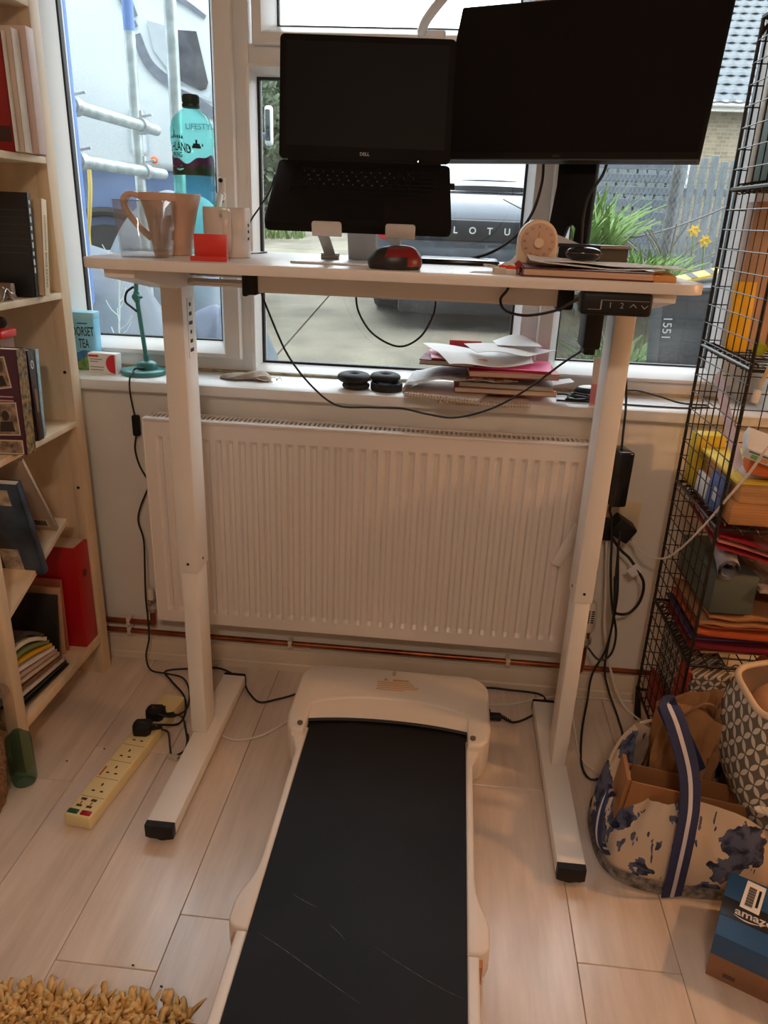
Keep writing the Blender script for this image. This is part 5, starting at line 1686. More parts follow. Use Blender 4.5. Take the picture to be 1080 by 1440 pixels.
book('dark green paperback beside the cream paperback', T(-1.10, 1.8235, zB + 0.0005) @ rot(-6, 0, 0), 0.165, 0.008, 0.20, mat('book_pine', srgb(34, 50, 44), 0.5))
foil = thing('foil_packet', 'crumpled silver foil packet in front of the black book', 'packet', (-1.06, 1.70, zB))
b = MB()
b.grid(lambda u, v: (-1.13 + 0.112 * u, 1.675 + 0.06 * v, zB + 0.002 + 0.030 * math.sin(math.pi * min(1, max(0, v))) * (0.75 + 0.25 * math.sin(u * 19 + v * 7)) + 0.004 * math.sin(u * 33)), 26, 12, 0.0012)
b.build('foil', mat('foil_silver', (0.75, 0.75, 0.76), 0.28, 0.9, bump=0.5, bscale=70), foil)
MB().box2((-1.125, 1.742, zB), (-1.035, 1.758, zB + 0.036), 0.001).build('printed_card', mat('card_print', srgb(150, 120, 100), 0.6, var=0.4, scale=90), foil, smooth=0)
fig = thing('plush_figure', 'small white plush figure lying beside the foil packet', 'toy', (-1.085, 1.65, zB))
b = MB()
blob(b, (-1.115, 1.648, zB + 0.030), (0.028, 0.022, 0.028))
blob(b, (-1.085, 1.640, zB + 0.020), (0.022, 0.012, 0.012))
b.build('body', mat('plush_white', srgb(222, 204, 194), 0.9, bump=0.4, bscale=200), fig)
b = MB()
blob(b, (-1.062, 1.640, zB + 0.019), (0.013, 0.012, 0.012))
b.build('paw', mat('plush_pink', srgb(214, 180, 172), 0.9), fig)
MB().tube([(-1.072 + 0.0, 1.640 + 0.0125 * math.cos(a), zB + 0.0195 + 0.0125 * math.sin(a)) for a in [math.pi * k / 8 for k in range(16)]], 0.0012, seg=6, n=2, closed=True).build('paw_band', BLACKP, fig)

# third shelf: boxed set with old photographs, red lid, more books
zC_ = 0.8155
PLUM = mat('book_plum', srgb(70, 28, 52), 0.45)
bx = book('plum coloured large book with old photographs on its cover', T(-1.078, 1.640, zC_) @ rot(-3, 0, 4), 0.19, 0.045, 0.245, PLUM)
Mx_ = T(-1.078, 1.640, zC_) @ rot(-3, 0, 4)
MB(Mx_).box2((0.0955, -0.021, 0), (0.0962, 0.021, 0.245)).build('spine_print', mat('spine_gold', srgb(150, 120, 70), 0.5, var=0.8, scale=110, col2=srgb(30, 22, 20)), bx, smooth=0)
PHB = mat('photo_border', srgb(206, 190, 172), 0.6)
PHD = mat('photo_sepia', srgb(84, 66, 54), 0.6, var=0.7, scale=55, col2=srgb(176, 154, 132))
for cx_, cz_, w_, h_, r_ in ((0.045, 0.190, 0.055, 0.072, 8), (0.055, 0.085, 0.058, 0.078, 2), (0.036, 0.018, 0.105, 0.034, 1)):
    Mq = Mx_ @ T(cx_, -0.0229, cz_) @ rot(0, -r_, 0)
    fr_ = MB(Mq).box((0, 0, 0), (w_, 0.0006, h_)).build('photograph', PHB, bx, smooth=0)
    MB(Mq).box((0, -0.0004, 0), (w_ - 0.006, 0.0004, h_ - 0.006)).build('photo_image', PHD, fr_, smooth=0)
    if w_ < 0.1:   # a seated figure: head and dark jacket
        b = MB(Mq)
        b.raw([(-0.018, -0.0008, -0.030), (0.018, -0.0008, -0.030), (0.014, -0.0008, -0.006), (-0.014, -0.0008, -0.006)], [(0, 1, 2, 3)])
        b.raw([(0.009 * math.cos(a), -0.0008, 0.008 + 0.012 * math.sin(a)) for a in [2 * math.pi * k / 16 for k in range(16)]], [tuple(range(16))])
        b.build('photo_figure', mat('photo_dark', srgb(46, 36, 32), 0.6), fr_, smooth=0)
for zz in (0.128, 0.137):
    MB(Mx_).box((0.040, -0.0229, zz), (0.075, 0.0006, 0.003)).build('printed_line', mat('print_rose', srgb(190, 150, 160), 0.6), bx, smooth=0)
ld = thing('red_tub', 'brown keepsake tub with a red lid behind the plum book', 'tub', (-1.09, 1.70, zC_))
MB().box2((-1.16, 1.668, zC_), (-1.035, 1.725, zC_ + 0.262), 0.003).build('tub', mat('tub_brown', srgb(120, 84, 62), 0.6), ld)
MB().box2((-1.165, 1.665, zC_ + 0.262), (-1.028, 1.730, zC_ + 0.280), 0.004, 2).build('lid', mat('lid_red', srgb(206, 44, 34), 0.35), ld)
b = MB()
for k in range(9):
    blob(b, (-1.14 + 0.012 * k, 1.70 + 0.01 * math.sin(k * 2), zC_ + 0.292 + 0.004 * math.sin(k)), (0.012, 0.014, 0.013), nu=10, nv=8)
tag(b.build('dried_wreath', mat('wreath_dark', srgb(46, 28, 20), 0.9, var=0.4, scale=60, bump=0.6), None), 'dark dried flower clump on the red tub lid', 'dried flowers')
bk3 = book('brown book with a large white zero on its spine', T(-1.09, 1.757, zC_), 0.145, 0.028, 0.225, mat('book_umber', srgb(62, 40, 32), 0.45, var=0.5, scale=50))
lettering('0', 0.030, T(-1.09, 1.757, zC_) @ basis((0.0732, 0.0, 0.188), (0, 1, 0), (0, 0, 1)), mat('print_white', (0, 0, 0)), bk3)
MB(T(-1.09, 1.757, zC_)).box((0.0732, 0.0, 0.10), (0.0006, 0.012, 0.06)).build('printed_line', mat('print_tan', srgb(120, 90, 70), 0.5), bk3, smooth=0)
book('book with pale blue torn page edges leaning by the umber one', T(-1.10, 1.785, zC_) @ rot(-4, 0, 0), 0.15, 0.016, 0.22, mat('book_ice', srgb(150, 178, 180), 0.7, var=0.15, scale=60))

# slipped shelf: two books stand on it
aD = math.degrees(math.atan2(0.128, 0.325))
kD = book('dark blue illustrated book standing on the slipped shelf', T(-1.085, 1.668, 0.488) @ rot(14, 0, 0), 0.17, 0.022, 0.275, mat('book_navy_art', srgb(24, 34, 48), 0.35, var=0.5, scale=14, col2=srgb(58, 78, 100)))
MB(T(-1.085, 1.668, 0.488) @ rot(14, 0, 0)).box((0.035, -0.0114, 0.235), (0.045, 0.0006, 0.045)).build('cover_picture', mat('art_grey', srgb(170, 156, 140), 0.5, var=0.4, scale=40), kD, smooth=0)
MB(T(-1.085, 1.668, 0.488) @ rot(14, 0, 0)).box((0.01, -0.0114, 0.045), (0.05, 0.0006, 0.065)).build('cover_picture', mat('art_grey', (0, 0, 0)), kD, smooth=0)
kW = book('pale book with a barcode leaning on the slipped shelf', T(-1.112, 1.795, 0.553) @ rot(27, 0, 0), 0.17, 0.012, 0.262, mat('book_pale', srgb(190, 166, 142), 0.55))
Mw = T(-1.112, 1.795, 0.553) @ rot(27, 0, 0)
bars = MB(Mw).box((0.05, -0.0063, 0.030), (0.045, 0.0006, 0.030)).build('barcode_panel', mat('barcode_panel', srgb(212, 196, 176), 0.6), kW, smooth=0)
b = MB(Mw)
for k in range(12):
    b.box((0.034 + 0.0028 * k, -0.0068, 0.031), (0.0012 + 0.0006 * (k % 3), 0.0004, 0.020))
b.build('barcode', BLACKP, bars, smooth=0)

# bottom shelf: red box file, leaning papers and a heap of magazines
zE = 0.1405
rb = thing('box_file', 'bright red cardboard box file on the bottom shelf', 'box file', (-1.15, 1.905, zE))
REDB = mat('boxfile_red', srgb(168, 10, 20), 0.35, var=0.05)
MB(T(0, 0, 0)).box2((-1.30, 1.868, zE), (-1.026, 1.943, zE + 0.322), 0.003).build('case', REDB, rb, smooth=30)
MB().box2((-1.295, 1.873, zE + 0.3215), (-1.034, 1.938, zE + 0.3232), 0).build('top_board', mat('boxfile_top', srgb(198, 176, 156), 0.7), rb, smooth=0)
b = MB()
b.lathe([(0.011, 0), (0.012, 0.001), (0.008, 0.0015)], (0, 0, 0), 20, basis((-1.0262, 1.905, zE + 0.23), (0, 1, 0), (0, 0, 1)))
b.build('finger_hole', mat('hole_dark', srgb(96, 20, 20), 0.6), rb)
for i, (y, r_, h, m, lb) in enumerate(((1.845, 3, 0.23, mat('paper_rose', srgb(170, 96, 80), 0.7), 'thin rose folder leaning against the red box file'),
                                       (1.825, 7, 0.21, mat('paper_tan', srgb(190, 150, 116), 0.7), 'thin tan folder beside the rose folder'),
                                       (1.79, 14, 0.20, mat('paper_black', (0.02, 0.018, 0.016), 0.5), 'thin black folder leaning at the back of the bottom shelf'))):
    o_ = MB(T(-1.17, y, zE) @ rot(-r_ * 0.6, 0, 0)).box2((-0.11, -0.003, 0), (0.10, 0.003, h), 0.001).build('paper_folder', m, None, smooth=30)
    tag(o_, lb, 'folder')
cols_ = [('thin black magazine at the foot of the slanting heap', (0.016, 0.016, 0.018)), ('second black magazine low in the slanting heap', (0.02, 0.02, 0.022)), ('white backed magazine low in the slanting heap', srgb(206, 196, 188)), ('brown striped magazine in the slanting heap', srgb(120, 84, 62)),
         ('pale beige magazine in the slanting heap', srgb(198, 180, 164)), ('pinkish grey magazine in the slanting heap', srgb(186, 160, 150)), ('plain white magazine in the slanting heap', srgb(222, 214, 208)), ('yellow magazine near the top of the slanting heap', srgb(206, 158, 24)), ('green and yellow magazine near the top of the slanting heap', srgb(110, 126, 84)), ('cream magazine curling over at the top of the heap', srgb(216, 200, 182)), ('dark speckled magazine topping the slanting heap', srgb(52, 46, 42))]
for i, (lb, c) in enumerate(cols_):
    z0 = zE + 0.004 + i * 0.0155
    y_in = 1.775 - i * 0.010
    def mg(u, v, i=i, z0=z0, y_in=y_in):
        x = -1.24 + 0.205 * u
        L_ = 0.23
        s = v
        y = 1.526 + (y_in - 1.526) * s
        arch = 0.03 * math.sin(math.pi * min(1, s * 1.02)) * max(0, i - 6) / 4
        z = z0 + 0.055 * (1 - s) * (0.4 + 0.06 * i) + arch * 0.7
        return (x, y, z)
    o_ = MB().grid(mg, 6, 16, 0.010 if i not in (0, 1) else 0.006).build('magazine', mat('magazine_%d' % i, c, 0.45, var=0.25 if i in (3, 8, 10) else 0.08, scale=60 if i in (3, 10) else 8), None, smooth=40)
    tag(o_, lb, 'magazine', 'magazines on the bottom shelf')
# ================================================================== WIRE GRID SHELVING ON THE RIGHT
WIRE = mat('wire_black', (0.030, 0.024, 0.020), 0.38, 0.55, var=0.3, scale=40)
cg = thing('wire_shelving', 'tall black wire grid shelving unit stuffed with papers by the window', 'shelving', (0.79, 1.79, 0))
CX0, CX1, CY0, CY1 = 0.615, 0.970, 1.625, 1.965
CZ = [0.095, 0.395, 0.748, 1.103, 1.458, 1.800]
P_ = 0.0425


def rod(b, p0, p1, r=0.0014, seg=5):
    b.cyl(p0, p1, r, seg=seg, cap=False)


for x, y in ((CX0, CY0), (CX0, CY1), (CX1, CY0), (CX1, CY1)):
    b = MB()
    top = CZ[-1]
    sx_, sy_ = (1 if x == CX0 else -1), 0
    b.tube([(x, y, CZ[0] - 0.005), (x, y, 1.0), (x, y, top - 0.07), (x + 0.004 * sx_, y, top - 0.030), (x + 0.018 * sx_, y, top - 0.008), (x + 0.045 * sx_, y, top), (x + 0.09 * sx_, y, top)], 0.0042, seg=8, n=5)
    b.build('post', WIRE, cg)
    MB().cyl((x + (0.012 if x < 0.8 else -0.012), y - 0.01 if y > 1.8 else y + 0.01, 0.0), (x, y, CZ[0] + 0.01), 0.011, 0.007, seg=10).build('foot', BLACKP, cg)


def side_panel(x):
    b = MB()
    n = int(round((CY1 - CY0) / P_))
    for k in range(1, n):
        y = CY0 + (CY1 - CY0) * k / n
        rod(b, (x, y, CZ[0]), (x, y, CZ[-1]))
    z = CZ[0]
    while z < CZ[-1]:
        rod(b, (x - 0.002, CY0 - 0.008, z), (x - 0.002, CY1 + 0.008, z))
        z += 0.0426
    rod(b, (x, CY0, CZ[-1]), (x, CY1, CZ[-1]), 0.003, 8)
    rod(b, (x, CY0, CZ[0]), (x, CY1, CZ[0]), 0.0035, 8)
    return b.build('side_grid', WIRE, cg)


side_panel(CX0)
side_panel(CX1)
b = MB()
for k in range(1, 6):
    x = CX0 + (CX1 - CX0) * k / 6
    rod(b, (x, CY1, CZ[0]), (x, CY1, CZ[-1]))
z = CZ[0]
while z < CZ[-1]:
    rod(b, (CX0, CY1 + 0.002, z), (CX1, CY1 + 0.002, z))
    z += 0.0426
b.build('back_grid', WIRE, cg)
for z in CZ:
    b = MB()
    for k in range(0, 9):
        y = CY0 + (CY1 - CY0) * k / 8
        rod(b, (CX0, y, z), (CX1, y, z), 0.0016 if 0 < k < 8 else 0.004, 6)
    for k in range(0, 9):
        x = CX0 + (CX1 - CX0) * k / 8
        rod(b, (x, CY0, z + 0.002), (x, CY1, z + 0.002), 0.0016 if 0 < k < 8 else 0.004, 6)
    b.build('shelf_grid', WIRE, cg)
    if 0.3 < z < 1.7:
        b = MB()
        pts = []
        for k in range(90):
            a = k * 2 * math.pi / 9
            pts.append((CX0 + 0.012 + 0.011 * math.cos(a), CY0 + 0.02 + (CY1 - CY0 - 0.04) * k / 89, z + 0.002 + 0.011 * math.sin(a)))
        b.tube(pts, 0.0019, seg=5, n=1)
        pts = []
        for k in range(60):
            a = k * 2 * math.pi / 9
            pts.append((CX0 + 0.03 + 0.25 * k / 59, CY0 + 0.009 * math.cos(a), z + 0.009 * math.sin(a)))
        b.tube(pts, 0.0016, seg=5, n=1)
        b.build('spiral_tie', WIRE, cg)


def leaf_pattern(name, base, leaf, s, rough=0.8):
    """Printed lattice of pointed petals; u runs round the thing, v up it."""
    m = bpy.data.materials.new(name)
    m.use_nodes = True
    nt = m.node_tree
    p = nt.nodes['Principled BSDF']
    p.inputs['Roughness'].default_value = rough
    tc = nt.nodes.new('ShaderNodeTexCoord')
    sp_ = nt.nodes.new('ShaderNodeSeparateXYZ')
    nt.links.new(tc.outputs['Object'], sp_.inputs[0])
    def mth(op, a, b_=None, c_=None):
        n = nt.nodes.new('ShaderNodeMath')
        n.operation = op
        for i, v in enumerate((a, b_, c_)):
            if v is None:
                continue
            if isinstance(v, (int, float)):
                n.inputs[i].default_value = v
            else:
                nt.links.new(v, n.inputs[i])
        return n.outputs[0]
    u0 = mth('SUBTRACT', sp_.outputs['X'], sp_.outputs['Y'])
    v0 = sp_.outputs['Z']
    u = mth('MULTIPLY', mth('ADD', u0, v0), 0.7071 / s)
    v = mth('MULTIPLY', mth('SUBTRACT', v0, u0), 0.7071 / s)
    fu = mth('ABSOLUTE', mth('SUBTRACT', mth('FRACT', u), 0.5))
    fv = mth('ABSOLUTE', mth('SUBTRACT', mth('FRACT', v), 0.5))
    hu = mth('ABSOLUTE', mth('SUBTRACT', mth('FRACT', mth('ADD', u, 0.5)), 0.5))
    hv = mth('ABSOLUTE', mth('SUBTRACT', mth('FRACT', mth('ADD', v, 0.5)), 0.5))
    def lens(along, across):
        w_ = mth('MULTIPLY', mth('SUBTRACT', 0.190, mth('MULTIPLY', along, along)), 0.95)
        return mth('LESS_THAN', across, w_)
    mk = mth('MAXIMUM', lens(fu, hv), lens(fv, hu))
    mx = nt.nodes.new('ShaderNodeMix')
    mx.data_type = 'RGBA'
    nt.links.new(mk, mx.inputs['Factor'])
    mx.inputs['A'].default_value = (*base, 1)
    mx.inputs['B'].default_value = (*leaf, 1)
    nt.links.new(mx.outputs['Result'], p.inputs['Base Color'])
    n2 = nt.nodes.new('ShaderNodeTexNoise')
    n2.inputs['Scale'].default_value = 500
    nt.links.new(tc.outputs['Object'], n2.inputs['Vector'])
    bp = nt.nodes.new('ShaderNodeBump')
    bp.inputs['Strength'].default_value = 0.15
    bp.inputs['Distance'].default_value = 0.002
    nt.links.new(n2.outputs['Fac'], bp.inputs['Height'])
    nt.links.new(bp.outputs['Normal'], p.inputs['Normal'])
    MATS[name] = m
    return m


LEAFB = leaf_pattern('leaf_print_small', srgb(92, 84, 78), srgb(196, 186, 174), 0.022)

# ---- top cell: green box files and a cream one
GB = 'papers in the wire shelving'
def cfile(label, M, w_, d_, h, m, edge=None, name='box_file', cat='box file'):
    t_ = thing(name, label, cat, tuple(M @ Vector((0, 0, 0))), GB)
    MB(M).box2((-w_ / 2, -d_ / 2, 0), (w_ / 2, d_ / 2, h), 0.0015).build('body', m, t_, smooth=30)
    if edge:
        MB(M).box2((-w_ / 2 - 0.0005, -d_ / 2 - 0.0008, 0.004), (w_ / 2 + 0.0005, -d_ / 2, h - 0.004)).build('edge', edge, t_, smooth=0)
    return t_
GRN = mat('file_green', srgb(96, 112, 98), 0.55, var=0.1, scale=5)
for i, (x, h, lb) in enumerate(((0.655, 0.285, 'dark green box file in the top cell against the grid'), (0.712, 0.27, 'second dark green box file in the top cell'), (0.770, 0.28, 'innermost dark green box file in the top cell'))):
    cfile(lb, T(x, 1.78, CZ[4] + 0.006), 0.046, 0.22, h, GRN, mat('file_label', srgb(206, 200, 184), 0.6))
cfile('cream folder at the back of the top cell', T(0.69, 1.925, CZ[4] + 0.006), 0.11, 0.03, 0.24, CREAMC, name='paper_folder', cat='folder')
tag(MB().box2((0.66, 1.68, CZ[4] + 0.293), (0.80, 1.90, CZ[4] + 0.318), 0.004).build('flat_box', mat('box_tan', srgb(150, 130, 112), 0.6), None), 'flat tan box lying across the green box files', 'box', GB)
# ---- cell below: pale cartons, yellow card, ball and cloth
for i, (x0, x1, y0, y1, h, c, lb) in enumerate(((0.650, 0.735, 1.885, 1.945, 0.325, srgb(190, 158, 138), 'pale carton standing at the back of the second cell'), (0.738, 0.83, 1.880, 1.945, 0.318, srgb(204, 172, 148), 'pale carton beside the first in the second cell'), (0.834, 0.93, 1.885, 1.945, 0.30, srgb(180, 150, 130), 'pale carton in the far corner of the second cell'))):
    tag(MB().box2((x0, y0, CZ[3] + 0.006), (x1, y1, CZ[3] + 0.006 + h), 0.003).build('carton', mat('carton_pale_%d' % i, c, 0.7, var=0.06, scale=5), None), lb, 'carton', GB)
tag(MB(T(0.655, 1.850, CZ[3] + 0.006) @ rot(-5, 0, 4)).box2((-0.024, -0.004, 0), (0.024, 0.004, 0.155), 0.001).build('yellow_card', mat('card_yellow', srgb(246, 196, 36), 0.5), None, smooth=30), 'bright yellow card standing upright in the second cell', 'card', GB)
ball = MB()
blob(ball, (0.690, 1.800, CZ[3] + 0.0215), (0.016, 0.016, 0.0155))
tag(ball.build('small_ball', mat('ball_lime', srgb(196, 206, 40), 0.6), None), 'small lime yellow ball on the second cell floor', 'ball', GB)
b = MB()
b.grid(lambda u, v: (0.716 + 0.075 * v, 1.76 + 0.020 * math.cos(2 * math.pi * u) * (1 - 0.2 * math.sin(9 * v)), CZ[3] + 0.0255 + 0.018 * math.sin(2 * math.pi * u) * (1 + 0.15 * math.sin(7 * v))), 20, 12, closed_u=True)
tag(b.build('rolled_cloth', mat('cloth_cream', srgb(222, 196, 170), 0.9), None), 'rolled cream cloth next to the lime ball', 'cloth', GB)
b = MB()
blob(b, (0.745, 1.66, CZ[3] + 0.029), (0.042, 0.034, 0.023), -1, None, 24, 12, 0.8)
tag(b.build('yellow_duster', mat('duster_yellow', srgb(240, 168, 30), 0.9, bump=0.4, bscale=90), None), 'crumpled orange yellow duster at the front of the second cell', 'duster', GB)
# white lead with an inline block hanging down the near post
wl = thing('hanging_lead', 'white lead with an inline block hanging down the near post', 'cable', (0.645, 1.60, 1.0))
cable('lead', [(0.650, 1.605, 1.42), (0.640, 1.598, 1.30), (0.648, 1.600, 1.18), (0.638, 1.603, 1.11), (0.631, 1.603, 1.075)], 0.0026, None, mat('lead_ivory', srgb(230, 196, 150), 0.45), parent=wl)
cable('lead', [(0.662, 1.605, 1.45), (0.66, 1.598, 1.30), (0.655, 1.598, 1.18), (0.642, 1.602, 1.11), (0.631, 1.603, 1.075)], 0.0026, None, mat('lead_ivory', (0, 0, 0)), parent=wl)
MB(T(0.628, 1.603, 1.055) @ rot(0, 8, 0)).box((0, 0, 0), (0.014, 0.012, 0.028), 0.003).build('inline_block', WCAB, wl)

# ---- third cell: kraft pads, yellow folders, small packs
KR = mat('kraft_edge', srgb(190, 136, 84), 0.75, var=0.2, scale=2, stretch=(1, 1, 260))
cfile('thick block of kraft paper pads filling the third cell floor', T(0.80, 1.775, CZ[2] + 0.006), 0.31, 0.26, 0.052, KR, name='kraft_pad', cat='pad')
cfile('second kraft block on top of the first in the third cell', T(0.805, 1.77, CZ[2] + 0.059), 0.30, 0.255, 0.045, mat('kraft_edge2', srgb(206, 154, 98), 0.75, var=0.2, scale=2, stretch=(1, 1, 260)), name='kraft_pad', cat='pad')
cfile('flat yellow folder lying on the kraft pads', T(0.79, 1.775, CZ[2] + 0.105), 0.30, 0.28, 0.008, mat('folder_yellow', srgb(236, 206, 70), 0.6, var=0.05), name='paper_folder', cat='folder')
cfile('yellow sheaf propped at the back of the third cell', T(0.665, 1.935, CZ[2] + 0.006) @ rot(0, 0, 0), 0.07, 0.05, 0.135, mat('folder_yellow2', srgb(232, 204, 60), 0.6), name='paper_folder', cat='folder')
sheet('loose_paper', [(0.665, 1.655), (0.80, 1.650), (0.80, 1.78), (0.665, 1.79)], CZ[2] + 0.116, 'grey printed sheet lying on the yellow folder', 'paper', mat('paper_print', srgb(206, 204, 202), 0.8, var=0.08, scale=60), lambda u, v: 0.002 * math.sin(u * 4), group=GB)
blu = thing('blue_pack', 'small blue printed pack standing against the grid in the third cell', 'pack', (0.632, 1.73, CZ[2]), GB)
MB(T(0.632, 1.725, CZ[2] + 0.012) @ rot(0, 4, 0)).box2((-0.006, -0.045, 0), (0.006, 0.045, 0.085), 0.001).build('carton', mat('pack_blue', srgb(88, 108, 160), 0.5, var=0.25, scale=40), blu, smooth=30)
MB(T(0.632, 1.725, CZ[2] + 0.012) @ rot(0, 4, 0)).box((-0.0064, -0.01, 0.04), (0.0006, 0.03, 0.03)).build('printed_panel', mat('pack_white', srgb(210, 214, 222), 0.5), blu, smooth=0)
tag(MB(T(0.637, 1.83, CZ[2] + 0.012) @ rot(0, 3, 0)).box2((-0.004, -0.04, 0), (0.004, 0.045, 0.05), 0.001).build('white_pack', PAPER, None, smooth=30), 'low white pack behind the blue one', 'pack', GB)
sheet('loose_paper', [(0.640, 1.66), (0.655, 1.66), (0.660, 1.93), (0.645, 1.93)], CZ[2] + 0.125, 'long pinkish strip of paper sloping along the grid', 'paper', mat('paper_pink', srgb(222, 190, 186), 0.7), lambda u, v: 0.16 * v + 0.02 * u, group=GB, t=0.001)
ob = thing('orange_pack', 'orange carton lying at the front of the yellow folder', 'pack', (0.72, 1.62, CZ[2] + 0.12), GB)
Mo = T(0.735, 1.655, CZ[2] + 0.126) @ rot(0, 5, -12)
MB(Mo).box2((-0.075, -0.04, 0.0), (0.10, 0.04, 0.030), 0.002).build('carton', mat('pack_orange', srgb(226, 110, 40), 0.5), ob, smooth=30)
wp = thing('labelled_pack', 'white pack with coloured squares resting on the orange carton', 'pack', (0.70, 1.61, CZ[2] + 0.16), GB)
Mo2 = T(0.705, 1.640, CZ[2] + 0.170) @ rot(18, 16, -12)
MB(Mo2).box2((-0.068, -0.045, 0.0), (0.09, 0.045, 0.024), 0.002).build('carton', mat('pack_white2', srgb(226, 230, 232), 0.45), wp, smooth=30)
for k, c in enumerate((srgb(120, 190, 110), srgb(236, 170, 120), srgb(170, 130, 190), srgb(110, 160, 210))):
    MB(Mo2).box((-0.045 + 0.022 * k, -0.0453, 0.009), (0.014, 0.0006, 0.010)).build('colour_square', mat('swatch_%d' % k, c, 0.5), wp, smooth=0)
MB(Mo2).box((-0.01, -0.0453, 0.0185), (0.10, 0.0006, 0.004)).build('printed_line', mat('print_slate', srgb(110, 122, 140), 0.6), wp, smooth=0)

# ---- fourth cell: heap of folders
z = CZ[1] + 0.006
for i, (c, dx, lb) in enumerate(((srgb(206, 160, 122), 0.03, 'kraft board at the bottom of the folder heap'), (srgb(150, 44, 36), 0.0, 'brick red folder low in the heap'), (srgb(116, 30, 44), 0.01, 'maroon folder low in the heap'), (srgb(84, 66, 110), 0.0, 'dull purple folder in the heap'), (srgb(130, 42, 40), 0.012, 'dark red folder in the heap'), (srgb(176, 86, 46), 0.005, 'rust orange folder in the heap'), (srgb(168, 92, 56), 0.015, 'tan orange folder over the rust one'))):
    def fld(u, v, i=i, z=z, dx=dx):
        return (0.632 + dx + 0.32 * u, 1.690 - 0.012 * (i % 3) + 0.24 * v, z + 0.004 * math.sin(3 * u + i) ** 2 + 0.012 * max(0, 0.10 - u) * (i - 2))
    tag(MB().grid(fld, 10, 6, 0.006).build('paper_folder', mat('heap_folder_%d' % i, c, 0.6, var=0.08), None, smooth=40), lb, 'folder', GB)
    z += 0.0115
KEN = mat('envelope_kraft', srgb(172, 122, 82), 0.7, var=0.12, scale=6)
for i, (z0, lb, dx) in enumerate(((z + 0.004, 'wrinkled kraft envelope on the folder heap', 0.0), (z + 0.022, 'bulging kraft envelope above the wrinkled one', 0.02))):
    tag(MB().grid(lambda u, v: (0.640 + dx + 0.30 * u, 1.675 + 0.25 * v, z0 + 0.016 * math.sin(math.pi * v) * math.sin(math.pi * min(1, u * 1.1)) + 0.003 * math.sin(u * 17 + v * 9 + i)), 18, 12, 0.006).build('kraft_envelope', KEN, None, smooth=60), lb, 'envelope', GB)
z += 0.055
cfile('grey green box file lying in the folder heap', T(0.700, 1.80, z - 0.022) @ rot(0, 0, 2), 0.10, 0.25, 0.10, mat('file_sage', srgb(84, 92, 84), 0.5), name='box_file')
sheet('loose_paper', [(0.755, 1.66), (0.95, 1.66), (0.95, 1.90), (0.755, 1.90)], z + 0.028, 'sheaf of printed papers sagging beside the grey green file', 'paper', mat('sheaf_grey', srgb(150, 140, 132), 0.7, var=0.4, scale=60), lambda u, v: 0.03 - 0.05 * u + 0.006 * math.sin(9 * u), t=0.012, group=GB)
roll = MB()
for k in range(5):
    roll.tube([(0.672 + 0.0, 1.650, z + 0.085), (0.70, 1.76, z + 0.088), (0.72, 1.88, z + 0.09)], 0.024 - 0.0026 * k, seg=18, n=3)
ro = MB()
vs, fs = [], []
for i in range(60):
    a = i * 2 * math.pi / 18
    r = 0.026 - 0.0035 * i / 18
    for t_ in (0, 1):
        vs.append((0.668 + 0.05 * t_ + r * math.cos(a), 1.645 + 0.23 * t_, z + 0.105 + r * math.sin(a)))
for i in range(59):
    fs.append((2 * i, 2 * i + 2, 2 * i + 3, 2 * i + 1))
roll.bm.free()
ro.raw(vs, fs)
tag(ro.build('rolled_magazine', mat('magazine_grey', srgb(176, 176, 182), 0.4, var=0.2, scale=20), None, smooth=60, norm=False), 'rolled up grey magazine on the folder heap', 'magazine', GB)
for i, (zz, c, lb) in enumerate(((z + 0.135, srgb(160, 36, 46), 'crimson folder sloping down at the top of the heap'), (z + 0.150, srgb(196, 120, 110), 'salmon folder just above the crimson one'), (z + 0.163, srgb(140, 20, 40), 'dark crimson folder topping the heap'))):
    tag(MB().grid(lambda u, v: (0.640 + 0.30 * u, 1.665 + 0.25 * v, zz + 0.02 - 0.085 * u + 0.02 * v + 0.004 * math.sin(5 * u)), 10, 6, 0.005).build('paper_folder', mat('slope_folder_%d' % i, c, 0.5), None, smooth=40), lb, 'folder', GB)
plb = thing('plastic_bag', 'clear wrinkled plastic bag over the folders under the shelf', 'bag', (0.80, 1.78, z + 0.17), GB)
MB().grid(lambda u, v: (0.66 + 0.27 * u, 1.66 + 0.24 * v, z + 0.168 - 0.055 * u + 0.020 * v + 0.030 * math.sin(math.pi * v) * math.sin(math.pi * u) + 0.005 * math.sin(21 * u + 8 * v) + 0.004 * math.sin(17 * v)), 26, 18).build('film', glass('plastic_film', (0.80, 0.72, 0.72), ior=1.6, dirt=0.25, dirtcol=(0.5, 0.4, 0.4), dscale=20), plb, norm=False)

# ---- bottom cell: patterned box, red cards, orange box
pb = thing('patterned_box', 'grey box printed with white leaf rings in the bottom cell', 'box', (0.70, 1.79, CZ[0]), GB)
MB().box2((0.650, 1.67, CZ[0] + 0.006), (0.745, 1.94, CZ[0] + 0.245), 0.003).build('box', LEAFB, pb, smooth=30)
REDC = mat('card_brick', srgb(158, 52, 36), 0.6)
tag(MB(T(0.632, 1.86, CZ[0] + 0.006)).box2((-0.004, -0.045, 0), (0.004, 0.06, 0.10), 0.001).build('red_card', REDC, None, smooth=30), 'low brick red card behind the grid in the bottom cell', 'card', GB)
tag(MB(T(0.634, 1.735, CZ[0] + 0.006) @ rot(12, 0, 0)).box2((-0.004, -0.03, 0.10), (0.004, 0.035, 0.27), 0.001).build('red_card', REDC, None, smooth=30), 'tall brick red card leaning against the patterned box', 'card', GB)
orb = thing('orange_box', 'orange red open cardboard box tilted in the bottom cell', 'box', (0.80, 1.72, CZ[0]), GB)
Mz = T(0.765, 1.66, CZ[0] + 0.045) @ rot(0, 34, -10)
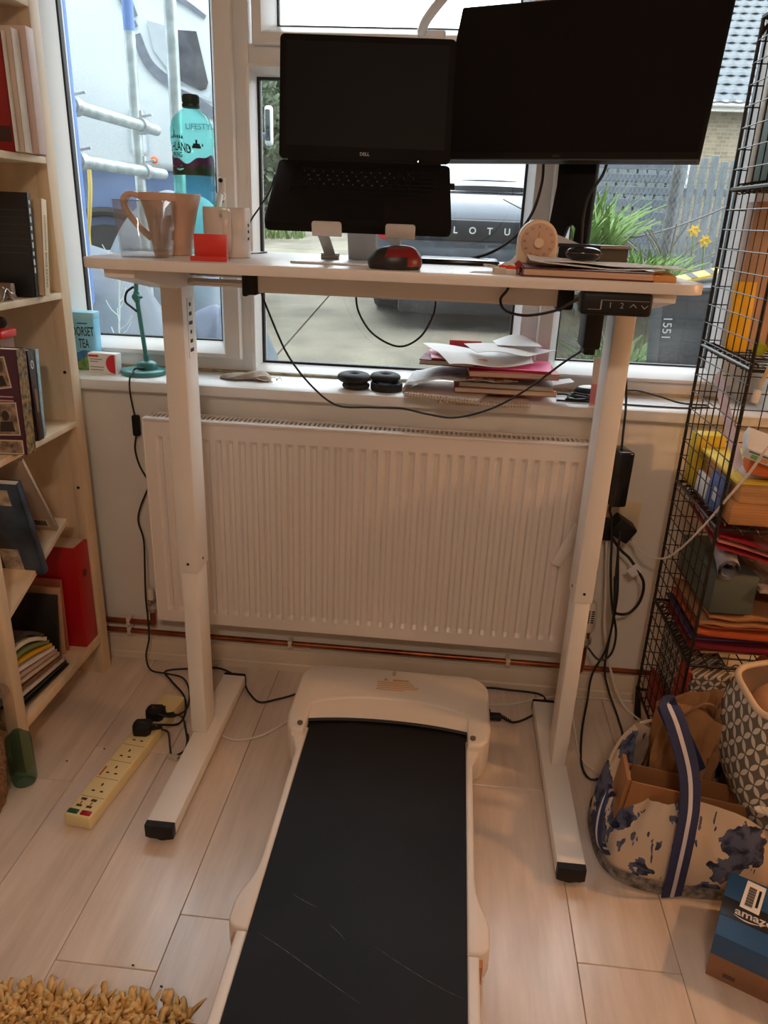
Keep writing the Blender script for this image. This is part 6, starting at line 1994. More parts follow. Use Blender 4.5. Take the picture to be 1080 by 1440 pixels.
for a_, c_ in (((-0.03, -0.06, 0.0), (-0.026, 0.2, 0.20)), ((0.05, -0.06, 0.0), (0.054, 0.2, 0.20)), ((-0.03, 0.196, 0.0), (0.054, 0.2, 0.20)), ((-0.03, -0.06, 0.0), (0.054, 0.2, 0.004)), ((-0.03, -0.06, 0.0), (0.054, -0.056, 0.20))):
    MB(Mz).box2(a_, c_, 0.0008).build('panel', mat('box_vermilion', srgb(178, 72, 44), 0.55), orb, smooth=30)
tag(MB(T(0.865, 1.64, CZ[0] + 0.03) @ rot(0, 26, -24)).box2((-0.10, -0.02, 0), (0.12, 0.02, 0.03), 0.004).build('black_pouch', BLACKG, None), 'glossy black pouch sticking out below the orange box', 'pouch', GB)
# ================================================================== BAGS, BOX AND RUG
def floral():
    m = bpy.data.materials.new('floral_canvas')
    m.use_nodes = True
    nt = m.node_tree
    p = nt.nodes['Principled BSDF']
    p.inputs['Roughness'].default_value = 0.8
    tc = nt.nodes.new('ShaderNodeTexCoord')
    nz = nt.nodes.new('ShaderNodeTexNoise')
    nz.inputs['Scale'].default_value = 38
    nz.inputs['Detail'].default_value = 3
    nt.links.new(tc.outputs['Object'], nz.inputs['Vector'])
    sc = nt.nodes.new('ShaderNodeVectorMath')
    sc.operation = 'SCALE'
    sc.inputs['Scale'].default_value = 0.06
    nt.links.new(nz.outputs['Color'], sc.inputs[0])
    ad_ = nt.nodes.new('ShaderNodeVectorMath')
    ad_.operation = 'ADD'
    nt.links.new(tc.outputs['Object'], ad_.inputs[0])
    nt.links.new(sc.outputs[0], ad_.inputs[1])
    vo = nt.nodes.new('ShaderNodeTexVoronoi')
    vo.inputs['Scale'].default_value = 11
    nt.links.new(ad_.outputs[0], vo.inputs['Vector'])
    r1 = nt.nodes.new('ShaderNodeValToRGB')
    r1.color_ramp.interpolation = 'CONSTANT'
    r1.color_ramp.elements[0].position = 0.0
    r1.color_ramp.elements[0].color = (1, 1, 1, 1)
    r1.color_ramp.elements[1].position = 0.50
    r1.color_ramp.elements[1].color = (0, 0, 0, 1)
    nt.links.new(vo.outputs['Distance'], r1.inputs['Fac'])
    vo2 = nt.nodes.new('ShaderNodeTexVoronoi')
    vo2.inputs['Scale'].default_value = 30
    nt.links.new(ad_.outputs[0], vo2.inputs['Vector'])
    r2 = nt.nodes.new('ShaderNodeValToRGB')
    r2.color_ramp.elements[0].position = 0.25
    r2.color_ramp.elements[0].color = (*srgb(34, 40, 66), 1)
    r2.color_ramp.elements[1].position = 0.55
    r2.color_ramp.elements[1].color = (*srgb(92, 98, 124), 1)
    nt.links.new(vo2.outputs['Distance'], r2.inputs['Fac'])
    mp = nt.nodes.new('ShaderNodeMapping')
    mp.inputs['Scale'].default_value = (60, 60, 14)
    mp.inputs['Rotation'].default_value = (0, 0.6, 0)
    nt.links.new(tc.outputs['Object'], mp.inputs['Vector'])
    n3 = nt.nodes.new('ShaderNodeTexNoise')
    n3.inputs['Scale'].default_value = 1
    nt.links.new(mp.outputs['Vector'], n3.inputs['Vector'])
    r3 = nt.nodes.new('ShaderNodeValToRGB')
    r3.color_ramp.interpolation = 'CONSTANT'
    r3.color_ramp.elements[0].color = (0, 0, 0, 1)
    r3.color_ramp.elements[1].position = 0.66
    r3.color_ramp.elements[1].color = (1, 1, 1, 1)
    nt.links.new(n3.outputs['Fac'], r3.inputs['Fac'])
    mxx = nt.nodes.new('ShaderNodeMath')
    mxx.operation = 'MAXIMUM'
    nt.links.new(r1.outputs['Color'], mxx.inputs[0])
    nt.links.new(r3.outputs['Color'], mxx.inputs[1])
    mx = nt.nodes.new('ShaderNodeMix')
    mx.data_type = 'RGBA'
    mx.inputs['A'].default_value = (*srgb(214, 192, 168), 1)
    nt.links.new(mxx.outputs[0], mx.inputs['Factor'])
    nt.links.new(r2.outputs['Color'], mx.inputs['B'])
    nt.links.new(mx.outputs['Result'], p.inputs['Base Color'])
    return m


FLOR = floral()
NAVY = mat('webbing_navy', srgb(40, 48, 88), 0.75, var=0.1, scale=120, stretch=(1, 1, 3))
STRIPE = mat('webbing_stripe', srgb(206, 200, 206), 0.7)
tote = thing('floral_tote', 'cream canvas tote bag printed with blue flowers and navy straps', 'bag', (0.63, 1.46, 0))
TCX, TCY = 0.607, 1.455


def tote_pt(u, v, inner=0.0):
    """u round the bag, v up it."""
    a = 2 * math.pi * u
    c, s = math.cos(a), math.sin(a)
    e = 0.62
    rx = 0.194 - inner
    ry = 0.150 - inner
    bulge = 1 + 0.05 * math.sin(math.pi * v) - 0.14 * v * v
    x = math.copysign(abs(c) ** e, c) * rx * bulge
    y = math.copysign(abs(s) ** e, s) * ry * (bulge - 0.08 * v)
    h = 0.205 + 0.020 * math.sin(3 * a + 0.6) - 0.045 * max(0, c) + (0.035 if s > 0.2 else 0)
    z = h * v
    wr = 0.010 * v * math.sin(7 * a + 4 * v) + 0.005 * math.sin(13 * a + 9 * v) * v
    x += wr * c - 0.035 * v * max(0, -c) * -1 * 0.6
    y += wr * s
    return (TCX + x + 0.02 * v, TCY + y, 0.004 + z)


b = MB()
b.grid(lambda u, v: tote_pt(u, v), 64, 16, closed_u=True)
b.grid(lambda u, v: tote_pt(u, 1 - 0.7 * v, 0.004 * (v > 0)), 64, 8, closed_u=True)
b.raw([tote_pt(k / 64, 0.0) for k in range(64)], [tuple(range(64))])
b.build('bag_body', FLOR, tote, smooth=60)
b = MB()
b.grid(lambda u, v: tuple(Vector(tote_pt(u, 0.16 * v)) + Vector((0.004 * math.cos(2 * math.pi * u), 0.004 * math.sin(2 * math.pi * u), 0))), 64, 3, closed_u=True)
b.build('base_trim', mat('trim_speckle', srgb(150, 142, 134), 0.85, var=0.6, scale=70, col2=srgb(84, 82, 84)), tote, smooth=60)


def strap(pts, w_, nrm, parent, name='strap'):
    o_ = MB().tube(pts, 0.01, seg=12, n=8, flat=(w_, 0.0022, nrm)).build(name, NAVY, parent, smooth=50)
    MB().tube(pts, 0.01, seg=8, n=8, flat=(w_ * 0.22, 0.0031, nrm)).build('strap_stripe', STRIPE, o_, smooth=50)
    return o_


strap([(0.560, 1.298, 0.006), (0.557, 1.290, 0.06), (0.556, 1.288, 0.12), (0.560, 1.300, 0.18), (0.566, 1.325, 0.235), (0.560, 1.355, 0.30), (0.535, 1.395, 0.375), (0.520, 1.43, 0.405), (0.525, 1.46, 0.39), (0.560, 1.47, 0.325), (0.600, 1.475, 0.255), (0.630, 1.48, 0.20)], 0.023, (0.15, -1, 0.15), tote)
strap([(0.440, 1.45, 0.150), (0.415, 1.40, 0.185), (0.395, 1.36, 0.165), (0.392, 1.345, 0.12), (0.405, 1.35, 0.075), (0.43, 1.37, 0.05)], 0.014, (-1, -0.5, 0.0), tote)
b = MB()
b.tube([(0.445, 1.53, 0.17), (0.475, 1.555, 0.225), (0.525, 1.57, 0.262), (0.60, 1.58, 0.27)], 0.0045, seg=8)
b.build('rim_piping', mat('piping_cream', srgb(206, 184, 154), 0.8), tote)
b = MB()
b.lathe([(0.008, 0), (0.010, 0.004), (0.008, 0.008)], (0.432, 1.36, 0.128), 14)
b.build('press_stud', mat('stud_navy', srgb(30, 40, 70), 0.2, 0.6), tote)

cbx = thing('cardboard_tray', 'brown cardboard tray standing inside the floral tote', 'tray', (0.63, 1.46, 0.02))
Mcb = T(0.590, 1.455, 0.03) @ rot(0, 6, -4)
CARD = mat('cardboard_brown', srgb(158, 108, 66), 0.7, var=0.06, scale=10)
for a_, c_ in (((-0.145, -0.075, 0.0), (0.11, -0.070, 0.185)), ((-0.145, 0.02, 0.0), (0.11, 0.025, 0.16)), ((-0.145, -0.07, 0.0), (-0.155, 0.02, 0.185)), ((0.105, -0.07, 0.0), (0.11, 0.02, 0.16)), ((-0.145, -0.07, 0.0), (0.11, 0.02, 0.006))):
    MB(Mcb).box2(a_, c_, 0.002).build('panel', CARD, cbx, smooth=30)
kb = thing('paper_bag', 'crumpled brown paper bag with a string handle behind the tote strap', 'bag', (0.66, 1.50, 0.03))
def pbag(u, v):
    a = 2 * math.pi * u
    c, s = math.cos(a), math.sin(a)
    x = math.copysign(abs(c) ** 0.5, c) * 0.085 * (1 - 0.10 * v)
    y = math.copysign(abs(s) ** 0.5, s) * 0.045 * (1 - 0.35 * v)
    w_ = 0.010 * v * math.sin(5 * a + 6 * v) + 0.005 * math.sin(11 * a - 9 * v)
    return (0.612 + x * 0.9 + w_ * c, 1.542 + y + w_ * s, 0.03 + (0.315 + 0.03 * math.sin(2 * a)) * v)
MB().grid(pbag, 40, 14, closed_u=True).build('paper', mat('kraft_crumple', srgb(176, 128, 84), 0.75, var=0.1, scale=12, bump=0.5, bscale=30), kb, smooth=35)
MB().tube([(0.575, 1.512, 0.31), (0.590, 1.500, 0.345), (0.62, 1.496, 0.375), (0.650, 1.498, 0.365), (0.660, 1.515, 0.32)], 0.003, seg=8).build('string_handle', mat('string_brown', srgb(140, 104, 76), 0.8), kb)

# grey fabric basket with the leaf print, slumped on the bags
LEAF = leaf_pattern('leaf_print_large', srgb(112, 104, 92), srgb(222, 212, 196), 0.036)
bk = thing('fabric_basket', 'grey fabric storage basket printed with cream leaves', 'basket', (0.80, 1.46, 0.12))
Mbk2 = T(0.905, 1.475, 0.06) @ rot(0, -14, 0)
def bas(u, v, k=1.0):
    a = 2 * math.pi * u
    c, s = math.cos(a), math.sin(a)
    e = 0.5
    w_ = 0.10 + 0.07 * math.sin(math.pi * (0.05 + 0.85 * v)) + 0.004 * math.sin(3 * a + 8 * v)
    x = math.copysign(abs(c) ** e, c) * w_ * k
    y = math.copysign(abs(s) ** e, s) * (w_ - 0.02) * k
    return (x, y, 0.405 * v)
b = MB(Mbk2)
b.grid(lambda u, v: bas(u, v), 56, 18, closed_u=True)
b.raw([bas(k / 56, 0) for k in range(56)], [tuple(range(56))])
b.build('basket_body', LEAF, bk, smooth=60)
b = MB(Mbk2)
b.grid(lambda u, v: bas(u, 1.0 - 0.75 * v, 0.965), 56, 8, closed_u=True)
b.build('lining', mat('lining_beige', srgb(204, 172, 138), 0.8), bk, smooth=60)
b = MB(Mbk2)
b.tube([tuple(Vector(bas(k / 56, 1.0, 0.985)) + Vector((0, 0, 0.002))) for k in range(56)], 0.0075, seg=10, n=1, closed=True)
b.build('rim', mat('rim_cream', srgb(222, 196, 164), 0.7), bk, smooth=60)
ROPE = mat('rope_white', srgb(222, 208, 192), 0.85, var=0.2, scale=80, bump=0.4, bscale=160)
b = MB(Mbk2)
rp = [(-0.155, -0.158, 0.235), (-0.125, -0.172, 0.225), (-0.095, -0.182, 0.175), (-0.06, -0.188, 0.135), (-0.02, -0.186, 0.12)]
for ph in (0, 2.1, 4.2):
    P = spline(rp, 10)
    b.tube([(p.x + 0.004 * math.cos(i * 0.9 + ph), p.y + 0.003 * math.sin(i * 0.9 + ph), p.z + 0.004 * math.sin(i * 0.9 + ph)) for i, p in enumerate(P)], 0.0045, seg=6, n=1)
b.build('rope_handle', ROPE, bk)
b = MB()
blob(b, (0.80, 1.47, 0.395), (0.09, 0.085, 0.05), nu=20, nv=10)
tag(b.build('folded_fabric', mat('fabric_tan', srgb(190, 140, 96), 0.85, bump=0.3, bscale=60), None), 'tan fabric bundle lying in the grey basket', 'fabric')

# delivery carton with its blue lid
az = thing('delivery_box', 'delivery carton with a blue and black printed lid on the floor', 'box', (0.75, 1.14, 0))
Ma = basis((0.582, 1.122, 0.0), (0.898, -0.440, 0), (0.440, 0.898, 0))
MB(Ma).box2((0.0, 0.0, 0.0), (0.32, 0.175, 0.108), 0.001).build('carton', mat('carton_brown', srgb(150, 108, 78), 0.7, var=0.12, scale=14), az, smooth=30)
BLU = mat('lid_blue', srgb(38, 82, 128), 0.4)
lidz = MB(Ma)
lidz.box2((-0.0015, -0.0015, 0.058), (0.3215, 0.1765, 0.110), 0.0012)
lid_ = lidz.build('lid_wrap', BLU, az, smooth=30)
MB(Ma).box2((-0.0019, 0.052, 0.060), (0.3219, 0.104, 0.1106), 0.0008).build('black_tape', mat('tape_black', (0.018, 0.018, 0.02), 0.35), lid_, smooth=30)
lettering('amazon prime', 0.0275, Ma @ T(0.102, 0.076, 0.1114), mat('tape_white', srgb(222, 214, 208), 0.5), lid_, 'lettering', bold=0.018)
b = MB(Ma)
sm_ = [(0.022 + 0.050 * k / 12, 0.0645 - 0.0055 * math.sin(math.pi * k / 12), 0.1114) for k in range(13)]
for k in range(12):
    p0, p1 = sm_[k], sm_[k + 1]
    t0, t1 = 0.0013 * math.sin(math.pi * k / 12) + 0.0004, 0.0013 * math.sin(math.pi * (k + 1) / 12) + 0.0004
    b.raw([(p0[0], p0[1] - t0, p0[2]), (p1[0], p1[1] - t1, p1[2]), (p1[0], p1[1] + t1, p1[2]), (p0[0], p0[1] + t0, p0[2])], [(0, 1, 2, 3)])
b.raw([(0.071, 0.061, 0.1114), (0.079, 0.069, 0.1114), (0.067, 0.068, 0.1114)], [(0, 1, 2)])
b.build('smile_mark', mat('tape_white', (0, 0, 0)), lid_, smooth=0, norm=False)
Ml = Ma @ T(0.050, 0.130, 0.1109) @ rot(0, 0, -4)
stk = MB(Ml).box((0, 0, 0), (0.036, 0.080, 0.0004)).build('paper_label', PAPER, lid_, smooth=0)
b = MB(Ml)
for k in range(22):
    b.box((-0.004, -0.030 + 0.0026 * k, 0.0005), (0.014, 0.0010 + 0.0005 * (k % 3), 0.0004))
b.build('barcode', BLACKP, stk, smooth=0)
MB(Ml).box((0.010, 0.0, 0.0005), (0.005, 0.050, 0.0004)).build('printed_line', BLACKP, stk, smooth=0)
MB(Ma).box((0.04, -0.0008, 0.018), (0.022, 0.001, 0.009)).build('printed_mark', mat('carton_ink', srgb(96, 72, 62), 0.7), az, smooth=0)

# shaggy rug corner in the foreground
rug = thing('shag_rug', 'golden tan shaggy rug at the front of the room', 'rug', (-0.75, 0.6, 0))
MB().box2((-1.25, 0.15, 0.0), (-0.375, 0.90, 0.010), 0.003).build('rug_backing', mat('rug_backing', srgb(150, 112, 62), 0.9), rug)
TUFT = mat('rug_pile', srgb(206, 160, 92), 0.85, var=0.3, scale=30, col2=srgb(232, 194, 132))
b = MB()
vs, fs = [], []
r_ = random.Random(3)
for i in range(2600):
    x = r_.uniform(-1.10, -0.388)
    y = 0.60 + 0.305 * r_.random() ** 0.6
    L_ = r_.uniform(0.030, 0.050)
    an = r_.uniform(0, 2 * math.pi)
    lean = r_.uniform(0.2, 0.85)
    dx, dy = math.cos(an) * lean, math.sin(an) * lean
    w0 = r_.uniform(0.0045, 0.0085)
    base = len(vs)
    for j, (t, wf) in enumerate(((0, 0.7), (0.45, 1.25), (0.85, 1.2), (1.0, 0.75))):
        cx_, cy_, cz_ = x + dx * L_ * t * t, y + dy * L_ * t * t, 0.006 + L_ * t * (1 - 0.28 * lean * t)
        tw = t * 2.2 + i
        for k in range(4):
            a = tw + k * math.pi / 2
            fl = 1.0 if k % 2 == 0 else 0.55
            vs.append((cx_ + math.cos(a) * w0 * wf * fl, cy_ + math.sin(a) * w0 * wf * fl, cz_))
    for j in range(3):
        for k in range(4):
            fs.append((base + j * 4 + k, base + j * 4 + (k + 1) % 4, base + (j + 1) * 4 + (k + 1) % 4, base + (j + 1) * 4 + k))
    fs.append((base + 12, base + 13, base + 14, base + 15))
me = bpy.data.meshes.new('rug_pile')
o0 = ORG[rug.name]
me.from_pydata([(v[0] - o0.x, v[1] - o0.y, v[2] - o0.z) for v in vs], [], fs)
me.materials.append(TUFT)
for p in me.polygons:
    p.use_smooth = True
pile = bpy.data.objects.new('rug_pile', me)
COL.objects.link(pile)
pile.parent = rug
pile['kind'] = 'stuff'

# jute basket and bottles at the left edge
JUTE = mat('jute_braid', srgb(150, 112, 74), 0.9, var=0.35, scale=120, bump=0.9, bscale=260)
jb = thing('jute_basket', 'round braided jute basket in front of the bookcase', 'basket', (-1.155, 1.335, 0))
for k in range(15):
    z = 0.009 + k * 0.0175
    R_ = 0.150 + 0.010 * math.sin(math.pi * k / 14)
    pts = [(-1.163 + (R_ + 0.0018 * math.sin(i * 2.6 + k)) * math.cos(2 * math.pi * i / 64), 1.325 + (R_ + 0.0018 * math.sin(i * 2.6 + k)) * math.sin(2 * math.pi * i / 64), z + 0.0014 * math.cos(i * 2.6)) for i in range(64)]
    MB().tube(pts, 0.0098, seg=8, n=1, closed=True).build('braid_ring', JUTE, jb, smooth=60)
MB().lathe([(0.146, 0.002), (0.148, 0.01)], (-1.163, 1.325, 0), 40).build('basket_base', JUTE, jb)
GGL = glass('green_plastic', (0.50, 0.64, 0.56), ior=1.3, dirt=0.35, dirtcol=(0.10, 0.17, 0.13), dscale=14)
gb = thing('green_bottle', 'green plastic bottle standing between jute basket and bookcase', 'bottle', (-1.010, 1.445, 0))
b = MB()
superlathe(b, [(0.020, 0.0), (0.028, 0.006), (0.031, 0.02), (0.031, 0.125), (0.029, 0.14), (0.018, 0.150), (0.012, 0.158)], (-1.005, 1.450, 0.0), 1, 28)
b.build('body', GGL, gb, smooth=60)
cb = thing('clear_bottle', 'crinkled clear plastic bottle lying on the jute basket rim', 'bottle', (-1.06, 1.33, 0.265))
b = MB()
prof = []
for k in range(26):
    t = k / 25
    prof.append(((0.034 + 0.0045 * math.sin(t * 26)) * (min(1, 8 * t + 0.25)) * (1 if t < 0.75 else 1 - 0.75 * ((t - 0.75) / 0.25) ** 1.2), 0.20 * t))
b.lathe(prof, (0, 0, 0), 28, T(-0.985, 1.385, 0.292) @ rot(0, -78, -24))
b.build('body', glass('clear_plastic', (0.90, 0.88, 0.86), ior=1.55, dirt=0.12, dscale=25), cb, smooth=60)
# specks of grit on the boards
for i, (x, y) in enumerate(((-0.94, 1.54), (-0.865, 1.60), (-0.535, 1.0), (-0.455, 0.94), (-0.465, 0.965), (-0.58, 1.96), (0.40, 1.92))):
    b = MB()
    blob(b, (x, y, 0.0015), (0.003, 0.0018, 0.0016), nu=8, nv=6)
    tag(b.build('grit_speck', mat('grit', (0.03, 0.02, 0.015), 0.8), None), 'tiny dark crumb lying on the floorboards', 'crumb', 'crumbs on the floor')
# ================================================================== OUTSIDE THE WINDOW
GZ = lambda y: 0.25 + 0.09 * (y - 2.4)
SLOPE = math.atan(0.09)
CONC = mat('driveway_concrete', srgb(128, 121, 104), 0.9, var=0.22, scale=2.2, bump=0.6, bscale=45)
drive = thing('driveway', 'sloping concrete driveway of large slabs outside the window', 'driveway', (0, 6, GZ(6)), kind='structure')
MB().raw([(-14, 2.36, GZ(2.36) - 0.03), (14, 2.36, GZ(2.36) - 0.03), (14, 30, GZ(30) - 0.03), (-14, 30, GZ(30) - 0.03)], [(0, 1, 2, 3)]).build('subsoil', mat('soil_dark', srgb(80, 74, 56), 0.95, var=0.3, scale=3, bump=0.5, bscale=8), drive, smooth=0)
xs_ = [-7.2, -4.18, -1.17, 1.05]
ys_ = [2.37, 4.4, 7.6, 10.2, 13.0]
for i in range(len(xs_) - 1):
    for j in range(len(ys_) - 1):
        x0, x1, y0, y1 = xs_[i] + 0.008, xs_[i + 1] - 0.008, ys_[j] + 0.008, ys_[j + 1] - 0.008
        vs = []
        for dz in (-0.04, 0.0):
            vs += [(x0, y0, GZ(y0) + dz), (x1, y0, GZ(y0) + dz), (x1, y1, GZ(y1) + dz), (x0, y1, GZ(y1) + dz)]
        MB().raw(vs, [(4, 5, 6, 7), (0, 1, 5, 4), (1, 2, 6, 5), (2, 3, 7, 6), (3, 0, 4, 7)]).build('concrete_slab', CONC, drive, smooth=0)

# ---- foliage helpers
def leaf_cloud(name, c, r, n, m, parent, size=(0.05, 0.09), seed=1, flat=0.5, shell=0.55):
    rr = random.Random(seed)
    vs, fs = [], []
    for i in range(n):
        while True:
            p = Vector((rr.uniform(-1, 1), rr.uniform(-1, 1), rr.uniform(-1, 1)))
            if shell < p.length < 1:
                break
        q = Vector((c[0] + p.x * r[0], c[1] + p.y * r[1], c[2] + p.z * r[2]))
        L_ = rr.uniform(*size)
        d = (p + Vector((rr.uniform(-1, 1), rr.uniform(-1, 1), rr.uniform(-0.6, 1)))).normalized()
        s = d.cross(Vector((rr.uniform(-1, 1), rr.uniform(-1, 1), rr.uniform(-1, 1)))).normalized()
        nn = d.cross(s) * (0.12 * L_)
        k = len(vs)
        vs += [q, q + d * L_ * 0.5 + s * L_ * flat * 0.5 + nn, q + d * L_, q + d * L_ * 0.5 - s * L_ * flat * 0.5 + nn]
        fs.append((k, k + 1, k + 2, k + 3))
    return MB().raw(vs, fs).build(name, m, parent, smooth=0, norm=False)


def blades(name, c, r, n, L, w_, m, parent, seed=1, lean=0.5):
    rr = random.Random(seed)
    vs, fs = [], []
    for i in range(n):
        a, q = rr.uniform(0, 2 * math.pi), math.sqrt(rr.random())
        x, y = c[0] + r * q * math.cos(a), c[1] + r * q * math.sin(a)
        le = L * rr.uniform(0.6, 1.05)
        b_ = rr.uniform(0, 2 * math.pi)
        ln = lean * rr.uniform(0.2, 1.2)
        dx, dy = math.cos(b_) * ln, math.sin(b_) * ln
        sx_, sy_ = -math.sin(b_), math.cos(b_)
        k = len(vs)
        for t, ww in ((0, 0.6), (0.4, 1), (0.75, 0.75), (1.0, 0.06)):
            px, py, pz = x + dx * le * t ** 1.7, y + dy * le * t ** 1.7, c[2] + le * (t - 0.30 * ln * t * t)
            vs += [(px - sx_ * w_ * ww, py - sy_ * w_ * ww, pz), (px + sx_ * w_ * ww, py + sy_ * w_ * ww, pz + 0.006)]
        for j in range(3):
            fs.append((k + 2 * j, k + 2 * j + 1, k + 2 * j + 3, k + 2 * j + 2))
    return MB().raw(vs, fs).build(name, m, parent, smooth=60, norm=False)


HG = mat('hedge_leaf', srgb(70, 84, 62), 0.7, var=0.5, scale=6, col2=srgb(112, 124, 98))
HG2 = mat('hedge_leaf_olive', srgb(84, 94, 58), 0.7, var=0.5, scale=6, col2=srgb(116, 124, 84))
for i, (x, lb, m) in enumerate(((-3.45, 'tall grey green hedge tree at the end of the driveway', HG), (-0.75, 'bushy olive hedge tree behind the parked car', HG2), (1.9, 'dense hedge tree between the car and the fence', HG))):
    t_ = thing('hedge_tree', lb, 'tree', (x, 12.4, GZ(12.4)), 'trees beyond the driveway')
    leaf_cloud('foliage', (x, 12.4, GZ(12.4) + 1.2), (1.12, 0.8, 1.15), 4600, m, t_, (0.10, 0.2), 5 + i, 0.6, 0.6)
    MB().cyl((x, 12.4, GZ(12.4) - 0.1), (x, 12.4, GZ(12.4) + 1.8), 0.10, 0.05, seg=8).build('trunk', mat('bark', srgb(90, 76, 62), 0.9), t_)
    b = MB()
    blob(b, (x, 12.45, GZ(12.4) + 1.15), (1.0, 0.6, 1.0), nu=16, nv=10)
    b.build('inner_growth', m, t_)
gv = thing('grass_verge', 'strip of green grass at the edge of the driveway', 'grass', (-3.4, 11.2, GZ(11.2)), kind='stuff')
blades('grass_blades', (-3.2, 11.2, GZ(11.2)), 1.0, 900, 0.16, 0.012, mat('grass_green', srgb(84, 102, 48), 0.8, var=0.3), gv, 3)

# ---- parked sports car seen from behind
PAINT = mat('car_paint', (0.075, 0.09, 0.115), 0.14, 0.0, var=0.05, spec=0.5, coat=0.15)
CARG = mat('car_glass', (0.015, 0.02, 0.025), 0.05, var=0.05, spec=1.0, coat=1.0)
CARB = mat('car_trim_black', (0.018, 0.019, 0.022), 0.45)
car = thing('parked_car', 'dark sports car parked with its lettered rear towards the window', 'car', (0.21, 8.0, GZ(8)))
MCAR = T(0.21, 6.0, GZ(6.0)) @ Matrix.Rotation(SLOPE, 4, 'X')
# stations: (y, halfwidth low, halfwidth shoulder, z low, z shoulder, z top, halfwidth top)
ST = [(0.00, .80, .84, .22, .62, .80, .70), (0.06, .86, .89, .20, .66, .86, .74), (0.30, .90, .93, .18, .74, .93, .74), (0.65, .91, .95, .18, .80, .97, .72), (0.95, .91, .95, .18, .84, 1.02, .68),
      (1.35, .91, .94, .18, .84, 1.14, .62), (1.75, .91, .92, .18, .82, 1.23, .58), (2.20, .90, .90, .18, .80, 1.25, .57), (2.6, .90, .89, .18, .78, 1.17, .60), (3.1, .90, .89, .18, .76, .93, .68), (3.5, .89, .88, .18, .72, .80, .72), (3.95, .85, .84, .20, .62, .66, .70), (4.10, .78, .76, .26, .50, .55, .60)]
N_ = 24
b = MB(MCAR)
vs, fs = [], []
for y, wl, ws, zl, zs, zt_, wt in ST:
    half = [(wl * 0.92, zl), (wl, zl + 0.08), (ws, (zl + zs) / 2), (ws * 0.985, zs), (ws * 0.93, zs + 0.04), ((ws + wt) / 2 * 0.97, zs + (zt_ - zs) * 0.45), (wt, zt_ - 0.045), (wt * 0.86, zt_ - 0.018), (wt * 0.45, zt_ - 0.003)]
    ring_ = half + [(0, zt_)] + [(-x, z) for x, z in half[::-1]]
    for x, z in ring_:
        vs.append((x, y, z))
R0 = 19
for i in range(len(ST) - 1):
    for k in range(R0 - 1):
        fs.append((i * R0 + k, i * R0 + k + 1, (i + 1) * R0 + k + 1, (i + 1) * R0 + k))
    fs.append((i * R0 + R0 - 1, i * R0, (i + 1) * R0, (i + 1) * R0 + R0 - 1))
fs.append(tuple(range(R0))[::-1])
fs.append(tuple(range((len(ST) - 1) * R0, len(ST) * R0)))
b.raw(vs, fs)
b.build('body_shell', PAINT, car, smooth=50)


def car_patch(y0, y1, w0, w1, z0, z1, m, nm, lift=0.006, curve=0.0, th=0.01):
    bb_ = MB(MCAR)
    def fn(u, v):
        w__ = w0 + (w1 - w0) * v
        x = (u * 2 - 1) * w__
        return (x, y0 + (y1 - y0) * v, z0 + (z1 - z0) * v + lift - curve * (u * 2 - 1) ** 2)
    bb_.grid(fn, 12, 6, th)
    return bb_.build(nm, m, car, smooth=60)


car_patch(0.98, 1.66, 0.62, 0.52, 1.030, 1.212, CARG, 'rear_window', 0.004, 0.04)
# slim oval vent in the deck and the brake light slots at the roof edge
b = MB(MCAR)
pts = [(0.50 * math.cos(a), 0.62 + 0.10 * math.sin(a)) for a in [2 * math.pi * k / 32 for k in range(32)]]
b.raw([(x, y, 0.868 + 0.16 * y - 0.03 * abs(x) ** 2 + 0.018) for x, y in pts], [tuple(range(32))])
b.build('deck_vent', mat('vent_black', (0.012, 0.013, 0.015), 0.9, spec=0.0), car, smooth=0)
for x in (-0.16, 0.16):
    MB(MCAR).box((x, 1.735, 1.232), (0.26, 0.02, 0.016), 0.004).build('brake_light', CARB, car)
MB(MCAR).box((0, -0.012, 0.735), (1.50, 0.05, 0.15), 0.02, 2).build('rear_panel', CARB, car)
MB(MCAR).box((0, -0.03, 0.40), (1.66, 0.12, 0.24), 0.05, 3).build('bumper', mat('bumper_navy', (0.03, 0.04, 0.06), 0.25), car)
MB(MCAR).box((0, -0.02, 0.20), (1.3, 0.10, 0.14), 0.03, 2).build('diffuser', CARB, car)
CHL = mat('letter_chrome', (0.85, 0.87, 0.9), 0.3, 0.3)
for k, ch in enumerate('LOTUS'):
    lettering(ch, 0.066, MCAR @ basis((-0.25 + 0.125 * k, -0.0385, 0.735), (1, 0, 0), (0, 0, 1)), CHL, car, 'lettering', bold=0.02)
RL = mat('tail_red', srgb(200, 16, 30), 0.15, spec=0.8)
for s_ in (-1, 1):
    for dx in (0.60, 0.76):
        b = MB(MCAR)
        b.lathe([(0.066, 0.0), (0.066, 0.02), (0.05, 0.032), (0.02, 0.036)], (0, 0, 0), 24, basis((s_ * dx, -0.03, 0.735 - (0.02 if dx > 0.7 else 0)), (1, 0, 0), (0, 0, 1)))
        b.build('tail_light', RL, car)
    for yy in (0.85, 3.3):
        b = MB(MCAR)
        b.lathe([(0.16, -0.11), (0.30, -0.11), (0.32, -0.08), (0.32, 0.06), (0.30, 0.10), (0.2, 0.105)], (0, 0, 0), 28, basis((s_ * 0.80, yy, 0.31), (0, 1, 0), (0, 0, 1)))
        b.build('wheel', RUBBER, car)
    b = MB(MCAR)
    blob(b, (s_ * 0.98, 2.75, 0.93), (0.10, 0.06, 0.07), nu=14, nv=8)
    b.build('wing_mirror', PAINT, car)
MB(MCAR).box((0.02, -0.095, 0.40), (0.52, 0.01, 0.11), 0.004).build('number_plate', mat('plate_yellow', srgb(216, 190, 90), 0.5), car)

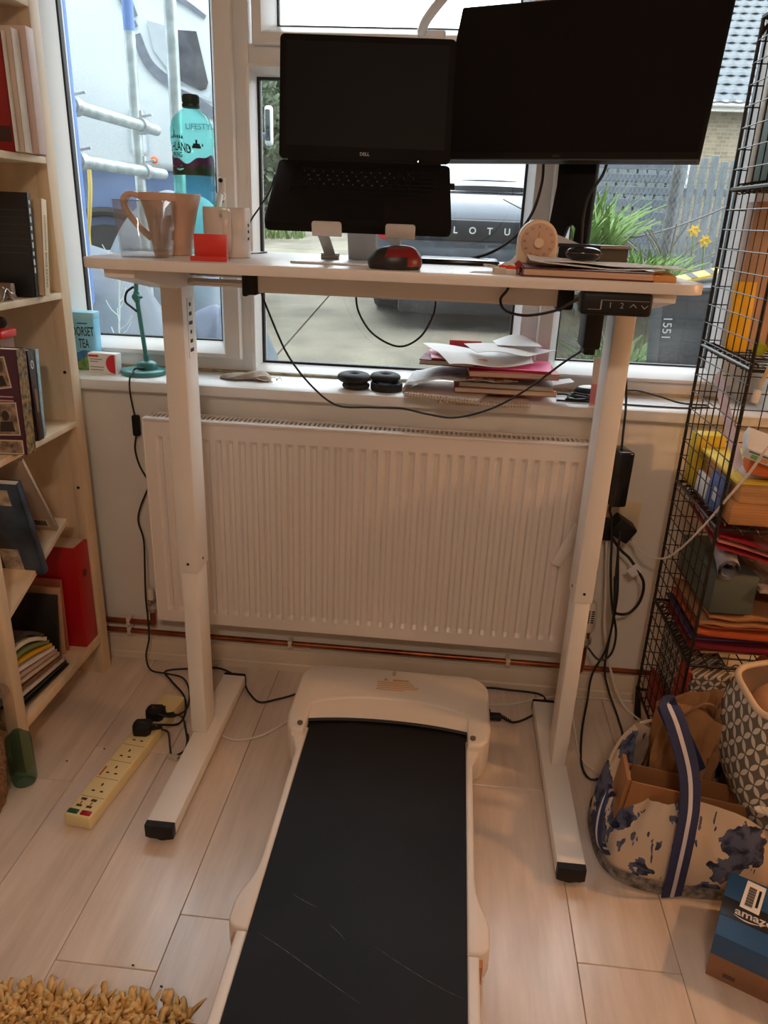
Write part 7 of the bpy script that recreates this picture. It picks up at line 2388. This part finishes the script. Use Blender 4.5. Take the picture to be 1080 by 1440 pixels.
# ---- motorhome
MHW = mat('motorhome_white', srgb(226, 236, 240), 0.35, var=0.03, scale=2)
MHG = mat('motorhome_grey', srgb(124, 132, 144), 0.45, var=0.15, scale=20)
MHL = mat('motorhome_pale', srgb(196, 208, 214), 0.4)
MHB = mat('motorhome_blue', srgb(96, 118, 156), 0.5, var=0.2, scale=4)
mh = thing('motorhome', 'white motorhome with grey swoosh stripes behind the scaffold', 'motorhome', (-2.8, 6.6, GZ(6.6)))
gy = GZ(5.5)
out_ = [(-6.2, gy + 1.08), (-1.62, gy + 1.08), (-1.47, gy + 1.12), (-1.38, gy + 1.32), (-1.46, gy + 1.55), (-1.66, gy + 2.05), (-1.80, gy + 2.45), (-2.0, gy + 2.65), (-2.3, gy + 2.95), (-6.2, gy + 2.98)]
b = MB()
b.prism(out_, -7.7, -5.5, basis((0, 0, 0), (1, 0, 0), (0, 0, 1)), 0.05, 3)
b.build('body', MHW, mh, smooth=40)
MB().box2((-6.1, 5.56, gy + 0.32), (-1.52, 7.6, gy + 1.10), 0.04).build('skirt', MHB, mh)
def on_side(poly, m, nm, y=5.492):
    bb_ = MB()
    bb_.prism(poly, 0.0, 0.006, basis((0, y, 0), (1, 0, 0), (0, 0, 1)))
    return bb_.build(nm, m, mh, smooth=0)
def ribbon(pts, ws):
    P = spline([(x, z, 0) for x, z in pts], 6)
    L_, R_ = [], []
    for i, p in enumerate(P):
        a = P[max(i - 1, 0)]
        c_ = P[min(i + 1, len(P) - 1)]
        t = (c_ - a).normalized()
        n = Vector((-t.y, t.x, 0))
        w__ = ws[0] + (ws[1] - ws[0]) * i / (len(P) - 1)
        L_.append((p.x + n.x * w__, p.y + n.y * w__))
        R_.append((p.x - n.x * w__, p.y - n.y * w__))
    return L_ + R_[::-1]
on_side(ribbon([(-2.13, 2.38), (-2.06, 2.22), (-1.90, 2.10), (-1.72, 1.99), (-1.62, 1.94)], (0.028, 0.032)), MHG, 'swoosh_stripe')
on_side(ribbon([(-2.22, 2.75), (-2.19, 2.60), (-2.14, 2.47)], (0.05, 0.03)), MHG, 'swoosh_stripe')
on_side(ribbon([(-2.152, 2.445), (-2.138, 2.415)], (0.026, 0.026)), MHG, 'swoosh_stripe')
on_side(ribbon([(-2.14, 2.64), (-1.98, 2.63), (-1.84, 2.58), (-1.70, 2.50)], (0.025, 0.012)), MHG, 'swoosh_stripe')
on_side([(-2.06, 2.46), (-1.95, 2.44), (-1.92, 2.27), (-1.85, 2.12), (-1.95, 2.20), (-2.03, 2.30)], MHL, 'pale_panel')
on_side([(-1.92, 2.42), (-1.76, 2.42), (-1.70, 2.14), (-1.715, 2.10), (-1.75, 2.09), (-1.90, 2.15)], mat('cab_window', (0.10, 0.105, 0.115), 0.12, var=0.3, scale=12), 'cab_window', 5.490)
on_side([(-1.925, 2.13), (-1.70, 2.05), (-1.685, 2.08), (-1.69, 2.16), (-1.66, 2.02), (-1.925, 2.11)], MHL, 'cab_crease', 5.491)
on_side(rrect(-2.215, -2.105, 1.70, 1.96, 0.02, 4), MHL, 'service_hatch', 5.493)
on_side(rrect(-2.205, -2.115, 1.71, 1.95, 0.02, 4), MHW, 'service_hatch_door', 5.490)
on_side(rrect(-2.66, -2.60, 2.44, 2.9, 0.03, 4), mat('side_window', (0.2, 0.21, 0.23), 0.15, var=0.3, scale=20), 'side_window', 5.490)
lettering('LIFESTYLE', 0.048, basis((-1.755, 5.488, 1.880), (1, 0, 0.02), (0, 0, 1)), mat('lettering_grey', srgb(136, 142, 150), 0.5), mh, 'lettering', bold=0.01)
b = MB()
b.lathe([(0.022, 0), (0.022, 0.01), (0.014, 0.016)], (0, 0, 0), 18, basis((-2.07, 5.492, 1.668), (1, 0, 0), (0, 0, 1)))
b.build('marker_light', mat('marker_orange', srgb(236, 110, 46), 0.3), mh)
for x in (-2.42, -5.2):
    b = MB()
    b.lathe([(0.09, -0.02), (0.34, -0.02), (0.36, 0.0), (0.36, 0.20), (0.3, 0.21)], (0, 0, 0), 32, basis((x, 5.74, GZ(5.6) + 0.36), (1, 0, 0), (0, 0, 1)))
    wh = b.build('wheel', RUBBER, mh)
    b = MB()
    b.lathe([(0.03, 0.19), (0.12, 0.20), (0.19, 0.215), (0.20, 0.205)], (0, 0, 0), 28, basis((x, 5.74, GZ(5.6) + 0.36), (1, 0, 0), (0, 0, 1)))
    b.build('hub_cap', mat('hubcap_silver', (0.6, 0.62, 0.65), 0.35, 0.6), wh)
    b = MB()
    b.tube([(x + 0.42 * math.cos(a), 5.535, GZ(5.6) + 0.38 + 0.42 * math.sin(a)) for a in [math.pi * k / 10 for k in range(11)]], 0.03, seg=8)
    b.build('wheel_arch', RUBBER, mh)
b = MB()
b.box((-1.315, 5.62, 1.92), (0.055, 0.12, 0.24), 0.02, 3)
mr = b.build('wing_mirror', MHW, mh)
MB().box((-1.325, 5.555, 1.92), (0.035, 0.012, 0.19), 0.006, 2).build('mirror_glass', CARG, mr)
MB().box((-1.39, 5.66, 1.86), (0.12, 0.04, 0.04), 0.01).build('mirror_arm', MHG, mh)

# parked at an angle to the house
_pv = Vector((-1.40, 5.5, 0))
_ra = math.radians(14)
mh.rotation_euler = (0, 0, _ra)
mh.location = _pv + Matrix.Rotation(_ra, 3, 'Z') @ (Vector(mh.location) - _pv)

# ---- scaffold tubes in front of it
GALV = mat('scaffold_galvanised', srgb(176, 188, 188), 0.45, 0.45, var=0.25, scale=14)
BLUP = mat('scaffold_blue', srgb(104, 142, 206), 0.5, var=0.15, scale=6)
def pole(x, y, z0, z1, label, mats, r=0.0242, split=None):
    t_ = thing('scaffold_pole', label, 'scaffold pole', (x, y, z0))
    if split:
        MB().cyl((x, y, z0), (x, y, split), r, seg=16).build('tube', mats[0], t_)
        MB().cyl((x, y, split), (x, y, z1), r * 1.001, seg=16).build('painted_band', mats[1], t_)
    else:
        MB().cyl((x, y, z0), (x, y, z1), r, seg=16).build('tube', mats[0], t_)
    return t_
pole(-1.528, 3.78, GZ(3.78) - 0.02, 4.2, 'upright scaffold pole with a blue upper end', (GALV, BLUP), 0.0242, 2.10)
pole(-1.166, 3.30, GZ(3.3) - 0.02, 4.2, 'thick upright scaffold pole crossing the cab window', (GALV,), 0.024)
pole(-1.478, 3.03, GZ(3.03) - 0.02, 4.2, 'blue painted scaffold pole close to the window edge', (BLUP, GALV), 0.0242, None)
def ledger(z, y0, y1, label):
    t_ = thing('scaffold_tube', label, 'scaffold tube', (-1.5, (y0 + y1) / 2, z))
    MB().cyl((-1.502, y0, z), (-1.502, y1, z), 0.0242, seg=16).build('tube', GALV, t_)
    for yy in (3.12, 3.78):
        b_ = MB()
        b_.cyl((-1.502, yy - 0.025, z), (-1.502, yy + 0.025, z), 0.034, seg=14)
        b_.cyl((-1.55, yy, z + 0.03), (-1.45, yy, z + 0.05), 0.006, seg=8)
        b_.cyl((-1.502, yy, z + 0.03), (-1.502, yy, z + 0.065), 0.009, seg=8)
        b_.build('clamp', STEEL, t_)
ledger(1.722, 2.80, 3.96, 'upper level scaffold tube running out from the house')
ledger(1.531, 2.80, 4.02, 'lower level scaffold tube running out from the house')
hose = MB()
hose.tube([(-1.690, 3.60, 1.55), (-1.684, 3.58, 1.45), (-1.70, 3.58, 1.33), (-1.725, 3.6, 1.20), (-1.70, 3.6, 0.9), (-1.74, 3.6, GZ(3.6))], 0.010, seg=8)
tag(hose.build('yellow_hose', mat('hose_yellow', srgb(228, 196, 96), 0.5), None), 'thin yellow hose hanging from the scaffold tube', 'hose')

# ---- covered heaps
TARP = mat('tarpaulin_grey', srgb(112, 122, 132), 0.55, var=0.15, scale=4, bump=0.4, bscale=14)
TARP2 = mat('tarpaulin_blue', srgb(92, 106, 128), 0.55, var=0.2, scale=5, bump=0.4, bscale=18)
def heap(label, x0, x1, y0, y1, h, m, seed, folds=9):
    rr = random.Random(seed)
    a, c_, d = rr.uniform(0, 6), rr.uniform(0, 6), rr.uniform(0, 6)
    def fn(u, v):
        s = (math.sin(math.pi * u) ** 0.45) * (math.sin(math.pi * v) ** 0.45)
        s *= 0.9 + 0.10 * math.sin(5 * u + a) * math.sin(4 * v + c_)
        f = 0.03 * math.sin(folds * 2 * u + 3 * v + d) * (1 - s * 0.7) + 0.012 * math.sin(23 * u + 9 * v)
        y = y0 + (y1 - y0) * v
        return (x0 + (x1 - x0) * u + f, y - f, GZ(y) + max(0.0, h * s + f * 0.6))
    t_ = MB().grid(fn, 44, 34, 0.006).build('covered_heap', m, None, smooth=50)
    return tag(t_, label, 'tarpaulin')
heap('grey tarpaulin heap close below the left window', -2.15, -1.08, 2.75, 3.75, 0.92, TARP, 2)
heap('blue grey tarpaulin with long folds beside the mullion', -1.12, -0.62, 2.62, 3.10, 0.86, TARP2, 8, 14)
heap('tall peaked grey cover in front of the motorhome', -2.05, -1.15, 3.9, 4.9, 1.15, mat('tarpaulin_pale', srgb(118, 132, 142), 0.5, var=0.12, scale=4, bump=0.3, bscale=12), 5)
bn = thing('blue_tub', 'blue plastic tub under the window by the tarpaulin', 'tub', (-1.36, 2.62, 0.3))
MB(T(-1.20, 2.60, GZ(2.6))).lathe([(0.09, 0.0), (0.115, 0.60), (0.12, 0.61)], (0, 0, 0), 28).build('tub', mat('tub_blue', srgb(78, 132, 168), 0.45), bn, smooth=50)
MB(T(-1.20, 2.60, GZ(2.6))).lathe([(0.125, 0.60), (0.128, 0.63), (0.10, 0.645)], (0, 0, 0), 28).build('rim', mat('tub_rim', srgb(98, 152, 186), 0.45), bn, smooth=50)
tw = thing('dry_stem', 'pale dry branching stem outside the left window', 'plant', (-1.14, 2.5, 0.3))
b = MB()
b.tube([(-1.13, 2.50, GZ(2.5)), (-1.125, 2.50, 0.9), (-1.115, 2.50, 1.05), (-1.10, 2.50, 1.22)], 0.003, seg=5)
rr = random.Random(4)
for k in range(14):
    z = 0.92 + 0.022 * k
    a = rr.uniform(0, 6.28)
    L_ = rr.uniform(0.03, 0.07)
    p = Vector((-1.12 + (z - 1.0) * 0.08, 2.50, z))
    b.tube([tuple(p), tuple(p + Vector((math.cos(a) * L_ * 0.6, math.sin(a) * L_ * 0.3, 0.02))), tuple(p + Vector((math.cos(a) * L_, math.sin(a) * L_ * 0.4, 0.05)))], 0.0016, seg=4, n=2)
b.build('stem', mat('stem_pale', srgb(206, 214, 208), 0.8), tw)

# ---- garden on the right: fence, netting, plants, bin
FEN = mat('fence_grey', srgb(112, 120, 124), 0.85, var=0.2, scale=8, stretch=(4, 4, 1))
fc = thing('picket_fence', 'weathered grey picket fence in front of the far house', 'fence', (2.2, 8.0, GZ(8)))
for k in range(23):
    x = 1.30 + 0.092 * k
    if k == 0:
        pk = MB().box((x, 8.0, GZ(8) + 0.62), (0.066, 0.02, 1.24), 0.004, 1).build('picket', FEN, fc, smooth=0)
    else:
        o_ = pk.copy()
        COL.objects.link(o_)
        o_.location = (x - 1.30, 0, 0.03 * math.sin(k * 1.9))
for z in (0.35, 0.95):
    MB().box((2.32, 8.02, GZ(8) + z), (2.1, 0.03, 0.06), 0.004, 1).build('fence_rail', FEN, fc, smooth=0)
nf = thing('netting_fence', 'wire netting on weathered posts behind the flower bed', 'fence', (1.3, 4.8, GZ(4.8)))
def NETP(t):
    return Vector((0.62 + 1.35 * t, 5.0 - 0.5 * t, 0))
for t in (0.08, 0.42, 0.92):
    p = NETP(t)
    MB().box((p.x, p.y, GZ(p.y) + 0.62), (0.045, 0.045, 1.30), 0.006, 1).build('post', mat('post_grey', srgb(112, 112, 112), 0.85, var=0.25, scale=12), nf, smooth=0)
b = MB()
zt0, zt1 = GZ(4.8) + 0.02, GZ(4.8) + 1.22
nn_ = 58
for k in range(-nn_, nn_ * 2):
    for s_ in (1, -1):
        a0 = k / nn_
        a1 = a0 + s_ * 0.42
        lo, hi = 0.0, 1.0
        if s_ > 0:
            t0, t1 = a0, a1
        else:
            t0, t1 = a0, a1
        # clip to the panel
        pts = []
        for f_ in (0.0, 1.0):
            pts.append((t0 + (t1 - t0) * f_, f_))
        ta, fa = pts[0]
        tb, fb = pts[1]
        def clip(ta, fa, tb, fb):
            if ta > tb:
                ta, fa, tb, fb = tb, fb, ta, fa
            if tb <= 0 or ta >= 1:
                return None
            if ta < 0:
                fa = fa + (fb - fa) * (0 - ta) / (tb - ta)
                ta = 0
            if tb > 1:
                fb = fa + (fb - fa) * (1 - ta) / (tb - ta)
                tb = 1
            return ta, fa, tb, fb
        c4 = clip(ta, fa, tb, fb)
        if c4:
            ta, fa, tb, fb = c4
            p, q = NETP(ta), NETP(tb)
            b.cyl((p.x, p.y - 0.026, zt0 + (zt1 - zt0) * fa), (q.x, q.y - 0.026, zt0 + (zt1 - zt0) * fb), 0.0019, seg=3, cap=False)
net = b.build('wire_netting', mat('netting_wire', srgb(128, 134, 136), 0.6, 0.3), nf, smooth=0)
net['kind'] = 'stuff'
sl = thing('slatted_screen', 'grey horizontal slatted screen behind the netting', 'screen', (1.0, 5.7, GZ(5.7)))
for k in range(15):
    z = GZ(5.7) + 0.12 + 0.078 * k
    if k == 0:
        s0 = MB().box((1.14, 5.7, z), (0.62, 0.018, 0.052), 0.004, 1).build('slat', mat('slat_grey', srgb(106, 116, 126), 0.8, var=0.15, scale=9), sl, smooth=0)
    else:
        o_ = s0.copy()
        COL.objects.link(o_)
        o_.location = (0, 0, 0.078 * k)
for x in (0.86, 1.42):
    MB().box((x, 5.73, GZ(5.7) + 0.62), (0.05, 0.04, 1.26), 0.004, 1).build('post', FEN, sl, smooth=0)
LFG = mat('leaf_spring_green', srgb(84, 122, 46), 0.6, var=0.3, scale=14, col2=srgb(122, 154, 70))
LFG2 = mat('leaf_grass_green', srgb(84, 116, 56), 0.6, var=0.3, scale=14, col2=srgb(128, 150, 86))
LFS = mat('leaf_silver', srgb(104, 120, 108), 0.7, var=0.2, scale=14)
def BZ(y):
    return 0.45 + 0.70 * min(1, max(0, (y - 3.25) / 0.7))
bed = MB()
bed.grid(lambda u, v: (0.42 + 1.6 * u, 3.25 + 1.45 * v, BZ(3.25 + 1.45 * v) + 0.03 * math.sin(9 * u + 5 * v) - (0.6 if v in (0.0, 1.0) or u in (0.0, 1.0) else 0)), 24, 20)
tag(bed.build('flower_bed', mat('bed_soil', srgb(84, 78, 58), 0.95, var=0.35, scale=9, bump=0.6, bscale=20), None, smooth=60), 'raised earth flower bed outside the right window', 'flower bed', kind='structure')
pl = [((0.63, 4.10), 0.13, 230, 0.36, 0.011, LFG, 'clump of bright green daffodil leaves behind the monitor stand'),
      ((0.74, 3.44), 0.09, 240, 0.34, 0.009, LFG2, 'tall grassy clump beside the wheelie bin'),
      ((0.70, 4.50), 0.11, 170, 0.46, 0.012, LFG, 'upright green clump nearest the slatted screen'),
      ((0.86, 3.85), 0.13, 240, 0.26, 0.010, LFG, 'spreading green clump in front of the netting'),
      ((0.60, 3.34), 0.05, 200, 0.36, 0.009, LFG2, 'long grass growing close under the window')]
for i, ((x, y), r, n, L_, w_, m, lb) in enumerate(pl):
    t_ = thing('leafy_clump', lb, 'plant', (x, y, BZ(y)), 'plants in the flower bed')
    blades('leaves', (x, y, BZ(y) - 0.01), r, n, L_, w_, m, t_, 20 + i, 0.75)
    MB(T(x, y, BZ(y) - 0.02)).lathe([(0.07, 0), (0.05, 0.05), (0.02, 0.09)], (0, 0, 0), 12).build('root_clump', mat('soil_clump', srgb(92, 84, 62), 0.95), t_)
sv = thing('silver_plant', 'low silvery leaved plant at the left of the flower bed', 'plant', (0.56, 3.75, BZ(3.75)))
leaf_cloud('leaves', (0.575, 3.75, BZ(3.8) + 0.12), (0.10, 0.10, 0.10), 340, LFS, sv, (0.025, 0.05), 9, 0.5, 0.1)
MB().cyl((0.575, 3.75, BZ(3.75) - 0.02), (0.575, 3.75, BZ(3.75) + 0.12), 0.008, seg=6).build('stalk', mat('stalk', srgb(120, 112, 90), 0.9), sv)
bs = thing('bare_shrub', 'bare twiggy shrub in front of the netting', 'shrub', (1.1, 4.35, BZ(4.35)))
rr = random.Random(12)
b = MB()
for k in range(16):
    a = rr.uniform(-1.2, 1.2)
    L_ = rr.uniform(0.35, 0.6)
    p0 = Vector((1.10 + rr.uniform(-0.03, 0.03), 4.35, BZ(4.35) - 0.02))
    p1 = p0 + Vector((math.sin(a) * L_ * 0.5, rr.uniform(-0.1, 0.1), L_ * 0.30))
    p2 = p1 + Vector((math.sin(a) * L_ * 0.6, rr.uniform(-0.1, 0.1), L_ * 0.22))
    b.tube([tuple(p0), tuple(p1), tuple(p2)], 0.0035, seg=5, n=3)
b.build('twigs', mat('twig_grey', srgb(130, 124, 106), 0.85), bs)
YEL = mat('daffodil_yellow', srgb(248, 204, 40), 0.5)
for i, (x, y, z, lb) in enumerate(((1.155, 4.15, 1.365, 'yellow daffodil standing tall before the netting'), (1.215, 4.15, 1.318, 'lower yellow daffodil beside the tall one'))):
    t_ = thing('daffodil', lb, 'flower', (x, y, BZ(y)))
    MB().tube([(x + 0.02, y, BZ(y) - 0.02), (x + 0.01, y, (z + BZ(y)) / 2), (x, y, z)], 0.004, seg=6).build('stem', LFG, t_)
    for k in range(6):
        a = math.pi * k / 3
        d = Vector((math.cos(a), 0, math.sin(a)))
        s_ = Vector((-math.sin(a), 0, math.cos(a)))
        c_ = Vector((x, y - 0.01, z))
        MB().raw([c_, c_ + d * 0.016 + s_ * 0.011, c_ + d * 0.034 + Vector((0, -0.004, 0)), c_ + d * 0.016 - s_ * 0.011], [(0, 1, 2, 3)]).build('petal', YEL, t_, smooth=0, norm=False)
    MB(basis((x, y - 0.010, z), (1, 0, 0), (0, 0, 1))).lathe([(0.009, 0.0), (0.010, 0.014), (0.013, 0.022), (0.010, 0.02)], (0, 0, 0), 12).build('trumpet', YEL, t_)
wire = MB()
wire.tube([(0.70, 4.45, 1.26), (0.843, 4.5, 1.300), (1.05, 4.5, 1.345), (1.25, 4.5, 1.42), (1.45, 4.5, 1.515), (1.8, 4.5, 1.70)], 0.006, seg=6)
tag(wire.build('slack_wire', mat('wire_grey', srgb(120, 122, 122), 0.6), None), 'slack grey wire stretched across the flower bed', 'wire')
wb = thing('wheelie_bin', 'dark grey wheelie bin with white writing below the right window', 'bin', (0.93, 2.95, GZ(2.95)))
BIN = mat('bin_grey', srgb(50, 53, 58), 0.55, var=0.12, scale=9)
Mwb = T(0.965, 2.98, GZ(2.98)) @ rot(0, 0, -8)
b = MB(Mwb)
vs = [(-0.16, -0.16, 0.0), (0.16, -0.16, 0.0), (0.16, 0.18, 0.0), (-0.16, 0.18, 0.0), (-0.22, -0.20, 0.86), (0.22, -0.20, 0.86), (0.22, 0.24, 0.86), (-0.22, 0.24, 0.86)]
b.raw(vs, [(0, 1, 5, 4), (1, 2, 6, 5), (2, 3, 7, 6), (3, 0, 4, 7), (0, 3, 2, 1)])
b.build('body', BIN, wb, smooth=0)
b = MB(Mwb)
b.grid(lambda u, v: (-0.235 + 0.47 * u, -0.225 + 0.49 * v, 0.865 + 0.05 * math.sin(math.pi * u) ** 0.5 * math.sin(math.pi * (0.15 + 0.8 * v))), 12, 10, 0.012)
b.build('lid', mat('bin_lid', srgb(58, 62, 67), 0.45), wb, smooth=50)
for x in (-0.14, 0.14):
    b = MB(Mwb)
    b.cyl((x - 0.02, 0.19, 0.08), (x + 0.02, 0.19, 0.08), 0.09, seg=20)
    b.build('wheel', RUBBER, wb)
lettering('1551', 0.042, Mwb @ basis((-0.192, -0.199, 0.74), (0.05, 0.04, -1), (1, 0, 0.1)), mat('bin_writing', srgb(220, 224, 226), 0.6), wb, 'lettering')
tp = thing('hazard_board', 'yellow and black striped board lying on the wheelie bin lid', 'board', (0.90, 2.9, 1.2))
Mtp = T(0.90, 2.90, GZ(2.98) + 0.925) @ rot(4, -10, 28)
MB(Mtp).box2((-0.17, -0.035, 0), (0.17, 0.035, 0.010), 0.002).build('board', mat('hazard_yellow', srgb(248, 206, 40), 0.5), tp, smooth=30)
for k in range(4):
    x = -0.13 + 0.085 * k
    MB(Mtp).prism([(x, -0.0352), (x + 0.03, -0.0352), (x + 0.065, 0.0352), (x + 0.035, 0.0352)], 0.0098, 0.0106).build('black_stripe', BLACKP, tp, smooth=0)

# ---- house beyond the fence
hs = thing('brick_house', 'buff brick bungalow with a grey tiled roof beyond the fence', 'house', (5.0, 16.0, GZ(14)))
BR = mat('buff_brick', srgb(140, 128, 104), 0.85, var=0.15, scale=2)
_nt = BR.node_tree
_bt = _nt.nodes.new('ShaderNodeTexBrick')
_bt.inputs['Scale'].default_value = 4.5
_bt.inputs['Mortar Size'].default_value = 0.018
_bt.inputs['Color1'].default_value = (*srgb(150, 138, 112), 1)
_bt.inputs['Color2'].default_value = (*srgb(130, 116, 92), 1)
_bt.inputs['Mortar'].default_value = (*srgb(156, 150, 138), 1)
_mp = _nt.nodes.new('ShaderNodeMapping')
_mp.inputs['Rotation'].default_value = (math.radians(90), 0, 0)
_tcb = _nt.nodes.new('ShaderNodeTexCoord')
_nt.links.new(_tcb.outputs['Object'], _mp.inputs['Vector'])
_nt.links.new(_mp.outputs['Vector'], _bt.inputs['Vector'])
_nt.links.new(_bt.outputs['Color'], _nt.nodes['Principled BSDF'].inputs['Base Color'])
MB().box2((1.6, 14.0, 1.0), (9.5, 20.0, 3.2)).build('wall', BR, hs, smooth=0)
MB().box2((1.4, 13.66, 3.10), (9.7, 13.72, 3.24), 0.01).build('fascia', UPVC, hs, smooth=0)
b = MB()
b.tube([(1.4, 13.60, 3.20), (9.7, 13.60, 3.20)], 0.05, seg=10, smooth=False)
b.build('gutter', UPVC, hs)
wf = MB()
wf.frame(2.62, 3.72, 1.9, 3.08, [(0, 13.95), (0.09, 13.95), (0.11, 14.02), (0, 14.02)])
wf.box2((3.14, 13.955, 1.95), (3.20, 14.01, 3.05))
wfo = wf.build('window', UPVC, hs, smooth=0)
for x0, x1 in ((2.71, 3.14), (3.20, 3.63)):
    MB().box2((x0, 13.985, 1.99), (x1, 13.995, 2.99)).build('pane', mat('far_pane', srgb(150, 172, 190), 0.1, spec=0.8), wfo, smooth=0)
RT = mat('roof_tile', srgb(84, 90, 94), 0.8, var=0.25, scale=6, col2=srgb(112, 118, 122))
roof = MB().raw([(1.3, 13.60, 3.20), (9.8, 13.60, 3.20), (9.8, 17.2, 5.62), (1.3, 17.2, 5.62), (9.8, 20.8, 3.2), (1.3, 20.8, 3.2)], [(0, 1, 2, 3), (3, 2, 4, 5)]).build('roof', RT, hs, smooth=0)
pit = math.atan2(2.42, 3.6)
tb_ = MB(Matrix.Rotation(pit, 4, 'X'))
tb_.grid(lambda u, v: (-0.10 + 0.20 * u, 0.36 * v, 0.040 - 0.030 * v + 0.010 * math.cos(2 * math.pi * u)), 6, 1, 0.012)
tile0 = tb_.build('tile', RT, None, smooth=60, loc=(0, 0, 0))
cnt = 0
for rrow in range(15):
    for k in range(14):
        t = rrow * 0.285
        x = 2.55 + 0.196 * k + (0.098 if rrow % 2 else 0)
        y, z = 13.55 + t * math.cos(pit), 3.185 + t * math.sin(pit)
        if cnt == 0:
            o_ = tile0
        else:
            o_ = bpy.data.objects.new('tile', tile0.data)
            COL.objects.link(o_)
        o_.parent = roof
        o_.location = Vector((x, y, z)) - ORG[hs.name]
        cnt += 1
b = MB()
b.tube([(1.3, 17.2, 5.66), (9.8, 17.2, 5.66)], 0.09, seg=10, smooth=False)
b.build('ridge', RT, hs)
